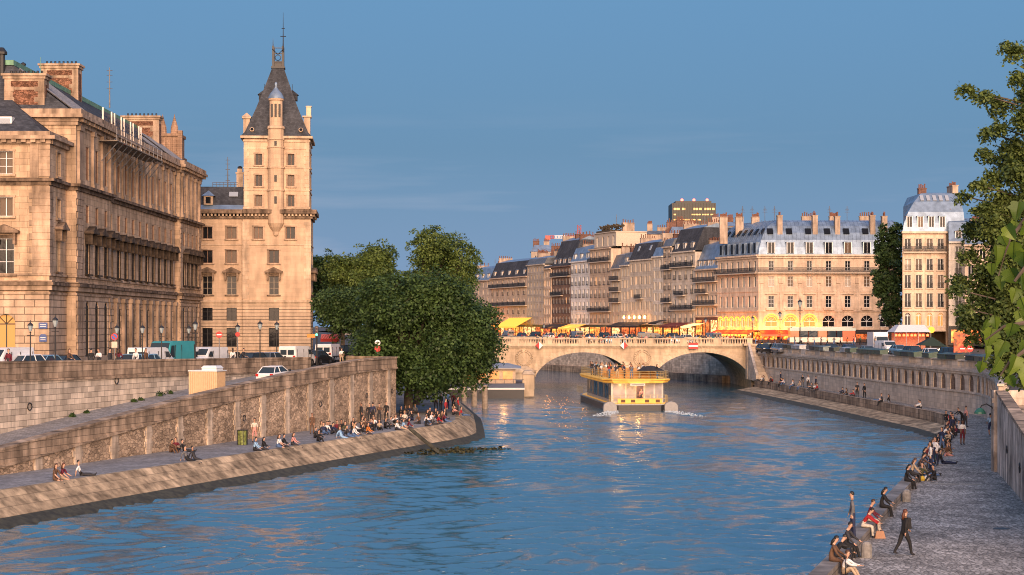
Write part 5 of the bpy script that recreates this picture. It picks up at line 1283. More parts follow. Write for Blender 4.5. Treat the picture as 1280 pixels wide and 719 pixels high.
P_ = MS @ Vector((0, -.1, 0)); awning('cafe_awning', 'red awning with glowing orange valance on the side of the corner block', (P_.x+49.2, P_.y+345), sa_, sl_, 9.3, 2.6, .9, RAW, E('orange_valance', (1, .3, .04), 2.2))
awning('shop_awning', 'black awning under the right arches of the corner block', (65.4, 344.9), 0, 11.5, 9.35, 1.6, .5, DAW, DAW)
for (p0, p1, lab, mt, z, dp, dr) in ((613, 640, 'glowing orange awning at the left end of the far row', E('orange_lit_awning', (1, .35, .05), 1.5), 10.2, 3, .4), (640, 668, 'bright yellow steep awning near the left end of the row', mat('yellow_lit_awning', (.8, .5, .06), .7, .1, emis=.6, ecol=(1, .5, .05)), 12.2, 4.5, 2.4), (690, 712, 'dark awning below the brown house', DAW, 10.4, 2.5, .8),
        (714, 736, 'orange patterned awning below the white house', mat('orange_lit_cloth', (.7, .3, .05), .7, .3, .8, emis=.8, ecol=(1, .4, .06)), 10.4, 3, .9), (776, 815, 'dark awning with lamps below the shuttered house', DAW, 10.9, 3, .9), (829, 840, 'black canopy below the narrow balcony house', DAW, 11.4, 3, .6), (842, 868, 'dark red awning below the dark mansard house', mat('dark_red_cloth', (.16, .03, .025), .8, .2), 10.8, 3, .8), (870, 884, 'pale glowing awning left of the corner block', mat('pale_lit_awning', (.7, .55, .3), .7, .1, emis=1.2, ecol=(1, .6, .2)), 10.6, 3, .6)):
    y0, y1 = rowY(p0), rowY(p1); a = Vector((XA(p0, y0), y0)); b = Vector((XA(p1, y1), y1)); n = Vector((-.9422, -.335))*.6
    awning('shop_awning', lab, a+n, RA, (b-a).length-.3, z, dp, dr, mt, mt)
for i, px in enumerate((620, 650, 676, 700, 722, 745, 770, 790, 800, 812, 834, 852, 862, 880, 890)):
    y = rowY(px); light('shop_lamp', (XA(px, y)-3.0, y-1.4, 10.0), (1, .36, .06), 150, .25, 'POINT')
for i, px in enumerate((784.5, 791, 797.5, 804, 810.5)):              # lanterns over the dark awning
    y = rowY(px); t = tag(None or MB().build('x', IRON), None) if False else None
    m = MB(); m.lathe([(.1, .3), (.25, 0), (.2, -.35), (.05, -.45)], 8); o = m.build('wall_lantern', E('lantern_glow', (1, .45, .12), 12), None, (XA(px, y)-.9, y-.5, 12.1))
    tag(o, 'small glowing wall lantern above the dark awning, %s from the left' % ['first', 'second', 'third', 'fourth', 'fifth'][i], 'lantern', 'lanterns above the dark awning')
# ---------------------------------------------------------- buildings to the right of the tree
rb = thing('rounded_block', 'tall cream building with domed zinc roof right of the dark tree', 'building', (67.8, 300, 6.2))
ops = []; cs = [.9+1.9*i for i in range(4)]; wall = MB()
for c in cs:
    for (z, h) in ((3.9, 2.3), (7.2, 2.4), (10.5, 2.3), (13.6, 2.0), (17.3, 1.8)): ops.append((c-.5, z, 1., h, 1 if z == 3.9 else 0))
facade(wall, (0, 0), 0, 7.5, 3.2, 20, ops)
for c in cs:
    for (z, h) in ((3.9, 2.3), (7.2, 2.4), (10.5, 2.3), (13.6, 2.0), (17.3, 1.8)): window(rb, (0, 0), 0, c, z, 1., h, 'wa' if z == 3.9 else 'wrs', .25, GLO if z == 3.9 and c > 2 else None)
wall.quad((0, 0, 0), (3.3, 14, 0), (3.3, 14, 20), (0, 0, 20)); wall.quad((7.5, 0, 0), (7.5, 0, 20), (11, 5, 20), (11, 5, 0)); wall.quad((11, 5, 0), (11, 14, 0), (11, 14, 20), (11, 5, 20)); wall.quad((3.3, 14, 0), (11, 14, 0), (11, 14, 20), (3.3, 14, 20))
wall.build('wall', SB, rb)
m = MB(); m.box(-.2, 7.7, -.5, -.002, 20.002, 20.35); m.box(-.1, 7.6, -.25, -.002, 16.5, 16.8); m.box(-.1, 7.6, -.3, -.002, 6.5, 6.8); m.box(-.05, 7.55, -.15, -.002, 3, 3.25); m.build('cornice', SB, rb)
railing_band(rb, (0, 0), 0, 0, 7.5, 16.82, .95, .7)
m = MB(); pr = [(0, 20.35, 0), (.2, 21.8, .3), (.8, 23.8, 1.2), (1.8, 25.6, 2.4), (3.4, 27.2, 4.0), (5.4, 27.5, 5.8)]
for (d0, za, e0), (d1, zb_, e1) in zip(pr[:-1], pr[1:]):
    m.quad((e0, d0, za), (10.9-e0*.1, d0, za), (10.9-e1*.1, d1, zb_), (e1, d1, zb_)); m.quad((max(e0, 3.3), 14, za), (e0, d0, za), (e1, d1, zb_), (max(e1, 3.3), 14, zb_)); m.quad((10.9-e0*.1, d0, za), (10.9-e0*.1, 14, za), (10.9-e1*.1, 14, zb_), (10.9-e1*.1, d1, zb_))
m.quad((5.8, 5.4, 27.5), (10.2, 5.4, 27.5), (10.2, 14, 27.5), (5.8, 14, 27.5))
m.quad((3.3, 14, 20), (11, 14, 20), (10.2, 14, 27.5), (5.8, 14, 27.5)); rr = m.build('roof', ZINC, rb)
for c in cs: dormer(rr, c+.35, .15, 20.7, .8, 2.2, ZINC, ZINC)
for i in range(5):
    x = 3.6+i*1.1; m = MB(); m.hexa([(x, 1.95, 25.8), (x+.6, 1.95, 25.8), (x+.6, 2.9, 26.75), (x, 2.9, 26.75)], [(x, 1.85, 25.9), (x+.6, 1.85, 25.9), (x+.6, 2.8, 26.85), (x, 2.8, 26.85)]); m.build('skylight', SKY, rr)
chimney(rb, 10.2, 6, 24, 28.6, 1.0, 4, 5, CHIM); chimney(rb, 5.5, 9, 26, 28.4, 1.4, 1, 4, CHIMR)
town_house('cream narrow house with white party wall right of the domed roof', (XA(1186, 298), 298), R(-12), 6.6, 17.6, C4, 2, 5, roof='zinc', rh=3.4, dorm=2, style='wr', chim=2, grp='houses on the right side street', shop=3.4)
town_house('beige house with small windows behind the right-hand tree', (XA(1206, 292), 292), R(-35), 10, 16.8, C1, 5, 5, roof='zinc', rh=3.0, dorm=3, style='w', chim=2, grp='houses on the right side street', shop=3.4)
town_house('long beige house mostly behind the right-hand foliage', (XA(1206, 292)+8.3, 286), R(-55), 34, 16.2, C5, 11, 5, roof='zinc', rh=3.0, dorm=6, style='w', chim=2, grp='houses on the right side street', shop=3.4)
# ---------------------------------------------------------- distant tower block
tb_ = thing('office_tower', 'distant dark glass office tower with lit floors and red roof lamps', 'building', (XA(840, 1300), 1300, 6))
W = 33.; H = ZA(254, 1300)-6
m = MB(); m.box(0, W, 0, 30, 0, H); m.box(3, W-3, 3, 26, H, H+1.8); m.build('curtain_wall', mat('dark_curtain_wall', (.018, .020, .018), .5, .1, .1), tb_)
LR = E('lit_office_row', (1, .62, .22), .16)
for i in range(9):
    z = H-5.2-i*3.9
    m = MB(); x = 1.
    while x < W-1:
        w_ = random.uniform(.8, 5)
        if random.random() < (.9 if i == 0 else .42): m.box(x, min(W-1, x+w_), -.15, -.01, z, z+(1.6 if i == 0 else 1.0))
        x += w_+random.uniform(.4, 2)
    m.build('lit_floor', LR, tb_)
m = MB()
for i in range(16): m.box(1+i*2.07, 1.3+i*2.07, -.3, -.005, 0, H)
m.build('mullions', mat('tower_mullion', (.045, .04, .032), .6, .1), tb_)
for x in (8, 17, 27): m = MB(); m.lathe([(.9, H+1.8), (.9, H+3.4), (.3, H+3.6)], 8, (x, 5)); m.build('roof_lamp', E('red_beacon', (1, .10, .06), 5), tb_)
# crane
cr = thing('tower_crane', 'red and white tower crane jib above the far roofs', 'crane', (XA(722, 620), 620, 6))
m = MB(); zj = ZA(298, 620)-6
def lattice(m, a, b, w_, n):
    a, b = Vector(a), Vector(b); d = (b-a)/n; up = Vector((0, 0, w_)) if abs(d.x) > abs(d.z) else Vector((w_, 0, 0))
    m.tube([a, b], .13, 4); m.tube([a+up, b+up], .13, 4)
    for i in range(n): m.tube([a+d*i, a+d*(i+1)+up], .09, 4); m.tube([a+d*i+up, a+d*(i+1)], .09, 4)
lattice(m, (0, 0, 0), (0, 0, zj+4.8), 1.2, 26); m.build('mast', mat('crane_red', (.42, .10, .08), .6, .1), cr)
m = MB(); lattice(m, (-3.8, 0, zj), (2.2, 0, zj), .9, 5); lattice(m, (-11.5, 0, zj), (-8.3, 0, zj), .9, 3); m.box(-11.6, -9.8, -.5, .5, zj-.7, zj+1); m.build('jib', mat('crane_red', (.42, .10, .08)), cr)
m = MB(); lattice(m, (-8.3, 0, zj), (-3.8, 0, zj), .9, 4); m.build('jib_white', WHITE, cr)
# ============================================================ trees
def leaf_mat(name, dark, light, trans=.25):
    m, nt, b, N, L = new_mat(name)
    g = N('ShaderNodeNewGeometry'); cr = N('ShaderNodeValToRGB'); L(g.outputs['Random Per Island'], cr.inputs[0])
    cr.color_ramp.elements[0].color = (*dark, 1); cr.color_ramp.elements[1].color = (*light, 1)
    tc = N('ShaderNodeTexCoord'); no = N('ShaderNodeTexNoise'); no.inputs['Scale'].default_value = .55; no.inputs['Detail'].default_value = 3; L(tc.outputs['Object'], no.inputs['Vector'])
    mr = N('ShaderNodeMapRange'); mr.inputs[1].default_value = .35; mr.inputs[2].default_value = .65; mr.inputs[3].default_value = -.28; mr.inputs[4].default_value = .28; L(no.outputs[0], mr.inputs[0])
    ad = N('ShaderNodeMath'); ad.operation = 'ADD'; L(g.outputs['Random Per Island'], ad.inputs[0]); L(mr.outputs[0], ad.inputs[1]); L(ad.outputs[0], cr.inputs[0])
    L(cr.outputs[0], b.inputs['Base Color']); b.inputs['Roughness'].default_value = .55; b.inputs['Specular IOR Level'].default_value = .3
    tr = N('ShaderNodeBsdfTranslucent'); L(cr.outputs[0], tr.inputs[0]); mx = N('ShaderNodeMixShader'); mx.inputs[0].default_value = trans
    L(b.outputs[0], mx.inputs[1]); L(tr.outputs[0], mx.inputs[2]); L(mx.outputs[0], nt.nodes['Material Output'].inputs[0])
    return m
BARK = mat('bark', (.085, .065, .05), .9, .35, 6, 0, .6)
LF_CH = leaf_mat('chestnut_leaves', (.020, .045, .014), (.085, .145, .038))
LF_PO = leaf_mat('poplar_leaves', (.045, .08, .018), (.16, .22, .05))
LF_DK = leaf_mat('dark_leaves', (.022, .048, .018), (.09, .15, .042))
LF_NR = leaf_mat('near_foliage', (.038, .068, .018), (.15, .20, .05))
def leaf_cloud(lobes, n, size, clump, seed, flat=.35, per=40, fill=.35):
    """lobes: (x,y,z,rx,ry,rz); leaf faces gathered in drooping clumps spread through each lobe"""
    rng = np.random.default_rng(seed); vol = np.array([(l[3]*l[4]*l[5])**(2/3) for l in lobes]); vol /= vol.sum()
    nc = max(1, n//per); Cs = []; Ns = []
    for l, w_ in zip(lobes, vol):
        k = max(3, int(nc*w_)); d = rng.normal(size=(k, 3)); d /= np.linalg.norm(d, axis=1)[:, None]
        r = (1-fill*rng.random(k)**1.3*1.0)*(1+.13*rng.normal(size=k)); r = np.clip(r, .15, 1.14)
        Cs.append(np.array(l[:3])+d*r[:, None]*np.array(l[3:6])); Ns.append(d)
    Cs = np.concatenate(Cs); Ns = np.concatenate(Ns); k = len(Cs)
    idx = np.repeat(np.arange(k), per); m_ = len(idx)
    crad = clump*(.6+.8*rng.random(k))[idx]
    th = rng.random(m_)*2*PI; rr = np.sqrt(rng.random(m_))
    up = np.array([0, 0, 1.]); nn = Ns[idx]*.7+up*.8; nn /= np.linalg.norm(nn, axis=1)[:, None]
    a = np.cross(nn, np.array([.3, .9, .1])); a /= np.linalg.norm(a, axis=1)[:, None]; b = np.cross(nn, a)
    P = Cs[idx] + a*(np.cos(th)*rr*crad)[:, None] + b*(np.sin(th)*rr*crad)[:, None] + nn*(-(rr**2)*crad*.45 + rng.normal(size=m_)*crad*flat*.5)[:, None]
    ln = nn + rng.normal(size=(m_, 3))*.55; ln /= np.linalg.norm(ln, axis=1)[:, None]
    u = np.cross(ln, rng.normal(size=(m_, 3))); u /= np.linalg.norm(u, axis=1)[:, None]; v = np.cross(ln, u)
    s = size*(.6+.8*rng.random(m_)); s1 = (s*.5)[:, None]; s2 = (s*.32)[:, None]
    V = np.stack([P-u*s1, P+v*s2-ln*s1*.12, P+u*s1, P-v*s2-ln*s1*.12], 1).reshape(-1, 3)
    Fc = np.arange(m_*4).reshape(-1, 4)
    return V, Fc
def tree(name, label, base, h_trunk, lobes, n, size, clump, lm, seed, r0=.35, group=None, lean=(0, 0), fill=.4, per=40):
    t = thing(name, label, 'tree', base, 0, group); rnd = random.Random(seed)
    m = MB(); top = Vector((lean[0], lean[1], h_trunk)); m.tube([(0, 0, -.3), (0, 0, .0), (lean[0]*.4, lean[1]*.4, h_trunk*.5), top], [r0*1.3, r0*1.05, r0*.85, r0*.7], 9)
    for l in lobes:
        c = Vector(l[:3]); mid_ = top.lerp(c, .5)+Vector((rnd.uniform(-.4, .4), rnd.uniform(-.4, .4), .3)); m.tube([top-Vector((0, 0, .3)), mid_, c], [r0*.55, r0*.32, r0*.14], 6)
        for q in range(5):
            d = Vector((rnd.uniform(-1, 1)*l[3], rnd.uniform(-1, 1)*l[4], rnd.uniform(-.5, 1)*l[5]))*.75; m.tube([mid_.lerp(c, rnd.random()), c+d*.5, c+d], [r0*.14, r0*.08, r0*.03], 4)
    m.build('trunk', BARK, t)
    V, Fc = leaf_cloud(lobes, n, size, clump, seed, per=per, fill=fill)
    place('crown', mesh_np('crown', V, Fc, lm), t); return t
def rlobes(c, R3, n, seed, rr=.45):
    rnd = random.Random(seed); out = [(c[0], c[1], c[2], R3[0]*.72, R3[1]*.72, R3[2]*.76)]
    for i in range(n):
        a = 2*PI*i/n + rnd.uniform(-.3, .3); e = rnd.uniform(-.7, 1.0)
        ce = math.sqrt(max(0, 1-(e*.8)**2)); k = rnd.uniform(.55, .72)
        s = rr*rnd.uniform(.8, 1.2)
        out.append((c[0]+R3[0]*k*math.cos(a)*ce, c[1]+R3[1]*k*math.sin(a)*ce, c[2]+R3[2]*.66*e, R3[0]*s, R3[1]*s, R3[2]*s*.8))
    return out
tree('chestnut_tree', 'big dark chestnut tree overhanging the tip of the left promenade', (-10.3, 172, 1.6), 4.4, rlobes((1.5, 0, 7.6), (8.0, 7, 7.1), 26, 3, .33), 105000, .31, 1.25, LF_CH, 3, .5, fill=.45)
tree('poplar_tree', 'tall yellow-green tree rising behind the big chestnut', (-10.6, 203, 1.6), 9, rlobes((1.8, 0, 14.2), (5.0, 5, 6.4), 12, 5, .40), 34000, .28, .75, LF_PO, 5, .35, fill=.5)
tree('plane_tree', 'green tree with rounded top left of the tall yellow-green one', (-17.5, 213, 6.35), 6, rlobes((-.6, 0, 9.3), (5.2, 4.8, 5.4), 12, 8, .40), 34000, .29, .8, LF_PO, 8, .35, fill=.5)
tree('plane_tree', 'dark tree close against the tower block', (-23.2, 226, 6.4), 5, rlobes((-.6, 0, 8.4), (4.4, 4, 5.6), 10, 12, .42), 22000, .33, .9, LF_DK, 12, .32, fill=.5)
tree('plane_tree', 'dark leafy tree behind the vans near the ramp top', (-19.2, 196, 6.35), 4, rlobes((.6, 0, 5.6), (4.2, 3.6, 3.9), 9, 14, .42), 22000, .30, .9, LF_DK, 14, .3, fill=.5)
tree('plane_tree', 'tree at the water side behind the chestnut', (-10.5, 226, 1.6), 8, rlobes((1.4, 0, 13.0), (5.2, 5, 5.6), 12, 17, .42), 26000, .33, .9, LF_PO, 17, .35, fill=.5)
tree('plane_tree', 'low tree whose foliage hangs over the moored barge', (-10.5, 190, 1.6), 5, rlobes((2.6, 0, 8.0), (5.6, 5, 5.2), 12, 21, .42), 30000, .30, .9, LF_CH, 21, .35, fill=.5)
tree('plane_tree', 'distant tree between the tower block and the bridge', (-27, 262, 6.6), 6, rlobes((0, 0, 9.0), (7, 5, 5.2), 10, 23, .42), 11000, .55, 1.0, LF_DK, 23, .35, fill=.5)
tree('plane_tree', 'distant tree behind the chestnut beside the bridge end', (-18, 268, 6.6), 6, rlobes((0, 0, 8.0), (6, 5, 5.0), 10, 25, .42), 10000, .55, 1.0, LF_DK, 25, .35, fill=.5)
tree('lime_tree', 'tall narrow dark tree between the corner block and the domed building', (69.6, 318, 6.3), 5, [(0, 0, 19.0, 2.4, 2.4, 4.2), (-.3, 0, 14.5, 3.2, 3, 4.4), (.5, 0, 10, 3.0, 3, 3.6), (-1.2, 0, 17, 1.9, 2, 2.6), (1.2, 0, 20.5, 1.7, 2, 2.6), (-1.4, 0, 12, 2, 2, 2.4), (.5, 0, 6.5, 2.2, 2, 2.4)], 13000, .55, .9, LF_DK, 31, .35, fill=.4)
# tree leaning in at the right edge
Yn = 62.
def NL(px, py, r, ry=None): return (XA(px, Yn)-22.0, random.uniform(-.8, .8), ZA(py, Yn)-2.4, r/F*Yn, r/F*Yn, (ry or r)/F*Yn)
random.seed(5)
nl = [NL(1272, 62, 14), NL(1262, 55, 8), NL(1276, 95, 12), NL(1215, 108, 13, 8), NL(1236, 118, 15, 9), NL(1256, 128, 16, 14), NL(1275, 150, 20), NL(1250, 160, 14, 10), NL(1240, 163, 12, 8), NL(1272, 185, 20),
      NL(1238, 190, 12, 9), NL(1262, 215, 18), NL(1240, 222, 15), NL(1217, 232, 14, 9), NL(1206, 245, 9, 7), NL(1255, 250, 20), NL(1278, 250, 24), NL(1225, 262, 16, 12), NL(1236, 290, 18), NL(1265, 300, 26), NL(1215, 318, 14, 10), NL(1245, 335, 24),
      NL(1205, 350, 16, 10), NL(1190, 362, 12, 8), NL(1228, 368, 20, 14), NL(1258, 380, 26), NL(1198, 385, 14, 9), NL(1215, 402, 14, 12), NL(1240, 415, 18, 16), NL(1268, 425, 20, 18), NL(1222, 425, 9, 8), NL(1300, 120, 30, 50), NL(1310, 230, 40, 60), NL(1305, 350, 40, 60)]
t = thing('poplar_tree', 'dark ragged tree leaning in at the right edge of the view', 'tree', (22.0, Yn, 2.4))
m = MB(); m.tube([(1, 0, -2), (.6, 0, 5), (-.4, 0, 11), (-.9, 0, 17)], [.4, .33, .22, .1], 9)
for l in nl:
    z = max(2, l[2]-2.0); m.tube([(.6-.085*z, 0, z), ((l[0]+.3)*.5, l[1]*.5, (l[2]+z)/2+.2), l[:3]], [.09, .05, .02], 5)
m.build('trunk', BARK, t); nl += [NL(1255, 275, 40), NL(1272, 345, 46), NL(1262, 400, 42, 46), NL(1240, 395, 30, 26), NL(1232, 345, 22, 18), NL(1275, 200, 30), NL(1225, 285, 20, 14), NL(1285, 455, 40, 30), NL(1252, 452, 24, 18)]
nl += [NL(1345, 160, 45, 60), NL(1390, 250, 60), NL(1350, 300, 50, 60), NL(1400, 380, 55, 50), NL(1345, 430, 45), NL(1385, 140, 45), NL(1330, 60, 40), NL(1370, 30, 45), NL(1440, 300, 50, 60)]
V, Fc = leaf_cloud(nl, 125000, .14, .27, 44, per=14, fill=.9); place('crown', mesh_np('crown', V, Fc, LF_NR), t)
# big lobed leaves close to the camera, on a branch of a tree standing beside the viewpoint
t = thing('maple_tree', 'bright green lobed leaves of a nearby branch at the right edge', 'tree', (5.6, 9.5, 1.6))
m = MB(); m.tube([(0, 0, 0), (0, 0, 4), (-.1, 0, 8), (-.3, 0, 12)], [.3, .26, .2, .1], 10); m.build('trunk', BARK, t)
NLM, nt, b, N, L = new_mat('backlit_leaf'); b.inputs['Base Color'].default_value = (.17, .26, .03, 1); b.inputs['Roughness'].default_value = .45
g = N('ShaderNodeNewGeometry'); cr = N('ShaderNodeValToRGB'); L(g.outputs['Random Per Island'], cr.inputs[0]); cr.color_ramp.elements[0].color = (.045, .10, .012, 1); cr.color_ramp.elements[1].color = (.19, .27, .025, 1); L(cr.outputs[0], b.inputs['Base Color'])
tr = N('ShaderNodeBsdfTranslucent'); L(cr.outputs[0], tr.inputs[0]); mx = N('ShaderNodeMixShader'); mx.inputs[0].default_value = .45; L(b.outputs[0], mx.inputs[1]); L(tr.outputs[0], mx.inputs[2]); L(mx.outputs[0], nt.nodes['Material Output'].inputs[0])
half = [(0, 0), (.07, .0), (.16, -.03), (.26, -.03), (.35, .02), (.41, .10), (.38, .16), (.36, .20), (.42, .24), (.48, .30), (.51, .38), (.44, .41), (.37, .43), (.33, .47), (.33, .53), (.29, .60), (.24, .68), (.19, .77), (.12, .87), (.05, .95), (0, 1.0)]
rnd = random.Random(9)
def big_leaf(m, c, s, yaw, roll, pitch):
    M = Matrix.Translation(c) @ Matrix.Rotation(yaw, 4, 'Z') @ Matrix.Rotation(pitch, 4, 'X') @ Matrix.Rotation(roll, 4, 'Y')
    cv = rnd.uniform(.25, .6); tw2 = rnd.uniform(-.5, .5)
    def P(x, y): return M @ Vector((x*s, -cv*s*abs(x)+.30*s*y*y*cv*2+tw2*s*x*y+.05*s*math.sin(9*y)*abs(x), y*s))
    mid_ = [P(0, q[1]) for q in half]
    L_ = [P(-q[0], q[1]) for q in half]; R_ = [P(q[0], q[1]) for q in half]
    for side in (L_, R_):
        n = len(half); vs_ = mid_+side
        if side is L_: m.tube([P(0, y_)+M.to_3x3()@Vector((0, -.004, 0)) for y_ in (-.45, 0, .5, .98)], [.0022, .002, .0016, .0006], 4)
        fs = [(i, i+1, n+i+1, n+i) for i in range(n-1)]; m.add(vs_, fs)
def PXP(px, py, Y): return Vector((XA(px, Y)-5.6, Y-9.5, ZA(py, Y)-1.6))
tw_ = [[(1330, 235), (1290, 262), (1262, 300), (1248, 345)], [(1330, 300), (1292, 320), (1268, 352)], [(1340, 395), (1290, 402), (1255, 408), (1232, 425)], [(1340, 420), (1290, 432), (1262, 452), (1250, 470)], [(1335, 345), (1290, 365), (1272, 385)]]
m = MB()
for q in tw_: m.tube([PXP(x, y, 9.5) for x, y in q], [.022, .014, .008, .004][:len(q)], 6)
for q in tw_: m.tube([(-.25, 0, 8.8 if q[0][1] < 350 else 8.3), tuple(PXP(1400, q[0][1], 9.5)), tuple(PXP(*q[0], 9.5))], [.06, .035, .022], 6)
m.build('branch', BARK, t)
m = MB()
spots = [(1252, 300, 24), (1240, 335, 22), (1270, 368, 26), (1234, 405, 20), (1228, 458, 22), (1262, 476, 24), (1274, 395, 24), (1274, 262, 34), (1258, 290, 30), (1245, 318, 40), (1268, 312, 36), (1262, 345, 38), (1278, 350, 36), (1270, 285, 26), (1280, 322, 40), (1250, 352, 24), (1276, 380, 26), (1240, 420, 34), (1232, 440, 26), (1256, 436, 34), (1250, 458, 34), (1266, 412, 30), (1278, 405, 32), (1270, 455, 36), (1282, 436, 32), (1286, 470, 34), (1244, 402, 22), (1290, 280, 40), (1295, 340, 44), (1296, 400, 40)]
for px, py, s in spots:
    Y = rnd.uniform(9.1, 9.9); s *= .72; big_leaf(m, PXP(px, py-s*.35, Y), s/F*Y*1.0, rnd.uniform(-.7, .7), rnd.uniform(2.5, 3.8), rnd.uniform(-.5, .5))
m.build('leaves', NLM, t)
# low weeds on the ramp wall foot
for px, py, s in ((90, 521, .5), (108, 521, .35), (167, 507, .5), (176, 507, .4), (200, 499, .6), (213, 498, .5)):
    Yw = None
    for yy in range(80, 162):
        if XA(px, yy) <= interp(BW, yy)+.3 : Yw = yy
    Yw = (-50.2-18.44+.4)/((px-640)/F-.3073); zz = interp(LT, Yw)-1.05
    V, Fc = leaf_cloud([(0, 0, .25*s, .5*s, .4*s, .4*s)], 260, .12, .15, px, per=13, fill=.9)
    tag(place('weed', mesh_np('weed', V, Fc, LF_CH), None, (XA(px, Yw), Yw, zz)), 'small green weed tuft at the foot of the pale block wall', 'weed', 'weeds along the retaining wall')
# ============================================================ people
SLEN = dict(thigh=.43, shin=.42, uarm=.28, farm=.25)
def skin_bake(vs, es, rad, root):
    me = bpy.data.meshes.new('tmp'); me.from_pydata(vs, es, []); o = bpy.data.objects.new('tmp', me); COL.objects.link(o)
    md = o.modifiers.new('skin', 'SKIN'); md.use_smooth_shade = True; md.branch_smoothing = .6
    for i, r in enumerate(rad):
        sv = me.skin_vertices[0].data[i]; sv.radius = r; sv.use_root = (i == root)
    s2 = o.modifiers.new('sub', 'SUBSURF'); s2.levels = 1; s2.render_levels = 1
    bpy.context.view_layer.update(); dg = bpy.context.evaluated_depsgraph_get()
    out = bpy.data.meshes.new_from_object(o.evaluated_get(dg)); V = [tuple(v.co) for v in out.vertices]; Fc = [tuple(p.vertices) for p in out.polygons]
    bpy.data.objects.remove(o); bpy.data.meshes.remove(me); bpy.data.meshes.remove(out)
    return V, Fc
def dseg(p, a, b):
    d = b-a; t = max(0, min(1, (p-a).dot(d)/max(1e-9, d.dot(d)))); return (p-a-d*t).length
def pose_mesh(name, pel=(0, 0, .93), torso=3, th=(4, -4), sh=(2, -6), ua=(8, -6), fa=(20, 15), spread=5, aspread=12, ft=None, head=0, sid=0, cross=False, hipz=None):
    pel = Vector(pel); rt = R(torso)
    up = Vector((0, -math.sin(rt), math.cos(rt)))
    V = []; E_ = []; Rd = []; bones = []
    def v(p, rx, ry=None): V.append(Vector(p)); Rd.append((rx, ry or rx)); return len(V)-1
    def e(a, b, c): E_.append((a, b)); bones.append((V[a], V[b], c))
    p0 = v(pel, .150, .120); waist = v(pel+up*.17, .138, .105); chest = v(pel+up*.36, .168, .12); nb = v(pel+up*.50, .075, .07)
    hd = Vector((0, -math.sin(rt*.4+R(head)), math.cos(rt*.4+R(head))))
    nk = v(V[nb]+hd*.07, .052); h1 = v(V[nk]+hd*.07+Vector((0, -.015, 0)), .068, .075); h2 = v(V[h1]+hd*.09, .082, .092); h3 = v(V[h2]+hd*.075, .05, .055)
    e(p0, waist, 2); e(waist, chest, 1); e(chest, nb, 1); e(nb, nk, 0); e(nk, h1, 0); e(h1, h2, 0); e(h2, h3, 0)
    hands = []; feet = []
    for k, sx in enumerate((-1, 1)):
        hip = v(pel+Vector((sx*.095, 0, -.04)), .108); e(p0, hip, 2)
        def dirv(a, s): return Vector((sx*math.sin(R(s))*1.0, -math.sin(R(a))*math.cos(R(s)), -math.cos(R(a))*math.cos(R(s))))
        kn = v(V[hip]+dirv(th[k], spread)*SLEN['thigh'], .072); e(hip, kn, 2)
        ank = v(V[kn]+dirv(sh[k], -55 if cross else spread*.2)*SLEN['shin'], .050); e(kn, ank, 5)
        f_ = Vector((0, -1, 0)) if ft is None else Vector((0, -math.cos(R(ft)), math.sin(R(ft))))
        toe = v(V[ank]+f_*.16+Vector((0, 0, -.045 if ft is None else 0)), .036, .03); e(ank, toe, 3); heel = v(V[ank]-f_*.03+Vector((0, 0, -.04 if ft is None else 0)), .04); e(ank, heel, 3)
        s_ = v(V[chest]+up*.10+Vector((sx*.165, 0, 0)), .074); e(chest, s_, 1)
        el = v(V[s_]+dirv(ua[k], aspread)*SLEN['uarm'], .052); e(s_, el, 1)
        wr_ = v(V[el]+dirv(fa[k], -6)*SLEN['farm'], .034); e(el, wr_, 4)
        pd = (V[wr_]-V[el]).normalized(); pa = v(V[wr_]+pd*.075, .03, .018); e(wr_, pa, 0); hands.append((V[pa].copy(), pd, sx))
    vs, fs = skin_bake([tuple(q) for q in V], E_, Rd, 0)
    m = MB()
    for f in fs:
        pass
    n = 0; mats_ = []
    VV = [Vector(q) for q in vs]
    for f in fs:
        c = sum((VV[i] for i in f), Vector())/len(f); best = min(bones, key=lambda b: dseg(c, b[0], b[1])); mats_.append(best[2])
    m.v = vs; m.f = list(fs); m.m = mats_
    for c, d, sx in hands:                                          # five separate, bent fingers
        sd = d.cross(Vector((0, -1, 0)) if abs(d.y) < .8 else Vector((0, 0, 1))).normalized(); nn = d.cross(sd)
        for q, L_ in enumerate((.062, .075, .07, .055)):
            b0 = c+sd*(-.027+.018*q); m.tube([b0-d*.01, b0+d*L_*.55, b0+d*L_*.95-nn*.022], [.0105, .0095, .007], 5, 0)
        m.tube([c-d*.05+sd*.028*sx, c-d*.015+sd*.058*sx, c+d*.018+sd*.062*sx], [.012, .011, .008], 5, 0)
    hc = V[h2]; fwd = Vector((0, -math.cos(rt*.4+R(head)), -math.sin(rt*.4+R(head))))
    for sx in (-1, 1):
        p = hc+fwd*.083+Vector((sx*.03, 0, 0))-hd*.005; m.tube([p-fwd*.01, p+fwd*.006], [.011, .006], 6, 6)
        p = hc+Vector((sx*.083, .0, 0))-hd*.01; m.tube([p-hd*.025, p, p+hd*.028], [.008, .016, .01], 5, 0)
    p = hc+fwd*.085-hd*.03; m.tube([p+hd*.03, p+fwd*.02, p-hd*.008], [.006, .013, .007], 5, 0)
    p = hc+fwd*.08-hd*.062; m.tube([p-Vector((.022, 0, 0)), p+fwd*.006, p+Vector((.022, 0, 0))], [.004, .007, .004], 5, 7)
    zmin = min(q[2] for q in m.v)
    me = m.mesh('person_'+name, [SK1]*8, True)
    # hair
    ang = rt*.4+R(head)
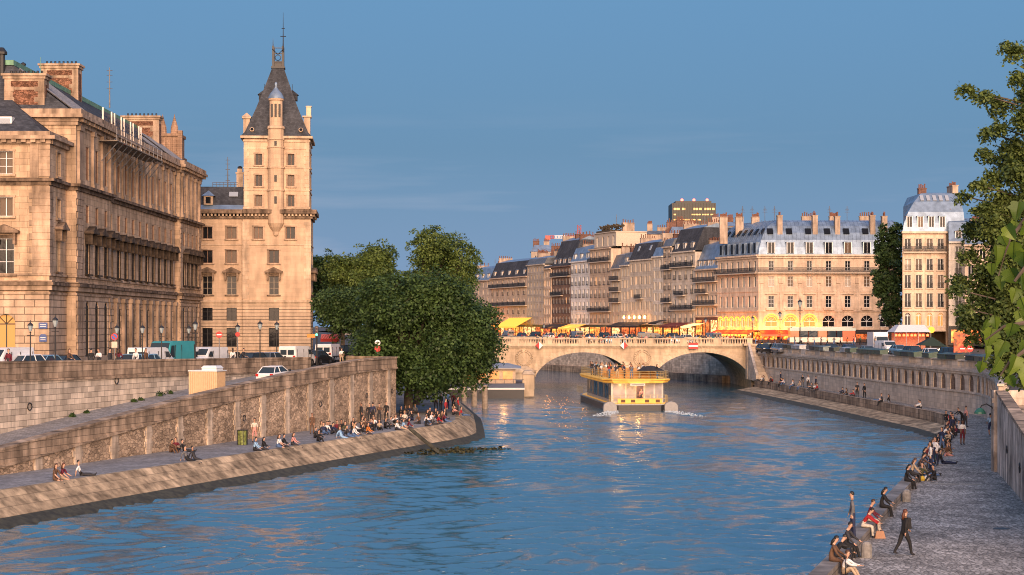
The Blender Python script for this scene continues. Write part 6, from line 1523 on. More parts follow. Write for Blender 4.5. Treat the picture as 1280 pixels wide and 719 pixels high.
    def hair(long):
        h = MB(); h.M = Matrix.Translation(hc) @ Matrix.Rotation(ang, 4, 'X')
        n1, n2 = 7, 12; vs_ = []; fs_ = []
        for i in range(n1):
            e_ = R(90-i*18)
            for j in range(n2):
                a = 2*PI*j/n2; fr = max(0, -math.sin(a))
                ee = e_ if i < 3 else max(e_, R(90-i*18)*(1)+fr*R(62 if not long else 58)*(i-2)/4)
                vs_.append((.090*math.cos(ee)*math.cos(a)*(1-.05*max(0, i-4)), .010+.103*math.cos(ee)*math.sin(a)*(1-.05*max(0, i-4)), .010+.112*math.sin(ee)))
        for i in range(n1-1):
            for j in range(n2): fs_.append((i*n2+j, (i+1)*n2+j, (i+1)*n2+(j+1) % n2, i*n2+(j+1) % n2))
        h.add(vs_, fs_)
        if long: h.tube([(0, .045, .02), (0, .07, -.06), (0, .10, -.16), (0, .11, -.30)], [.045, .066, .066, .035], 8)
        return h.mesh('hair', [SK1], True)
    return dict(me=me, hair=(hair(False), hair(True)), zmin=zmin, head=hc)
SKINS = [mat('skin_light', (.50, .30, .21), .55, .06), mat('skin_tan', (.36, .20, .13), .55, .06), mat('skin_dark', (.12, .065, .045), .55, .06)]
SK1 = SKINS[0]; EYE = mat('eye_dark', (.02, .015, .012), .3, 0); LIP = mat('lips', (.30, .10, .08), .5, 0)
CLO = {'black': (.012, .012, .014), 'dark': (.03, .03, .036), 'grey': (.12, .12, .13), 'white': (.68, .68, .68), 'red': (.34, .015, .02), 'maroon': (.12, .012, .025), 'navy': (.015, .022, .06), 'denim': (.07, .13, .26), 'lightblue': (.25, .42, .62),
       'pink': (.55, .27, .24), 'beige': (.42, .32, .22), 'brown': (.11, .06, .035), 'green': (.04, .10, .05), 'yellow': (.6, .42, .05), 'olive': (.07, .07, .03), 'teal': (.03, .16, .18), 'orange': (.55, .17, .03), 'cream': (.55, .5, .42)}
def cloth(c): return mat('cloth_'+c, CLO[c], .85, .15, 12)
HAIRC = {'k': mat('hair_black', (.012, .01, .008), .5, .2), 'b': mat('hair_brown', (.06, .03, .015), .5, .2), 'y': mat('hair_blond', (.32, .21, .09), .5, .2), 'r': mat('hair_auburn', (.085, .026, .012), .5, .2)}
PO = {
 'stand': pose_mesh('stand'), 'hips': pose_mesh('hips', ua=(-15, -12), fa=(60, 55), aspread=28, torso=-2), 'walk': pose_mesh('walk', pel=(0, 0, .90), th=(24, -16), sh=(8, -34), ua=(-22, 20), fa=(0, 45), torso=5),
 'phone': pose_mesh('phone', ua=(20, 15), fa=(115, 100), head=18), 'lean': pose_mesh('lean', pel=(0, 0, .90), th=(12, 6), sh=(4, -4), torso=14, ua=(30, 20), fa=(70, 60)),
 'bend': pose_mesh('bend', pel=(0, .1, .9), th=(6, -2), sh=(0, -4), torso=48, ua=(52, 60), fa=(70, 50)),
 'edge': pose_mesh('edge', pel=(0, .08, .13), torso=14, th=(84, 78), sh=(58, 52), ua=(34, 22), fa=(52, 68), ft=25), 'edgeback': pose_mesh('edgeback', pel=(0, .08, .13), torso=-18, th=(80, 76), sh=(60, 66), ua=(-35, -30), fa=(-10, -8), aspread=18, ft=30),
 'dangle': pose_mesh('dangle', pel=(0, .08, .13), torso=10, th=(85, 82), sh=(8, 14), ua=(22, 12), fa=(48, 56)),
 'wall': pose_mesh('wall', pel=(0, .0, .13), torso=16, th=(84, 78), sh=(2, 14), ua=(26, 34), fa=(46, 62), head=12), 'walllean': pose_mesh('walllean', pel=(0, 0, .13), torso=34, th=(88, 84), sh=(4, -4), ua=(50, 44), fa=(58, 66), head=18),
 'knees': pose_mesh('knees', pel=(0, 0, .13), torso=16, th=(124, 118), sh=(36, 30), ua=(58, 52), fa=(88, 84), spread=9), 'cross': pose_mesh('cross', pel=(0, 0, .13), torso=12, th=(82, 80), sh=(-58, -66), ua=(28, 24), fa=(70, 75), spread=38, cross=True),
 'legsout': pose_mesh('legsout', pel=(0, 0, .13), torso=-14, th=(90, 94), sh=(86, 80), ua=(-30, -36), fa=(-8, -8), aspread=20, ft=60), 'recline': pose_mesh('recline', pel=(0, 0, .13), torso=-52, th=(92, 112), sh=(88, 50), ua=(-42, -10), fa=(20, -62), aspread=18, ft=60, head=30),
}
STAND = {'stand', 'hips', 'walk', 'phone', 'lean', 'bend'}
PHR = {'stand': 'standing', 'hips': 'standing arms akimbo', 'walk': 'walking', 'phone': 'holding a phone', 'lean': 'leaning forward', 'bend': 'bending down', 'edge': 'sitting', 'edgeback': 'leaning back', 'dangle': 'sitting, legs dangling',
       'wall': 'sitting', 'walllean': 'sitting hunched', 'knees': 'sitting, knees up', 'cross': 'sitting cross-legged', 'legsout': 'sitting, legs outstretched', 'recline': 'reclining'}
def person(x, y, z, pose, deg, topc, bot, hair='k', long=0, sk=0, short=0, shorts=0, where='', group='', s=1.0, sh='dark'):
    p = PO[pose]; dz = -p['zmin'] if pose in STAND else 0.0
    o = place('person', p['me'], None, (x, y, z+dz*s), (0, 0, R(deg))); o.scale = (s, s, s)
    T_, B_, K = cloth(topc), cloth(bot), SKINS[sk]
    for i, mt_ in enumerate((K, T_, B_, cloth(sh), K if short else T_, K if shorts else B_, EYE, LIP)):
        o.material_slots[i].link = 'OBJECT'; o.material_slots[i].material = mt_
    h = place('hair', p['hair'][1 if long else 0], o); h.material_slots[0].link = 'OBJECT'; h.material_slots[0].material = HAIRC[hair]
    nm = {'lightblue': 'sky-blue', 'dark': 'charcoal'}
    tag(o, 'person in %s top, %s %s, %s %s' % (nm.get(topc, topc), nm.get(bot, bot), 'shorts' if shorts else 'trousers', PHR[pose], where), 'person', group)
    o['_px'] = 640 + x/y*F
    return o
def snap(poly, px, inset=0):
    k = (px-640)/F
    for a, b in zip(poly[:-1], poly[1:]):
        fa_, fb = a[0]-k*a[1], b[0]-k*b[1]
        if fa_*fb <= 0 and abs(fa_-fb) > 1e-9:
            t_ = fa_/(fa_-fb); d = Vector((b[0]-a[0], b[1]-a[1])).normalized(); return (lerp(a[0], b[0], t_)-d.y*inset, lerp(a[1], b[1], t_)+d.x*inset)
# ---- left promenade. e = on the sloping edge (snapped), g = on the ground at (px, py)
G1 = 'people on the left stone bank'; LB = 'on the left bank'
LP = [
 ('e', 74, 'edge', 60, 'brown', 'brown', 'b', 1, 0, 1, 1), ('e', 83, 'edge', 75, 'maroon', 'beige', 'r', 1, 0, 1, 1), ('g', 101, 595, 'legsout', 100, 'white', 'dark', 'k', 0, 0, 1),
 ('g', 213, 566, 'knees', 60, 'brown', 'brown', 'k', 0, 1), ('g', 219, 564, 'knees', 20, 'maroon', 'dark', 'b', 0, 0), ('g', 230, 565, 'legsout', 100, 'black', 'black', 'k', 0, 0), ('e', 240, 'edgeback', 75, 'grey', 'black', 'k', 0, 0), ('e', 249, 'edgeback', 80, 'dark', 'dark', 'k', 0, 1),
 ('g', 318, 553, 'stand', 20, 'cream', 'pink', 'k', 0, 1, 1, 1), ('e', 323, 'edge', 80, 'lightblue', 'black', 'k', 0, 0), ('e', 333, 'edge', 76, 'black', 'dark', 'k', 1, 0), ('e', 352, 'edge', 78, 'white', 'denim', 'b', 1, 0, 1, 1), ('e', 358, 'edge', 80, 'black', 'dark', 'k', 0, 0),
 ('e', 370, 'edge', 75, 'pink', 'dark', 'b', 1, 0), ('g', 393, 548, 'knees', 60, 'dark', 'black', 'k', 0, 0), ('e', 401, 'knees', 40, 'black', 'black', 'k', 1, 0),
 ('g', 390, 543, 'stand', 20, 'brown', 'brown', 'b', 0, 1), ('g', 400, 541, 'knees', 50, 'beige', 'grey', 'b', 1, 0), ('g', 408, 541, 'cross', 30, 'white', 'denim', 'b', 0, 0), ('g', 414, 543, 'knees', 70, 'navy', 'dark', 'k', 0, 0), ('g', 421, 540, 'cross', 20, 'maroon', 'dark', 'b', 1, 0), ('g', 427, 539, 'knees', 0, 'black', 'grey', 'k', 0, 1), ('g', 433, 541, 'legsout', 60, 'olive', 'beige', 'b', 0, 0),
 ('e', 432, 'edgeback', 72, 'lightblue', 'lightblue', 'b', 0, 0), ('e', 441, 'edgeback', 78, 'dark', 'denim', 'k', 0, 0), ('e', 446, 'edge', 70, 'white', 'denim', 'y', 1, 0), ('e', 456, 'edge', 80, 'black', 'grey', 'k', 0, 0), ('e', 463, 'edge', 70, 'orange', 'dark', 'b', 1, 0),
 ('g', 447, 527, 'lean', 60, 'black', 'black', 'k', 0, 0), ('g', 452, 529, 'stand', -60, 'dark', 'dark', 'k', 0, 1), ('g', 462, 528, 'hips', 20, 'black', 'dark', 'k', 1, 0), ('g', 466, 529, 'stand', 180, 'navy', 'black', 'k', 0, 0), ('g', 474, 528, 'phone', 20, 'brown', 'dark', 'b', 0, 0), ('g', 483, 526, 'stand', -10, 'black', 'black', 'k', 0, 0),
 ('g', 441, 536, 'cross', 20, 'black', 'brown', 'k', 1, 0), ('g', 451, 535, 'knees', 60, 'beige', 'beige', 'b', 0, 0), ('g', 458, 536, 'legsout', 60, 'brown', 'dark', 'k', 0, 1), ('g', 467, 534, 'knees', 10, 'white', 'black', 'k', 1, 0),
 ('g', 481, 536, 'knees', 40, 'black', 'black', 'k', 1, 0), ('g', 487, 534, 'cross', 80, 'grey', 'dark', 'b', 0, 0), ('g', 492, 533, 'knees', 60, 'black', 'olive', 'k', 0, 0), ('e', 499, 'edge', 75, 'white', 'black', 'k', 0, 0), ('e', 507, 'edge', 80, 'lightblue', 'beige', 'b', 0, 0, 1, 1), ('e', 514, 'edge', 84, 'maroon', 'dark', 'k', 1, 0), ('g', 500, 530, 'knees', 30, 'dark', 'grey', 'b', 1, 0), ('g', 506, 527, 'cross', 0, 'cream', 'dark', 'y', 1, 0),
 ('g', 531, 530, 'knees', 60, 'white', 'denim', 'k', 0, 0), ('e', 536, 'edge', 80, 'black', 'black', 'k', 0, 0), ('g', 538, 528, 'cross', 60, 'white', 'dark', 'b', 0, 0), ('e', 545, 'edge', 82, 'grey', 'dark', 'k', 0, 1), ('e', 551, 'edge', 86, 'red', 'black', 'k', 0, 0), ('g', 546, 526, 'knees', 30, 'black', 'navy', 'k', 1, 0),
 ('g', 557, 522, 'stand', 60, 'red', 'dark', 'b', 0, 0), ('e', 562, 'edgeback', 88, 'maroon', 'denim', 'k', 0, 0), ('e', 570, 'edge', 88, 'beige', 'beige', 'b', 0, 0, 1, 1), ('g', 566, 519, 'knees', 60, 'pink', 'dark', 'b', 1, 0), ('g', 572, 518, 'stand', 100, 'red', 'dark', 'k', 0, 0), ('g', 578, 520, 'legsout', 90, 'red', 'denim', 'k', 0, 0),
 ('g', 501, 520, 'knees', 20, 'black', 'dark', 'k', 0, 0), ('g', 507, 518, 'cross', 0, 'dark', 'navy', 'b', 0, 1), ('g', 513, 518, 'knees', -30, 'navy', 'grey', 'k', 0, 0), ('g', 519, 517, 'cross', 0, 'grey', 'dark', 'b', 1, 0), ('g', 545, 512, 'stand', 0, 'beige', 'dark', 'k', 0, 0), ('g', 551, 513, 'stand', 40, 'dark', 'dark', 'k', 0, 0), ('g', 560, 511, 'stand', 60, 'lightblue', 'navy', 'b', 0, 0), ('g', 567, 512, 'stand', 0, 'maroon', 'black', 'k', 1, 0),
]
_r6 = random.Random(33)
for i in range(22):
    px = _r6.uniform(392, 575); LP.append(('g', px, 598-.145*px+_r6.uniform(-1, 9), _r6.choice(['knees', 'cross', 'knees', 'legsout', 'knees']), _r6.choice([60, 80, 20, -40, 150]), _r6.choice(['black', 'navy', 'white', 'grey', 'dark', 'black', 'beige', 'brown']), _r6.choice(['dark', 'denim', 'black', 'navy']), _r6.choice('kkb'), _r6.choice([0, 1]), 0))
for q in LP:
    if q[0] == 'e':
        k, px, pose, deg, tc, bc, hr, lg, sk = q[:9]; ex_ = q[9:]; r_ = snap(LEs, px, .25)
        if not r_: continue
        x, y = r_
    else:
        k, px, py, pose, deg, tc, bc, hr, lg, sk = q[:10]; ex_ = q[10:]; g = GP(px, py); x, y = g.x, g.y
    person(x, y, 1.604, pose, deg, tc, bc, hr, lg, sk, ex_[0] if ex_ else 0, ex_[1] if len(ex_) > 1 else 0, LB, G1, random.uniform(.95, 1.04))
# ---- right bank: k = on the kerb wall, g = ground, f = far ledge edge
G2 = 'people along the right quay'
RP = [
 ('k', 1038, 'wall', 75, 'brown', 'brown', 'k', 1, 0), ('g', 1054, 719, 'knees', 60, 'white', 'beige', 'b', 0, 0), ('k', 1043, 'walllean', 100, 'black', 'dark', 'k', 0, 0), ('k', 1056, 'wall', 60, 'dark', 'black', 'k', 0, 0), ('k', 1066, 'stand', -100, 'grey', 'navy', 'k', 0, 0), ('k', 1078, 'walllean', 70, 'red', 'cream', 'k', 0, 0), ('k', 1085, 'wall', 80, 'maroon', 'cream', 'b', 0, 0),
 ('k', 1101, 'wall', 78, 'black', 'black', 'k', 1, 0), ('g', 1130, 694, 'walk', 110, 'black', 'black', 'r', 1, 0), ('k', 1132, 'wall', 60, 'black', 'black', 'k', 1, 0), ('k', 1139, 'wall', 90, 'beige', 'dark', 'b', 1, 0),
 ('g', 1169, 601, 'knees', -60, 'black', 'dark', 'k', 0, 0), ('g', 1178, 580, 'legsout', 80, 'black', 'navy', 'k', 0, 0), ('k', 1148, 'walllean', 80, 'brown', 'dark', 'k', 0, 0), ('k', 1153, 'wall', 60, 'black', 'denim', 'k', 1, 0), ('g', 1161, 583, 'cross', 0, 'denim', 'denim', 'b', 0, 0), ('g', 1167, 580, 'knees', -40, 'teal', 'dark', 'k', 0, 0), ('k', 1157, 'wall', 90, 'maroon', 'black', 'b', 0, 0),
 ('k', 1162, 'wall', 80, 'pink', 'dark', 'b', 1, 0), ('g', 1174, 571, 'knees', -70, 'black', 'grey', 'k', 0, 0), ('g', 1168, 568, 'cross', 30, 'dark', 'black', 'k', 1, 1), ('g', 1183, 570, 'cross', 20, 'brown', 'pink', 'b', 1, 0), ('g', 1189, 569, 'knees', -80, 'brown', 'beige', 'b', 1, 0), ('k', 1170, 'wall', 70, 'black', 'olive', 'k', 0, 0), ('k', 1174, 'wall', 100, 'green', 'dark', 'b', 0, 0),
 ('k', 1178, 'walllean', 85, 'white', 'denim', 'b', 1, 0), ('g', 1187, 552, 'knees', -90, 'black', 'black', 'k', 0, 0), ('k', 1181, 'wall', 60, 'black', 'dark', 'k', 0, 0), ('k', 1184, 'wall', 70, 'maroon', 'navy', 'k', 0, 1), ('g', 1190, 543, 'hips', 200, 'black', 'black', 'k', 0, 0), ('g', 1194, 545, 'knees', -30, 'maroon', 'dark', 'b', 1, 0), ('g', 1197, 540, 'cross', 30, 'white', 'dark', 'b', 0, 0),
 ('g', 1203, 556, 'stand', 10, 'white', 'maroon', 'k', 0, 2, 1, 1), ('g', 1202, 532, 'bend', -70, 'black', 'black', 'k', 0, 0), ('g', 1207, 534, 'stand', 100, 'pink', 'dark', 'b', 0, 0), ('g', 1238, 545, 'walk', 175, 'lightblue', 'navy', 'k', 0, 1, 1, 1), ('g', 1182, 526, 'knees', 0, 'black', 'dark', 'k', 1, 0), ('g', 1188, 528, 'cross', 0, 'red', 'dark', 'k', 0, 0), ('g', 1184, 533, 'wall', 80, 'navy', 'dark', 'k', 0, 0),
]
_r5 = random.Random(21)
for i in range(16):
    px = _r5.uniform(1146, 1196); py = 604-(px-1146)*1.28+_r5.uniform(-6, 4)
    RP.append(('g', px+3, py, _r5.choice(['knees', 'cross', 'knees', 'legsout', 'stand']), _r5.choice([-60, 80, 20, -100, 150]), _r5.choice(['black', 'navy', 'white', 'grey', 'denim', 'olive', 'beige']), _r5.choice(['dark', 'denim', 'black', 'navy']), _r5.choice('kkb'), _r5.choice([0, 1]), 0))
for i in range(0):
    px = _r5.uniform(385, 500); LPX = (px, 545-(px-385)*.1+_r5.uniform(-4, 1))
KC = offs(smooth([p for p in RE if p[1] <= 160], 1), .3)
for q in RP:
    if q[0] == 'k':
        k, px, pose, deg, tc, bc, hr, lg, sk = q[:9]; ex_ = q[9:]; r_ = snap(KC, px)
        if not r_: print('nosnap', px); continue
        x, y, z = r_[0], r_[1], 2.004
    else:
        k, px, py, pose, deg, tc, bc, hr, lg, sk = q[:10]; ex_ = q[10:]; g = GP(px, py); x, y, z = g.x, g.y, 1.602
    wh = 'on the kerb wall' if q[0] == 'k' else 'on the right quay'
    person(x, y, z, pose, deg, tc, bc, hr, lg, sk, ex_[0] if ex_ else 0, ex_[1] if len(ex_) > 1 else 0, wh, G2, random.uniform(.95, 1.04))
G3 = 'people on the far right ledge'
FP = [('e', 948, 'recline'), ('e', 953, 'dangle'), ('g', 957, .8, 'knees'), ('g', 963, 1.2, 'stand'), ('g', 967, 1.0, 'cross'), ('e', 962, 'dangle'), ('g', 970, .8, 'knees'), ('e', 975, 'dangle'), ('e', 979, 'knees'), ('g', 983, .8, 'cross'), ('g', 988, 1.4, 'stand'), ('g', 994, 1.5, 'stand'), ('e', 989, 'dangle'), ('e', 998, 'dangle'), ('g', 1004, 1.4, 'stand'), ('g', 1010, .8, 'knees'), ('e', 1014, 'knees'), ('e', 1020, 'edge'),
      ('g', 1042, 1.0, 'knees'), ('g', 1048, .8, 'cross'), ('g', 1056, 1.2, 'stand'), ('g', 1059, .6, 'knees'), ('g', 1065, 1.2, 'stand'), ('g', 1088, .6, 'recline'), ('e', 1100, 'dangle'), ('g', 1097, .8, 'legsout'), ('g', 1140, .7, 'knees'), ('g', 1137, .8, 'cross')]
FC = [('white', 'dark'), ('black', 'black'), ('navy', 'dark'), ('black', 'grey'), ('red', 'dark'), ('beige', 'denim'), ('dark', 'black'), ('grey', 'dark'), ('white', 'denim'), ('brown', 'black')]
L1c = [(p[0], p[1]) for p in RE if p[1] >= 153]
for i, q in enumerate(FP):
    r_ = snap(list(reversed(L1c)), q[1], 0.25 if q[0] == 'e' else .3+q[2]) if False else None
    k = (q[1]-640)/F
    for a, b in zip(L1c[:-1], L1c[1:]):
        fa_, fb = a[0]-k*a[1], b[0]-k*b[1]
        if fa_*fb <= 0: t_ = fa_/(fa_-fb); r_ = (lerp(a[0], b[0], t_), lerp(a[1], b[1], t_))
    if not r_: print('nof', q); continue
    ins = .2 if q[0] == 'e' else .3+q[2]; pose = q[-1]; tc, bc = FC[(i*7+i//3) % 10]
    person(r_[0]+ins, r_[1], 1.76 if q[0] == 'e' else (1.76 if ins < .5 else 1.602), pose, random.choice([-90, -80, -100, -60]) if pose != 'stand' else random.choice([0, 60, -60]), tc, bc, random.choice('kkb'), i % 3 == 1, 0, i % 4 == 0, 0, 'on the far ledge', G3)
# ---- street, bridge, boat
def wall_px(px, d, y0=None):
    Y = (-50.2-18.44-d)/((px-640)/F-.3073); return XA(px, Y), Y, street_z(Y)+.13
for i, (px, pose, tc, lg) in enumerate(((11, 'stand', 'maroon', 0), (85, 'lean', 'brown', 1), (114, 'stand', 'black', 0), (124, 'phone', 'white', 0), (137, 'stand', 'dark', 0), (148, 'hips', 'maroon', 1), (170, 'stand', 'white', 0), (182, 'stand', 'brown', 1), (291, 'stand', 'white', 1), (297, 'stand', 'black', 0), (303, 'lean', 'dark', 0))):
    x, y, z = wall_px(px, 1.4); person(x, y, z, pose, [-20, 60, 200][i % 3], tc, 'dark', 'kb'[i % 2], lg, 0, 0, 0, 'at the left parapet', 'people on the left street')
person(XA(427, 170), 170, 6.4, 'stand', 180, 'white', 'beige', 'k', 0, 0, 1, 0, 'atop the ramp', 'people on the left street')
rr = random.Random(4); cols_ = list(CLO)
k = 0
for i in range(44):                                                  # on the bridge pavement
    px = rr.uniform(672, 925) if i < 24 else rr.uniform(880, 930); y = 281.2+rr.random()*2.4 if rr.random() < .8 else 283.5
    px = 672 + (i*5.9) % 255 if i < 30 else 870+(i-30)*4.3
    person(XA(px, y), y, 6.98, rr.choice(['stand', 'walk', 'stand', 'phone', 'hips']), rr.choice([0, 90, -90, 180, 30]), cols_[(i*5+2) % len(cols_)], cols_[(i*3) % 3], rr.choice('kkby'), i % 2, rr.choice([0, 0, 1]), 0, 0, 'on the bridge', 'pedestrians crossing the bridge')
for i in range(20):
    px = 936+i*8.2; Y = 292+rr.uniform(0, 20)
    person(XA(px, Y), Y, 6.5, rr.choice(['stand', 'walk', 'phone']), rr.choice([0, 90, -90, 180]), cols_[(i*7+1) % len(cols_)], ['dark', 'denim', 'black'][i % 3], rr.choice('kkb'), i % 2, 0, 0, 0, 'outside the corner cafe', 'pedestrians in front of the corner cafe')
# ============================================================ vehicles
TYRE = mat('tyre_rubber', (.015, .015, .015), .8, .1); RIMM = mat('rim_metal', (.4, .4, .42), .35, .1, 4, .8)
HLM = mat('headlight_glass', (.6, .6, .58), .15, 0); TLM = mat('tail_light', (.35, .01, .01), .3, 0, emis=.15, ecol=(1, .05, .02)); PLATE = mat('number_plate', (.55, .5, .3), .5, 0)
def wheel(parent, x, y, r, wd=.2):
    m = MB(); m.M = Matrix.Translation((x, y, r)) @ Matrix.Rotation(R(90), 4, 'X'); m.lathe([(r*.62, -wd/2), (r*.95, -wd/2), (r, -wd/3), (r, wd/3), (r*.95, wd/2), (r*.62, wd/2)], 16); w_ = m.build('wheel', TYRE, parent)
    m = MB(); m.M = Matrix.Translation((x, y, r)) @ Matrix.Rotation(R(90), 4, 'X'); m.lathe([(r*.62, -wd/2+.02), (r*.25, -wd/2-.01), (.01, -wd/2-.01)], 12); m.lathe([(r*.62, wd/2-.02), (r*.25, wd/2+.01), (.01, wd/2+.01)], 12); m.build('rim', RIMM, w_)
def loft(m, st, mi=0):
    """stations (x, zlow, zmid, ztop, wlow, wmid, wtop)"""
    rings = []
    for x, z0_, z1_, z2, w0, w1, w2 in st: rings.append([(x, -w0, z0_), (x, -w1, z1_), (x, -w1*.99, (z1_+z2)/2), (x, -w2, z2), (x, w2, z2), (x, w1*.99, (z1_+z2)/2), (x, w1, z1_), (x, w0, z0_)])
    vs_ = [p for r_ in rings for p in r_]; fs = []
    for i in range(len(rings)-1):
        for j in range(8): fs.append((i*8+j, i*8+(j+1) % 8, (i+1)*8+(j+1) % 8, (i+1)*8+j))
    fs.append(tuple(range(7, -1, -1))); n = (len(rings)-1)*8; fs.append(tuple(range(n, n+8))); m.add(vs_, fs, mi)
def vehicle(kind, paint, label, x, y, z, rz, group='cars and vans parked on the street', roof=None):
    t = thing('parked_'+('van' if kind in ('van', 'bigvan', 'box') else 'car'), label, 'van' if kind in ('van', 'bigvan') else ('truck' if kind == 'box' else 'car'), (x, y, z), rz, group)
    t['_px'] = 640 + x/y*F
    m = MB()
    if kind in ('car', 'estate', 'suv'):
        L_, W_, H = {'car': (4.1, .85, 1.45), 'estate': (4.5, .87, 1.48), 'suv': (4.6, .93, 1.8)}[kind]; hh = .93 if kind != 'suv' else 1.1
        h2 = L_/2; loft(m, [(-h2, .42, .6, hh-.12, W_*.8, W_*.88, W_*.78), (-h2+.12, .25, .6, hh, W_*.9, W_*.97, W_*.86), (-h2+.7, .2, .6, hh+.03, W_*.94, W_, W_*.92), (.2, .2, .6, hh+.02, W_*.94, W_, W_*.92), (h2-1.2, .2, .58, hh-.02, W_*.94, W_, W_*.9), (h2-.35, .22, .5, hh-.17, W_*.9, W_*.96, W_*.84), (h2, .3, .45, .66, W_*.76, W_*.85, W_*.7)]); body = m.build('body', paint, t, smooth=False)
        ra, rb_ = (-h2+.55, -h2+.12) if kind != 'car' else (-h2+.85, -h2+.3); fa_, fb = h2-1.95, h2-1.15
        g = MB(); g.hexa([(rb_, -W_*.88, hh), (fb, -W_*.88, hh-.02), (fb, W_*.88, hh-.02), (rb_, W_*.88, hh)], [(ra, -W_*.68, H-.05), (fa_, -W_*.68, H-.05), (fa_, W_*.68, H-.05), (ra, W_*.68, H-.05)]); g.build('windows', GLCAR, t)
        r_ = MB(); r_.hexa([(ra-.06, -W_*.70, H-.06), (fa_+.05, -W_*.70, H-.06), (fa_+.05, W_*.70, H-.06), (ra-.06, W_*.70, H-.06)], [(ra+.05, -W_*.6, H), (fa_-.08, -W_*.6, H), (fa_-.08, W_*.6, H), (ra+.05, W_*.6, H)])
        for sy in (-1, 1):
            for (xb, xt) in ((rb_+.02, ra), ((ra+fa_)/2-.1, (ra+fa_)/2-.1), (fb-.02, fa_)): r_.tube([(xb, sy*W_*.885, hh), (xt, sy*W_*.69, H-.04)], .04, 4)
        r_.build('roof', paint, t); wr_ = .31; wxs = (-h2+.8, h2-.8)
        zl = hh-.25
    else:
        L_, W_, H = {'van': (4.9, .95, 1.98), 'bigvan': (5.6, 1.0, 2.5), 'box': (6.2, 1.05, 2.6)}[kind]; h2 = L_/2; hh = 1.15
        loft(m, [(-h2, .4, .7, H-.1, W_*.93, W_*.98, W_*.9), (-h2+.1, .3, .7, H, W_*.95, W_, W_*.9), (h2-1.75, .28, .7, H, W_*.95, W_, W_*.9), (h2-1.3, .28, .7, H-.12, W_*.95, W_, W_*.88), (h2-.75, .28, .7, hh+.12, W_*.95, W_, W_*.88), (h2-.2, .28, .6, hh-.12, W_*.92, W_*.96, W_*.84), (h2, .32, .5, .8, W_*.84, W_*.9, W_*.76)]); m.build('body', paint, t)
        g = MB(); g.hexa([(h2-1.27, -W_*.84, H-.16), (h2-.77, -W_*.84, hh+.18), (h2-.77, W_*.84, hh+.18), (h2-1.27, W_*.84, H-.16)], [(h2-1.22, -W_*.84, H-.13), (h2-.72, -W_*.84, hh+.21), (h2-.72, W_*.84, hh+.21), (h2-1.22, W_*.84, H-.13)]); g.build('windscreen', GLCAR, t)
        for sy in (-1, 1):
            g = MB(); yy = sy*W_*1.0; g.add([(h2-.95, yy+sy*.012, hh+.05), (h2-1.85, yy+sy*.012, hh), (h2-1.85, yy*.955+sy*.012, H-.35), (h2-1.35, yy*.955+sy*.012, H-.35)], [(0, 1, 2, 3)]); g.build('side_window', GLCAR, t)
        g = MB(); g.box(-h2-.02, -h2+.0, -W_*.75, -.06, hh, H-.35); g.box(-h2-.02, -h2+.0, .06, W_*.75, hh, H-.35); g.build('rear_window', GLCAR, t)
        g = MB()
        for sy in (-1, 1):
            for xs_ in (h2-2.0, h2-3.1, -h2+.25): g.box(xs_, xs_+.035, sy*(W_-.01)-.02, sy*(W_-.01)+.02, .45, H-.3)
            g.box(-h2+.3, h2-1.0, sy*(W_+.005)-.02, sy*(W_+.005)+.02, .62, .72)
        g.build('door_seams', IRON, t)
        if kind == 'box': b_ = MB(); b_.box(-h2-.05, h2-2.1, -1.15, 1.15, .85, 3.2); b_.build('cargo_box', WHITE, t)
        wr_ = .35; wxs = (-h2+1.0, h2-.95); zl = hh-.3
    for sx in wxs:
        for sy in (-1, 1): wheel(t, sx, sy*(W_-.1), wr_)
    for sy in (-1, 1):
        m = MB(); m.box(h2-.16, h2-.03, sy*W_*.62-.15, sy*W_*.62+.15, .62, .78); m.build('headlight', HLM, t)
        m = MB(); m.box(-h2-.02, -h2+.06, sy*W_*.78-.12, sy*W_*.78+.12, zl, zl+.22); m.build('tail_light', TLM, t)
        m = MB(); m.box(h2-1.4, h2-1.25, sy*(W_+.06)-.08, sy*(W_+.06)+.08, hh+.02, hh+.18); m.build('mirror', IRON, t)
    m = MB(); m.box(-h2-.015, -h2+.03, -.26, .26, .5, .62); m.build('number_plate', PLATE, t)
    m = MB(); m.box(-h2+.05, h2-.1, -W_*.9, W_*.9, .17, .27); m.build('bumper', IRON, t)
    return t
PW = mat('car_paint_white', (.72, .73, .74), .25, .03, 2); PB = mat('car_paint_pale_blue', (.22, .38, .50), .22, .05, 2, .3); PD = mat('car_paint_dark', (.02, .022, .026), .2, .05, 2, .2); PS = mat('car_paint_silver', (.34, .35, .37), .25, .05, 2, .6); PT = mat('car_paint_teal', (.05, .32, .36), .3, .05, 2); PN = mat('car_paint_navy', (.03, .05, .12), .25, .05, 2, .3)
WD = math.atan2(1, .3073)
def on_street(kind, paint, label, px, d, flip=0, dz=0):
    Y = (-50.2-18.44-d)/((px-640)/F-.3073); vehicle(kind, paint, label, XA(px, Y), Y, street_z(Y)+dz, WD+(PI if flip else 0))
on_street('van', PW, 'white van at the left end of the parapet', 5, 5, 1); on_street('estate', PW, 'white estate car beside the leftmost van', 26, 4.0, 1); on_street('car', PB, 'pale blue hatchback below the palace corner', 52, 4.0, 1); on_street('car', PD, 'black car behind the leaning woman near the palace corner', 76, 4.2, 1)
on_street('car', PB, 'pale blue car left of its twin, beyond the group at the parapet', 163, 4, 1); on_street('car', PB, 'pale blue car right of its twin, before the white vans', 179, 4, 1); on_street('van', PW, 'white van with boxy front left of the teal van', 190, 4.6, 0); on_street('bigvan', PT, 'large teal delivery van towering over its neighbours', 212, 5.0, 1)
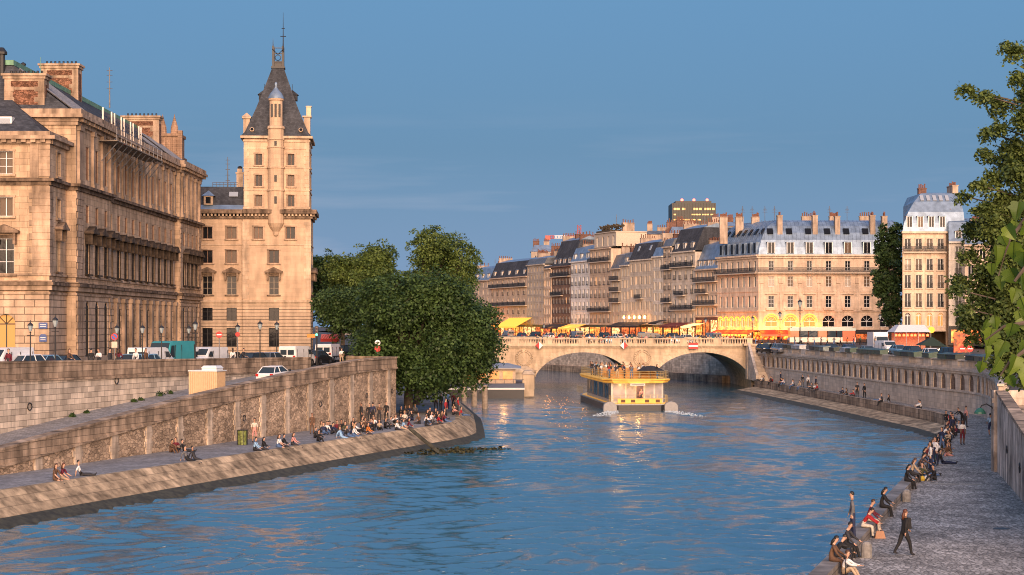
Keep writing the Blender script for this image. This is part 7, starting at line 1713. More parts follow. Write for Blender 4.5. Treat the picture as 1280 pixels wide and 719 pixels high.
on_street('van', PW, 'white van right of the large teal van', 240, 5.6, 1); on_street('van', PW, 'white van nearest the round no-entry sign', 258, 4.6, 1); on_street('estate', PD, 'black estate car before the tower block', 312, 4.5, 1); on_street('estate', PS, 'dark silver estate car under the street lamp', 340, 4.2, 0); on_street('van', PW, 'white van parked before the tower corner', 372, 4.6, 0)
on_street('car', PD, 'dark car at the end of the parapet', 398, 5.5, 0)
vehicle('van', PW, 'white minibus seen from behind on the road by the tree', XA(412, 186), 186, 6.37, R(80)); vehicle('suv', PD, 'black four-wheel drive beside the white minibus', XA(436, 190), 190, 6.37, R(60)); vehicle('car', PS, 'silver car half hidden by the left tree', XA(455, 197), 197, 6.37, R(20))
vehicle('estate', PD, 'dark car under the trees beyond the ramp top', XA(425, 205), 205, 6.37, R(20))
yr = 140.; vehicle('car', PW, 'white saloon car driving up the ramp', XA(345, 143.5), 143.5, interp(LT, 143.5)-1.05, WD-.05, 'vehicles on the ramp').rotation_euler[1] = -R(2.4)
# right side vehicles
VR = 'vehicles on the right embankment'
vehicle('box', PW, 'white box lorry on the right embankment road', XA(1099, 272), 272, 6.02, R(-88), VR); vehicle('van', PW, 'white van in front of the white box lorry', XA(1108, 258), 258, 6.02, R(-80), VR); vehicle('car', PB, 'pale blue car right of the white van', XA(1124, 250), 250, 6.02, R(-80), VR)
for i, (px, Y, p_, kd, lb) in enumerate(((955, 268, PD, 'car', 'black car nearest the bridge behind the embankment parapet'), (975, 262, PS, 'estate', 'silver estate car behind the parapet left of the bus'), (1040, 262, PD, 'car', 'black hatchback on the road below the bus'), (1062, 256, PN, 'car', 'navy car on the road right of the bus'), (1142, 236, PD, 'estate', 'black estate car beside the dark market tent'), (1085, 240, PS, 'car', 'silver car parked before the white lorry'), (1165, 215, PW, 'car', 'white car behind the book boxes'), (1190, 200, PD, 'suv', 'black four-wheel drive by the red signs'))):
    vehicle(kd, p_, lb, XA(px, Y), Y, 6.02, R(-82), VR)
vehicle('car', PB, 'pale blue car crossing the bridge', XA(767, 289), 289, 6.98, 0, 'cars on the bridge'); vehicle('car', PD, 'dark car crossing the bridge behind pedestrians', XA(724, 290), 290, 6.98, 0, 'cars on the bridge'); vehicle('estate', PS, 'silver car crossing the bridge near its right end', XA(850, 290), 290, 6.98, 0, 'cars on the bridge'); vehicle('van', PD, 'dark van crossing the bridge between two arches', XA(815, 292), 292, 6.98, 0, 'cars on the bridge')
# bus
bt = thing('city_bus', 'cream and red single-deck city bus stopped before the orange cafe', 'bus', (XA(1027, 316), 316, 6.8))
m = MB(); m.box(-6, 6, -1.25, 1.25, .35, 1.25); m.build('lower_body', mat('bus_cream', (.62, .60, .52), .4, .05), bt)
m = MB(); m.box(-6, 6, -1.25, 1.25, 2.45, 2.95); m.box(-5.6, 5.4, -1.0, 1.0, 2.952, 3.1); m.build('roof', mat('bus_grey_green', (.42, .50, .46), .4, .05), bt)
for i in range(7):
    m = MB(); a = -5.9+i*1.7; m.box(a, a+1.55, -1.22, 1.22, 1.25, 2.45); m.build('window', (GLCAR if i % 3 else mat('lit_bus_window', (.25, .10, .05), .15, .1, .8, emis=.2, ecol=(1, .35, .1))), bt)
m = MB(); m.box(5.97, 6.06, -1.1, 1.1, 1.1, 2.5); m.build('windscreen', GLCAR, bt); m = MB(); m.box(5.98, 6.08, -.8, .8, 2.55, 2.85); m.build('destination_panel', E('bus_panel', (1, .55, .1), 2), bt)
m = MB(); m.box(3.6, 5.9, -1.27, -1.252, .5, 2.4); m.build('red_side_panel', mat('bus_red', (.5, .06, .03), .5, .1, emis=.3, ecol=(1, .2, .05)), bt)
for x in (-3.9, 3.2):
    for y in (-1.1, 1.1): wheel(bt, x, y, .48, .28)
# ============================================================ street lamps, signs
def lamp_proto(h):
    t = thing('street_lamp', 'x', 'street lamp', (0, 0, 0), 0, 'lanterns on iron posts along the streets')
    m = MB(); m.lathe([(.2, 0), (.2, .25), (.12, .4), (.09, .9), (.12, 1.0), (.06, 1.1), (.045, h-.75), (.09, h-.7), (.05, h-.62)], 10); m.tube([(-.28, 0, h-.95), (.28, 0, h-.95)], .03, 5); m.build('post', IRON, t)
    m = MB(); m.lathe([(.10, h-.6), (.24, h-.12)], 6); l_ = m.build('lantern', mat('lantern_glass', (.30, .36, .38), .15, .1), t)
    m = MB(); m.lathe([(.27, h-.12), (.2, h), (.06, h+.12), (.03, h+.3), (.01, h+.35)], 6); m.build('lantern_cap', IRON, l_)
    return t
LPRO = {h: lamp_proto(h) for h in (4.2, 5.2)}; ltree = {h: tree_of(LPRO[h]) for h in LPRO}; used = {}
def lamp(px, Y, z, top, label):
    hh = top-z; h = min(LPRO, key=lambda q: abs(q+.35-hh))
    if h not in used: o = LPRO[h]; o.location = (XA(px, Y), Y, z); o['label'] = label; used[h] = 1
    else: o = copy_tree(LPRO[h], (XA(px, Y), Y, z), 0, label, None, ltree[h])
    s = hh/(h+.35); o.scale = (s, s, s)
for px, ty, d, lb in ((38, 400, 1.1, 'iron street lamp left of the blue street plaques'), (69, 393, 2.0, 'tallest dark street lamp at the palace corner'), (146, 404, 1.1, 'iron street lamp beside the round blue and red no-parking sign'), (178, 404, 1.1, 'iron street lamp rising above the pale blue cars'), (202, 404, 1.1, 'iron street lamp before the teal van'), (236, 405, 9, 'street lamp close to the far palace end'), (244, 399, 1.1, 'iron street lamp between palace and tower block'), (297, 403, 6, 'street lamp behind the small round sign before the tower block'), (325, 399, 1.1, 'iron street lamp before the tower block middle'), (346, 400, 7, 'street lamp close to the tower block facade')):
    x, y, z = wall_px(px, d); lamp(px, y, z-(.13 if d > 2.4 else 0), ZA(ty, y), lb)
for px, Y, ty, lb in ((941, 284, 394, 'street lamp at the right end of the bridge'), (975, 300, 388, 'street lamp before the orange lit arches'), (1000, 272, 372, 'tall mast lamp before the corner block'), (1100, 290, 391, 'street lamp before the black awning of the corner block'), (680, 286, 404, 'street lamp at the left end of the bridge parapet'), (882, 286, 396, 'street lamp on the bridge left of the red awning')):
    lamp(px, Y, 6.95 if Y in (284, 286) else 6.05, ZA(ty, Y), lb)
def post_sign(x, y, z, h, r, label, bg, bar=None, diag=False, plate=None):
    t = thing('traffic_sign', label, 'traffic sign', (x, y, z)); m = MB(); m.tube([(0, .05, 0), (0, .05, h+r)], .04, 6); m.build('post', GREY, t)
    m = MB(); m.M = Matrix.Translation((0, 0, h)) @ Matrix.Rotation(R(90), 4, 'X'); m.lathe([(r, -.0), (r, .03), (.01, .031)], 20); m.build('disc', RED, t)
    if bar: m = MB(); m.box(-r*.72, r*.72, -.045, -.033, h-r*.16, h+r*.16); m.build('bar', WHITE, t)
    if diag:
        m = MB(); m.M = Matrix.Translation((0, -.032, h)) @ Matrix.Rotation(R(90), 4, 'X'); m.lathe([(r*.76, 0), (r*.76, .006), (.01, .007)], 20); m.build('blue_centre', mat('sign_blue', (.03, .08, .35), .4, 0), t)
        m = MB(); m.M = Matrix.Translation((0, 0, h)) @ Matrix.Rotation(R(45), 4, 'Y'); m.box(-r*.8, r*.8, -.052, -.041, -.05, .05); m.build('diagonal_bar', RED, t)
    if plate: m = MB(); m.box(-r*.8, r*.8, -.03, 0, h-r-.55, h-r-.1); m.build('plate', plate, t)
    return t
x, y, z = wall_px(145, .9); post_sign(x+.0, y-.5, z, ZA(421, y)-z, .27, 'round no-parking sign with white plate beside the left parapet', RED, diag=True, plate=CREAM)
x, y, z = wall_px(274, .9); post_sign(x, y, z, ZA(418.5, y)-z, .28, 'large round red no-entry sign left of the tower block entrance', RED, bar=True)
x, y, z = wall_px(297, .9); post_sign(x, y, z, ZA(418, y)-z, .20, 'smaller round red sign right of the large no-entry sign', RED, bar=False)
t = post_sign(XA(472, 167.5), 167.5, 6.35, ZA(436, 167.5)-6.35, .30, 'red and white round signs on a post by the tree at the ramp top', RED)
m = MB(); m.M = Matrix.Translation((0, 0, ZA(428.5, 167.5)-6.35)) @ Matrix.Rotation(R(90), 4, 'X'); m.lathe([(.27, 0), (.27, .03), (.01, .031)], 20); dd = m.build('white_disc', WHITE, t); m = MB(); m.box(-.2, .2, -.045, -.033, ZA(428.5, 167.5)-6.35-.05, ZA(428.5, 167.5)-6.35+.05); m.build('bar', IRON, dd)
for px, lb in ((1203, 'left one of two round no-entry signs by the red glow'), (1212.5, 'right one of two round no-entry signs by the red glow')):
    post_sign(XA(px, 186), 186, 6.05, ZA(436, 186)-6.05, .36, lb, RED, bar=True)
t = thing('traffic_light', 'green traffic light on a dark post at the top of the ramp', 'traffic light', (XA(396, 164), 164, 6.4))
m = MB(); m.tube([(0, 0, 0), (0, 0, 3.9)], .07, 8); m.build('post', IRON, t); m = MB(); m.box(-.15, .15, -.15, .1, 2.9, 3.9); h_ = m.build('housing', IRON, t)
for zz, c_ in ((3.72, mat('lamp_off', (.05, .01, .01), .3, 0)), (3.4, mat('lamp_off', (.05, .01, .01))), (3.08, E('green_signal', (.05, 1, .35), 5))):
    m = MB(); m.M = Matrix.Translation((0, -.15, zz)) @ Matrix.Rotation(R(90), 4, 'X'); m.lathe([(.1, 0), (.1, .02), (.01, .03)], 12); m.build('signal_lamp', c_, h_)
t = thing('shop_sign', 'small orange banner sign on a bracket beside the green traffic light', 'sign', (XA(389, 170), 170, 6.4)); m = MB(); m.tube([(0, 0, 0), (0, 0, 3.2)], .04, 6); m.build('post', IRON, t); m = MB(); m.box(-.4, .4, -.05, -.02, 2.75, 3.1); m.build('panel', mat('orange_sign', (.6, .2, .02), .5, 0), t)
awning('kiosk_awning', 'red and white striped kiosk awning behind the traffic light', (XA(402, 200), 200), 0, 2.2, 9.3, 1.2, .5, stone('striped_awning_cloth', (.5, .12, .1), .3, 5, 2.2, .02, .1, 0, .08), RAW)
# green cobra lamp reaching over the right quay
t = thing('quay_lamp', 'green hooded lamp on a curved arm from the right stair wall', 'street lamp', (29.1, 104.3, 4.6))
m = MB(); a = [Vector((XA(px, 104.3)-29.1, -.0, ZA(py, 104.3)-4.6)) for px, py in ((1256, 541), (1249, 532), (1245, 518), (1240, 509), (1233, 505), (1227, 507), (1225, 511))]; m.tube(a, [.07, .06, .05, .045, .04, .04, .04], 7); m.build('arm', IRON, t)
p = a[-1]; m = MB(); m.lathe([(.08, p.z+.05), (.2, p.z-.02), (.34, p.z-.2), (.36, p.z-.3), (.02, p.z-.29)], 12, (p.x, p.y)); m.build('shade', mat('lamp_shade_green', (.03, .13, .09), .4, .1), t)
# bollards on the right quay
for px, py, lb in ((1133, 627, 'stone bollard in the cobbles beyond the walking woman'), (1083, 697, 'stone bollard nearest the camera beside the kerb wall')):
    g = GP(px, py); m = MB(); m.lathe([(.22, 1.6), (.22, 2.0), (.19, 2.12), (.12, 2.2), (.01, 2.22)], 12, (g.x, g.y)); tag(m.build('bollard', mat('bollard_granite', (.22, .21, .20), .8, .2, 8)), lb, 'bollard')
# ============================================================ beige kiosk cabin on the ramp wall
t = thing('site_cabin', 'beige ribbed metal cabin standing on the ramp beside its parapet', 'cabin', (XA(259, 131.5), 131.6, 4.95), R(-14))
m = MB(); n = 14
m.box(-1.1, 1.1, -.85, .85, 0, 1.95)
for i in range(n): x = -1.1+i*2.2/n; m.box(x, x+.09, -.9, -.852, .05, 1.9)
for i in range(9): y = -.85+i*.19; m.box(1.102, 1.15, y, y+.08, .05, 1.9); m.box(-1.15, -1.102, y, y+.08, .05, 1.9)
m.build('shell', mat('beige_sheet_metal', (.56, .40, .24), .55, .06), t)
m = MB(); m.box(-1.18, 1.18, -.93, .93, 1.952, 2.03); m.box(-.2, 1.0, -.6, .6, 2.032, 2.2); m.hexa([(-.25, -.65, 2.202), (1.05, -.65, 2.202), (1.05, .65, 2.202), (-.25, .65, 2.202)], [(-.1, -.5, 2.38), (.9, -.5, 2.38), (.9, .5, 2.38), (-.1, .5, 2.38)]); m.build('roof', mat('white_cabin_roof', (.68, .70, .70), .4, .05), t)
# flowers stall / green bin against ramp wall
g = GP(303, 556); t = thing('litter_bin', 'wire litter bin with green and yellow bag against the ramp wall', 'bin', (g.x, g.y, 1.6))
m = MB(); m.lathe([(.32, 0), (.36, 1.05)], 12); m.build('bag', mat('green_yellow_bag', (.16, .19, .05), .5, .5, 6), t); m = MB()
for i in range(10): aa = 2*PI*i/10; m.tube([(.38*math.cos(aa), .38*math.sin(aa), 0), (.40*math.cos(aa), .40*math.sin(aa), 1.1)], .015, 4)
m.tube([(.4*math.cos(R(q)), .4*math.sin(R(q)), 1.08) for q in range(0, 361, 30)], .02, 4); m.build('frame', IRON, t)
# ============================================================ tour boat
bo = thing('tour_boat', 'yellow-decked glass tour boat heading for the bridge', 'boat', (15.4, 208, 0), R(4.5))
HB = mat('boat_hull_dark', (.03, .03, .035), .4, .15); YB = mat('boat_yellow_glow', (.75, .46, .08), .5, .15, 1, emis=.2, ecol=(1, .45, .06));  # yellow deck paint brightened by a glow of its own, no lamp there
def outline(hw, L_, yb, r=1.2, bow=9):
    pts = [(-hw+r, yb), (-hw+r*.35, yb+r*.22), (-hw, yb+r), (-hw, L_-bow), (-hw*.75, L_-bow*.5), (-hw*.3, L_-bow*.12), (0, L_), (hw*.3, L_-bow*.12), (hw*.75, L_-bow*.5), (hw, L_-bow), (hw, yb+r), (hw-r*.35, yb+r*.22), (hw-r, yb)]
    return pts
m = MB(); m.prism(outline(3.75, 38, 0), -.5, .72); m.build('hull', HB, bo)
m = MB(); m.prism(outline(3.82, 38.1, -.05), .722, .86); m.build('rubbing_strake', mat('boat_grey', (.35, .35, .34), .5, .1), bo)
m = MB(); m.prism(outline(3.6, 37.5, .15), .862, .9); m.build('deck', YB, bo)
m = MB(); m.box(-2.7, 2.7, -.1, .05, .95, 1.5)
for x in (-2.3, -1.1, .6, 1.9): m.box(x, x+.5, -.13, -.102, 1.05, 1.4, 1)
m.build('stern_banner', [YB, mat('dark_lettering', (.12, .04, .01), .6, 0)], bo)
m = MB()
for x in [-3.2+i*.9 for i in range(8)]: m.tube([(x, .3, .9), (x, .3, 1.95)], .03, 5)
for z in (1.5, 1.93): m.tube([(-3.3, .3, z), (3.3, .3, z)], .03, 5)
for side in (-3.45, 3.45):
    for i in range(9): m.tube([(side, .5+i*.8 if i < 3 else 26+i*1.2, .9), (side, .5+i*.8 if i < 3 else 26+i*1.2, 1.9)], .03, 4)
    m.tube([(side, 29, 1.9), (side, 36, 1.9)], .03, 4)
m.build('deck_railing', mat('boat_rail', (.55, .42, .2), .4, .05, 3, .4), bo)
m = MB(); m.box(-3.2, 3.2, 2.2, 26, .9, 3.35); m.build('cabin', mat('cabin_white', (.50, .47, .44), .5, .1), bo)
for i, x in enumerate((-2.95, -1.3, .95, 2.2)):
    m = MB(); m.box(x, x+[1.45, 1.1, 1.05, .8][i], 2.16, 2.19, 1.1, 3.2); m.build('rear_window', mat('curtained_boat_glass', (.30, .29, .32), .2, .15, 1.5), bo)
m = MB(); m.box(-.1, .75, 2.14, 2.19, .95, 3.1); m.build('cabin_door', mat('dark_boat_door', (.10, .06, .08), .3, .1), bo)
for side in (-3.23, 3.23):
    for i in range(13):
        m = MB(); y = 2.7+i*1.8; m.box(min(side, side*.995), max(side, side*.995), y, y+1.45, 1.3, 3.1); m.build('side_window', GLCAR if i % 3 else GLC, bo)
m = MB(); m.prism(outline(4.0, 30, .6, 2.8, 4), 3.352, 3.5); m.prism(outline(4.15, 30.1, .5, 2.8, 4), 3.502, 3.58); m.prism(outline(4.22, 30.15, .42, 2.8, 4), 3.662, 3.8); ud = m.build('upper_deck', YB, bo)
m = MB(); m.prism(outline(4.08, 30.1, .55, 2.8, 4), 3.582, 3.66); m.build('deck_stripe', mat('boat_orange', (.45, .14, .03), .5, .1), ud)
m = MB(); pts = outline(4.0, 29.9, .65, 2.8, 4); pts.append(pts[0])
for a, b in zip(pts[:-1], pts[1:]):
    a, b = Vector((*a, 0)), Vector((*b, 0)); n = max(1, int((b-a).length/1.1))
    for i in range(n): p = a.lerp(b, i/n); m.tube([(p.x, p.y, 3.8), (p.x, p.y, 4.8)], .025, 4)
    for z in (4.15, 4.5, 4.78): m.tube([(a.x, a.y, z), (b.x, b.y, z)], .03, 4)
m.build('railing', mat('boat_rail', (.55, .42, .2)), ud)
m = MB(); m.box(-1.1, .7, .42, .46, 3.05, 3.3); m.build('name_board', mat('board_white', (.6, .58, .55), .5, 0), ud)
m = MB(); m.box(-.95, .55, .405, .418, 3.14, 3.2); m.build('board_lettering', IRON, ud)
for sx in (-1, 1):
    m = MB(); m.extr([(sx*3.7-.8, -.3), (sx*3.7+.8, -.3), (sx*3.7+.8, .55)]+[(sx*3.7+.8*math.cos(R(a)), .55+.62*math.sin(R(a))) for a in range(20, 161, 20)]+[(sx*3.7-.8, .55)], -.7, .1); m.build('round_fender', mat('fender_white', (.30, .29, .28), .5, .08), bo, smooth=False)
for i in range(10):
    m = MB(); y = 5+i*2.1; m.box(-2.8, 2.8, y, y+.36, 3.8, 4.22); m.box(-2.8, 2.8, y+.362, y+.42, 3.8, 4.6); m.build('bench', mat('bench_orange', (.5, .24, .06), .6, .1), ud)
t = thing('sun_parasol', 'folded dark parasol on the upper deck of the tour boat', 'parasol', (17.0, 212, 3.82), R(8)); m = MB(); m.lathe([(.02, 1.55), (.5, 1.5), (1.2, 1.22), (1.75, .95), (1.7, .9), (.05, 1.3)], 12); m.build('canopy', DAW, t); m = MB(); m.tube([(0, 0, 0), (0, 0, 1.6)], .04, 6); m.build('pole', GREY, t)
def onboat(lx, ly, z): c, s_ = math.cos(R(4.5)), math.sin(R(4.5)); return 15.4+c*lx-s_*ly, 208+s_*lx+c*ly, z
bp = [(-3.2, 12), (-2.6, 9), (-2.2, 14), (-1.9, 7), (-1.4, 11), (-.8, 8), (-.3, 12), (-.1, 6), (.3, 9), (.8, 13), (-3.3, 16), (.9, 5), (1.5, 6.5), (2.6, 3), (-2.8, 19), (-1, 18), (.4, 17), (-3.4, 9.5), (-3.5, 14), (-2.9, 5.5), (-2.2, 4), (-1.2, 4.6), (-.5, 3.4), (.6, 3.9), (-3.5, 18), (-3.3, 21), (-2.4, 16.5), (-1.6, 15), (1.4, 9.5), (2.1, 11)]
bc_ = ['dark', 'black', 'white', 'navy', 'white', 'grey', 'red', 'black', 'maroon', 'white', 'lightblue', 'beige', 'dark', 'black', 'teal', 'orange', 'green', 'white', 'black', 'red', 'dark', 'navy', 'grey', 'white', 'black', 'brown', 'beige', 'maroon', 'black', 'white']
for i, (lx, ly) in enumerate(bp):
    x, y, z = onboat(lx, ly, 3.81); person(x, y, z, ['stand', 'hips', 'phone', 'lean'][i % 4], [180, 60, 0, -90][i % 4], bc_[i], ['dark', 'denim', 'beige'][i % 3], 'kby'[i % 3], i % 2, 0, i % 2, 0, 'on the tour boat', 'passengers on the tour boat')
x, y, z = onboat(.35, 1.2, .91); person(x, y, z, 'stand', 0, 'pink', 'navy', 'b', 1, 0, 1, 0, 'on the boat stern', 'passengers on the tour boat')
light('boat_deck_lamp', (15.3, 209.2, 3.1), (1, .6, .2), 45, .15, 'POINT'); light('boat_deck_lamp', (13.3, 209.2, 3.1), (1, .6, .2), 25, .15, 'POINT')
# wake foam
m = MB(); rnd = random.Random(3)
for sx in (-1, 1):
    for i in range(110):
        a = rnd.uniform(0, 1)**1.3; x = 15.6+sx*(3.4+a*2.4+rnd.uniform(-.9, .9)); y = 208.0-rnd.uniform(-.6, 1.0)-a*12; s = rnd.uniform(.03, .13)*(1-.6*a)
        m.lathe([(s*1.6, .0), (s, .06+s*.3), (s*.2, .08+s*.5)], 6, (x, y))
tag(m.build('wake_foam', mat('foam', (.42, .48, .52), .7, .1)), 'white foam churned up at the stern of the tour boat', 'foam', kind='stuff')
# ============================================================ restaurant barge and posts
ba = thing('restaurant_barge', 'dark-hulled restaurant barge with lit cabin moored by the trees', 'boat', (-12.5, 243, 0))
m = MB(); m.box(0, 14.2, 0, 16, -.5, 1.25); m.build('hull', mat('barge_black', (.02, .02, .024), .4, .1), ba); m = MB(); m.box(-.05, 14.3, -.06, 16, 1.252, 1.5); m.build('white_strake', WHITE, ba); m = MB(); m.box(-.02, 14.25, -.03, 16, 1.502, 2.1); m.build('bulwark', mat('barge_blue', (.03, .05, .11), .4, .1), ba)
m = MB(); m.box(3, 13.0, 1.2, 15, 2.0, 4.1); cb_ = m.build('cabin', mat('barge_cabin', (.45, .35, .26), .6, .1), ba)
for i in range(5): m = MB(); a = 3.6+i*1.9; m.box(a, a+1.4, 1.14, 1.19, 2.6, 3.8); m.build('window', mat('lit_barge_window', (.4, .15, .05), .2, .3, 2, emis=.45, ecol=(1, .36, .08)), cb_)
m = MB(); m.box(3, 13.8, .6, 15.2, 4.102, 4.25); m.hexa([(3.2, .9, 4.252), (13.6, .9, 4.252), (13.6, 15, 4.252), (3.2, 15, 4.252)], [(4, 3, 4.7), (12, 3, 4.7), (12, 13, 4.7), (4, 13, 4.7)]); m.build('roof', mat('barge_roof', (.30, .31, .33), .6, .1), ba)
m = MB(); m.box(14.0, 15.6, 3, 8, .2, 3.3); m.hexa([(13.9, 2.8, 3.302), (15.8, 2.8, 3.302), (15.8, 8.2, 3.302), (13.9, 8.2, 3.302)], [(14.3, 3.6, 3.8), (15.3, 3.6, 3.8), (15.3, 7.2, 3.8), (14.3, 7.2, 3.8)]); m.build('end_cabin', BRT, ba)
m = MB()
for i in range(12): m.tube([(.2+i*1.25, .1, 2.1), (.2+i*1.25, .1, 2.7)], .03, 4)
m.tube([(.1, .1, 2.7), (14.2, .1, 2.7)], .03, 4); m.build('railing', GREY, ba)
light('barge_lamp', (-1.2, 242.0, 3.7), (1, .5, .15), 60, .5, 'POINT')
MP = mat('mooring_post_wood', (.34, .27, .20), .8, .3, 3)
for px, py, lb in ((572, 496, 'pale mooring post furthest left by the trees'), (580, 501, 'pale mooring post second from the left'), (593, 507, 'pale mooring post third from the left'), (606, 511, 'pale mooring post nearest the barge and the camera')):
    Y = CH*F/(py-HY); m = MB(); m.lathe([(.36, -1), (.36, 2.75), (.3, 2.9), (.01, 2.95)], 12, (XA(px, Y), Y)); m.lathe([(.4, .35), (.4, .6)], 12, (XA(px, Y), Y)); tag(m.build('mooring_post', MP), lb, 'mooring post', 'mooring posts beside the barge')
m = MB(); V, Fc = leaf_cloud([(-4.5, 141.6, -.05, 3.4, 1.6, .35), (-7.5, 139.0, -.1, 2.4, 1.0, .25), (-1.6, 144.5, -.1, 2.6, 1.3, .25)], 2600, .3, .35, 77, per=13, fill=.9)
tag(place('water_weed', mesh_np('water_weed', V, Fc, leaf_mat('water_weed_mat', (.02, .02, .008), (.075, .07, .03)))), 'mat of dark water weed floating off the tip of the stone bank', 'water weed', kind='stuff')
# ============================================================ right street furniture
t = thing('market_tent', 'pale grey sloping cafe tent right of the corner block', 'tent', (XA(1118, 284), 284, 6.05))
m = MB(); m.hexa([(0, 0, 3.1), (6.0, 0, 3.1), (6.0, 6, 3.1), (0, 6, 3.1)], [(1.2, 2, 4.3), (5.4, 2, 4.3), (5.4, 4.5, 4.3), (1.2, 4.5, 4.3)]); m.build('canopy', WAW, t); m = MB()
for x in (.1, 2, 4, 5.9): m.tube([(x, .1, 0), (x, .1, 3.1)], .05, 5)
m.build('posts', GREY, t); m = MB()
for i in range(9): m.lathe([(.22, 2.4), (.22, 2.7), (.05, 2.8)], 8, (.4+i*.65, .6+.4*(i % 2)))
m.build('heat_lamps', E('red_heat_lamp', (1, .10, .03), 4), t); m = MB(); m.box(.2, 5.8, 3, 3.2, .2, 3); m.build('back_screen', mat('bar_wood', (.30, .13, .08), .6, .2), t)
light('heat_lamp_glow', (XA(1118, 284)+3, 284.5, 8.0), (1, .22, .08), 160, .3, 'POINT')
t = thing('market_tent', 'black peaked market tent with a lamp beside the parked cars', 'tent', (XA(1150, 238), 238, 6.05))
m = MB(); m.add([(0, 0, 1.5), (3.8, 0, 1.3), (3.8, 3, 1.3), (0, 3, 1.5), (2.0, 1.5, 2.7)], [(0, 1, 4), (1, 2, 4), (2, 3, 4), (3, 0, 4), (0, 3, 2, 1)]); m.build('canopy', mat('black_green_canvas', (.015, .03, .02), .8, .1), t); m = MB()
for x in (.1, 3.7): m.tube([(x, .1, 0), (x, .1, 1.5)], .05, 5)
m.build('posts', IRON, t); m = MB(); m.lathe([(.05, .7), (.38, .9), (.05, 1.15)], 10, (2.8, -.3)); m.build('lamp', E('warm_lamp', (1, .6, .25), 8), t)
t = thing('shop_sign', 'glowing red vertical shop panel right of the domed building', 'sign', (XA(1204, 196), 196, 6.05)); m = MB(); m.box(-.9, .9, .5, .7, 1.2, 3.5); m.build('panel', EN('red_orange_panel', (1, .13, .02), 1.3, 2), t); m = MB(); m.tube([(0, .6, 0), (0, .6, 1.2)], .1, 6); m.build('post', IRON, t)
t = thing('shop_sign', 'small round amber sign on the right side street', 'sign', (XA(1164, 290), 290, 9.5)); m = MB(); m.M = Matrix.Rotation(R(90), 4, 'X'); m.lathe([(.55, 0), (.55, .15), (.01, .16)], 20); m.build('disc', E('amber_disc', (1, .42, .03), .35), t); m = MB(); m.tube([(0, 0, -3), (0, 0, -.7)], .05, 5); m.build('post', IRON, t)
# hoardings / kiosks along left quay of far row: parked cars in silhouette
for i, px in enumerate(range(618, 905, 17)):
    y = rowY(px)-7.5; k = (px-640)/F; y = 160.2/(k+.3554)
    vehicle(['car', 'van', 'car', 'suv', 'estate'][i % 5], [PD, PS, PN, PD, PW][i % 5], '%s parked in front of the far shops' % ['dark hatchback', 'silver van', 'navy hatchback', 'black four-wheel drive', 'white estate car'][i % 5], XA(px, y), y, 6.82, RA+PI, 'cars before the far shopfronts')
rq = random.Random(8)
for i in range(34):
    px = 640+i*7.9; k = (px-640)/F; y = 163.5/(k+.3554)
    person(XA(px, y), y, 6.82, rq.choice(['stand', 'walk', 'phone']), rq.choice([0, 90, 180]), cols_[(i*11+3) % len(cols_)], ['dark', 'black', 'denim'][i % 3], 'kb'[i % 2], i % 2, 0, 0, 0, 'before the far shops', 'pedestrians before the far shopfronts')
# small belongings
g = GP(1153, 601); t = thing('picnic_things', 'yellow and white picnic bags on the cobbles beside the sitting group', 'picnic', (g.x, g.y, 1.602)); 
for i, (c_, dx) in enumerate((('yellow', 0), ('white', .25), ('orange', -.3), ('white', .5))):
    m = MB(); m.lathe([(.12, 0), (.16, .1), (.1, .24), (.03, .28)], 8, (dx, .1*i)); m.build('bag', cloth(c_), t)
g = GP(1100, 673); m = MB(); m.hexa([(-.22, -.1, 0), (.22, -.1, 0), (.22, .1, 0), (-.22, .1, 0)], [(-.15, -.04, .3), (.15, -.04, .3), (.15, .04, .3), (-.15, .04, .3)]); m.tube([(-.1, 0, .28), (0, 0, .5), (.1, 0, .28)], .015, 5); o = m.build('handbag', mat('tan_leather', (.32, .14, .06), .5, .1)); o.location = (g.x, g.y, 1.602); tag(o, 'tan handbag on the cobbles at the feet of the people on the kerb wall', 'handbag')
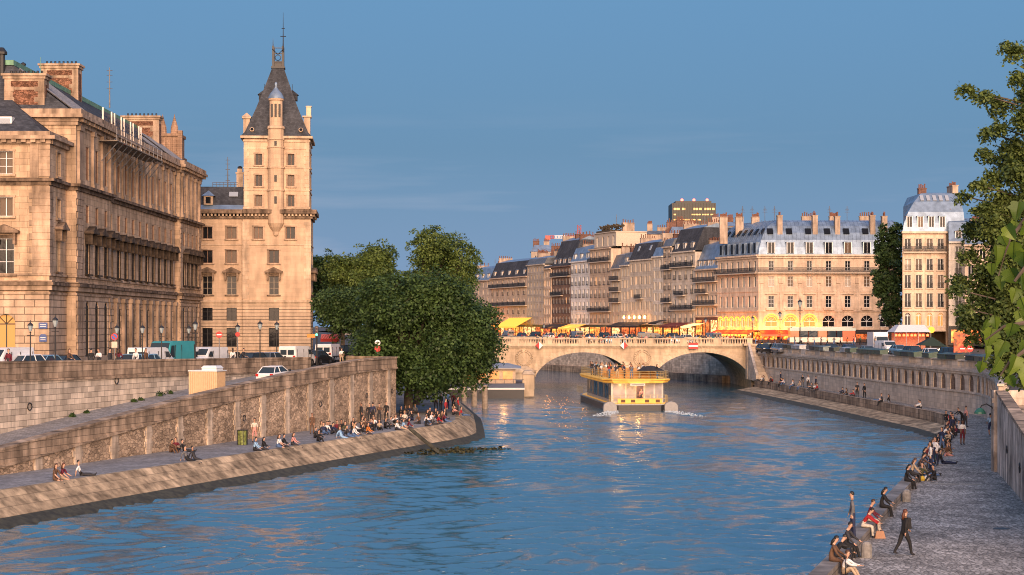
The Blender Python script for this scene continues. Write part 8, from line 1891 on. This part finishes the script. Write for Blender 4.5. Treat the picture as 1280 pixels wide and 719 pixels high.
g = GP(1134, 694); m = MB(); m.hexa([(-.16, 0, 0), (.16, 0, 0), (.16, .2, 0), (-.16, .2, 0)], [(-.13, .02, .42), (.13, .02, .42), (.13, .16, .42), (-.13, .16, .42)]); o = m.build('backpack', cloth('black'), None, (g.x+.10, g.y+.06, 2.62), (0, 0, R(110))); tag(o, 'black backpack on the back of the walking woman', 'backpack')
g = GP(1067, 716); t = thing('bicycle', 'dark bicycle leaning by the kerb wall at the bottom of the view', 'bicycle', (g.x-.2, g.y-.2, 1.6), R(70))
for x in (-.52, .52):
    m = MB(); m.tube([(x+.33*math.cos(R(a)), 0, .34+.33*math.sin(R(a))) for a in range(0, 361, 20)], .018, 5)
    for a in range(0, 180, 30): m.tube([(x+.33*math.cos(R(a)), 0, .34+.33*math.sin(R(a))), (x-.33*math.cos(R(a)), 0, .34-.33*math.sin(R(a)))], .003, 3)
    m.build('wheel', IRON, t)
m = MB(); m.tube([(-.52, 0, .34), (-.15, 0, .75), (.38, 0, .78), (-.05, 0, .3), (-.52, 0, .34)], .018, 6); m.tube([(-.05, 0, .3), (-.17, 0, .85)], .018, 6); m.tube([(.52, 0, .34), (.36, 0, .9)], .018, 6); m.build('frame', mat('bike_frame', (.02, .02, .025), .3, 0), t)
m = MB(); m.box(-.3, -.05, -.06, .06, .85, .9); m.build('saddle', IRON, t); m = MB(); m.tube([(.3, -.25, .95), (.36, 0, .92), (.3, .25, .95)], .015, 6); m.build('handlebar', IRON, t)
# ============================================================ make repeated labels single things out
ORD = ['leftmost'] + [q+' from left' for q in 'second third fourth fifth sixth seventh eighth ninth tenth eleventh twelfth thirteenth fourteenth fifteenth sixteenth'.split()]
from collections import defaultdict
bpy.context.view_layer.update()
byl = defaultdict(list)
for o in ALL: byl[o['label']].append(o)
for lb, os_ in byl.items():
    if len(os_) > 1:
        os_.sort(key=lambda o: o.matrix_world.translation.x/max(1, o.matrix_world.translation.y))
        for i, o in enumerate(os_): o['label'] = lb+', '+(ORD[i] if i < len(os_)-1 else 'rightmost')
    
for o in ALL:
    if '_px' in o: del o['_px']
    n = len(o['label'].split())
    if n > 16: print('LONG', n, o['label'])
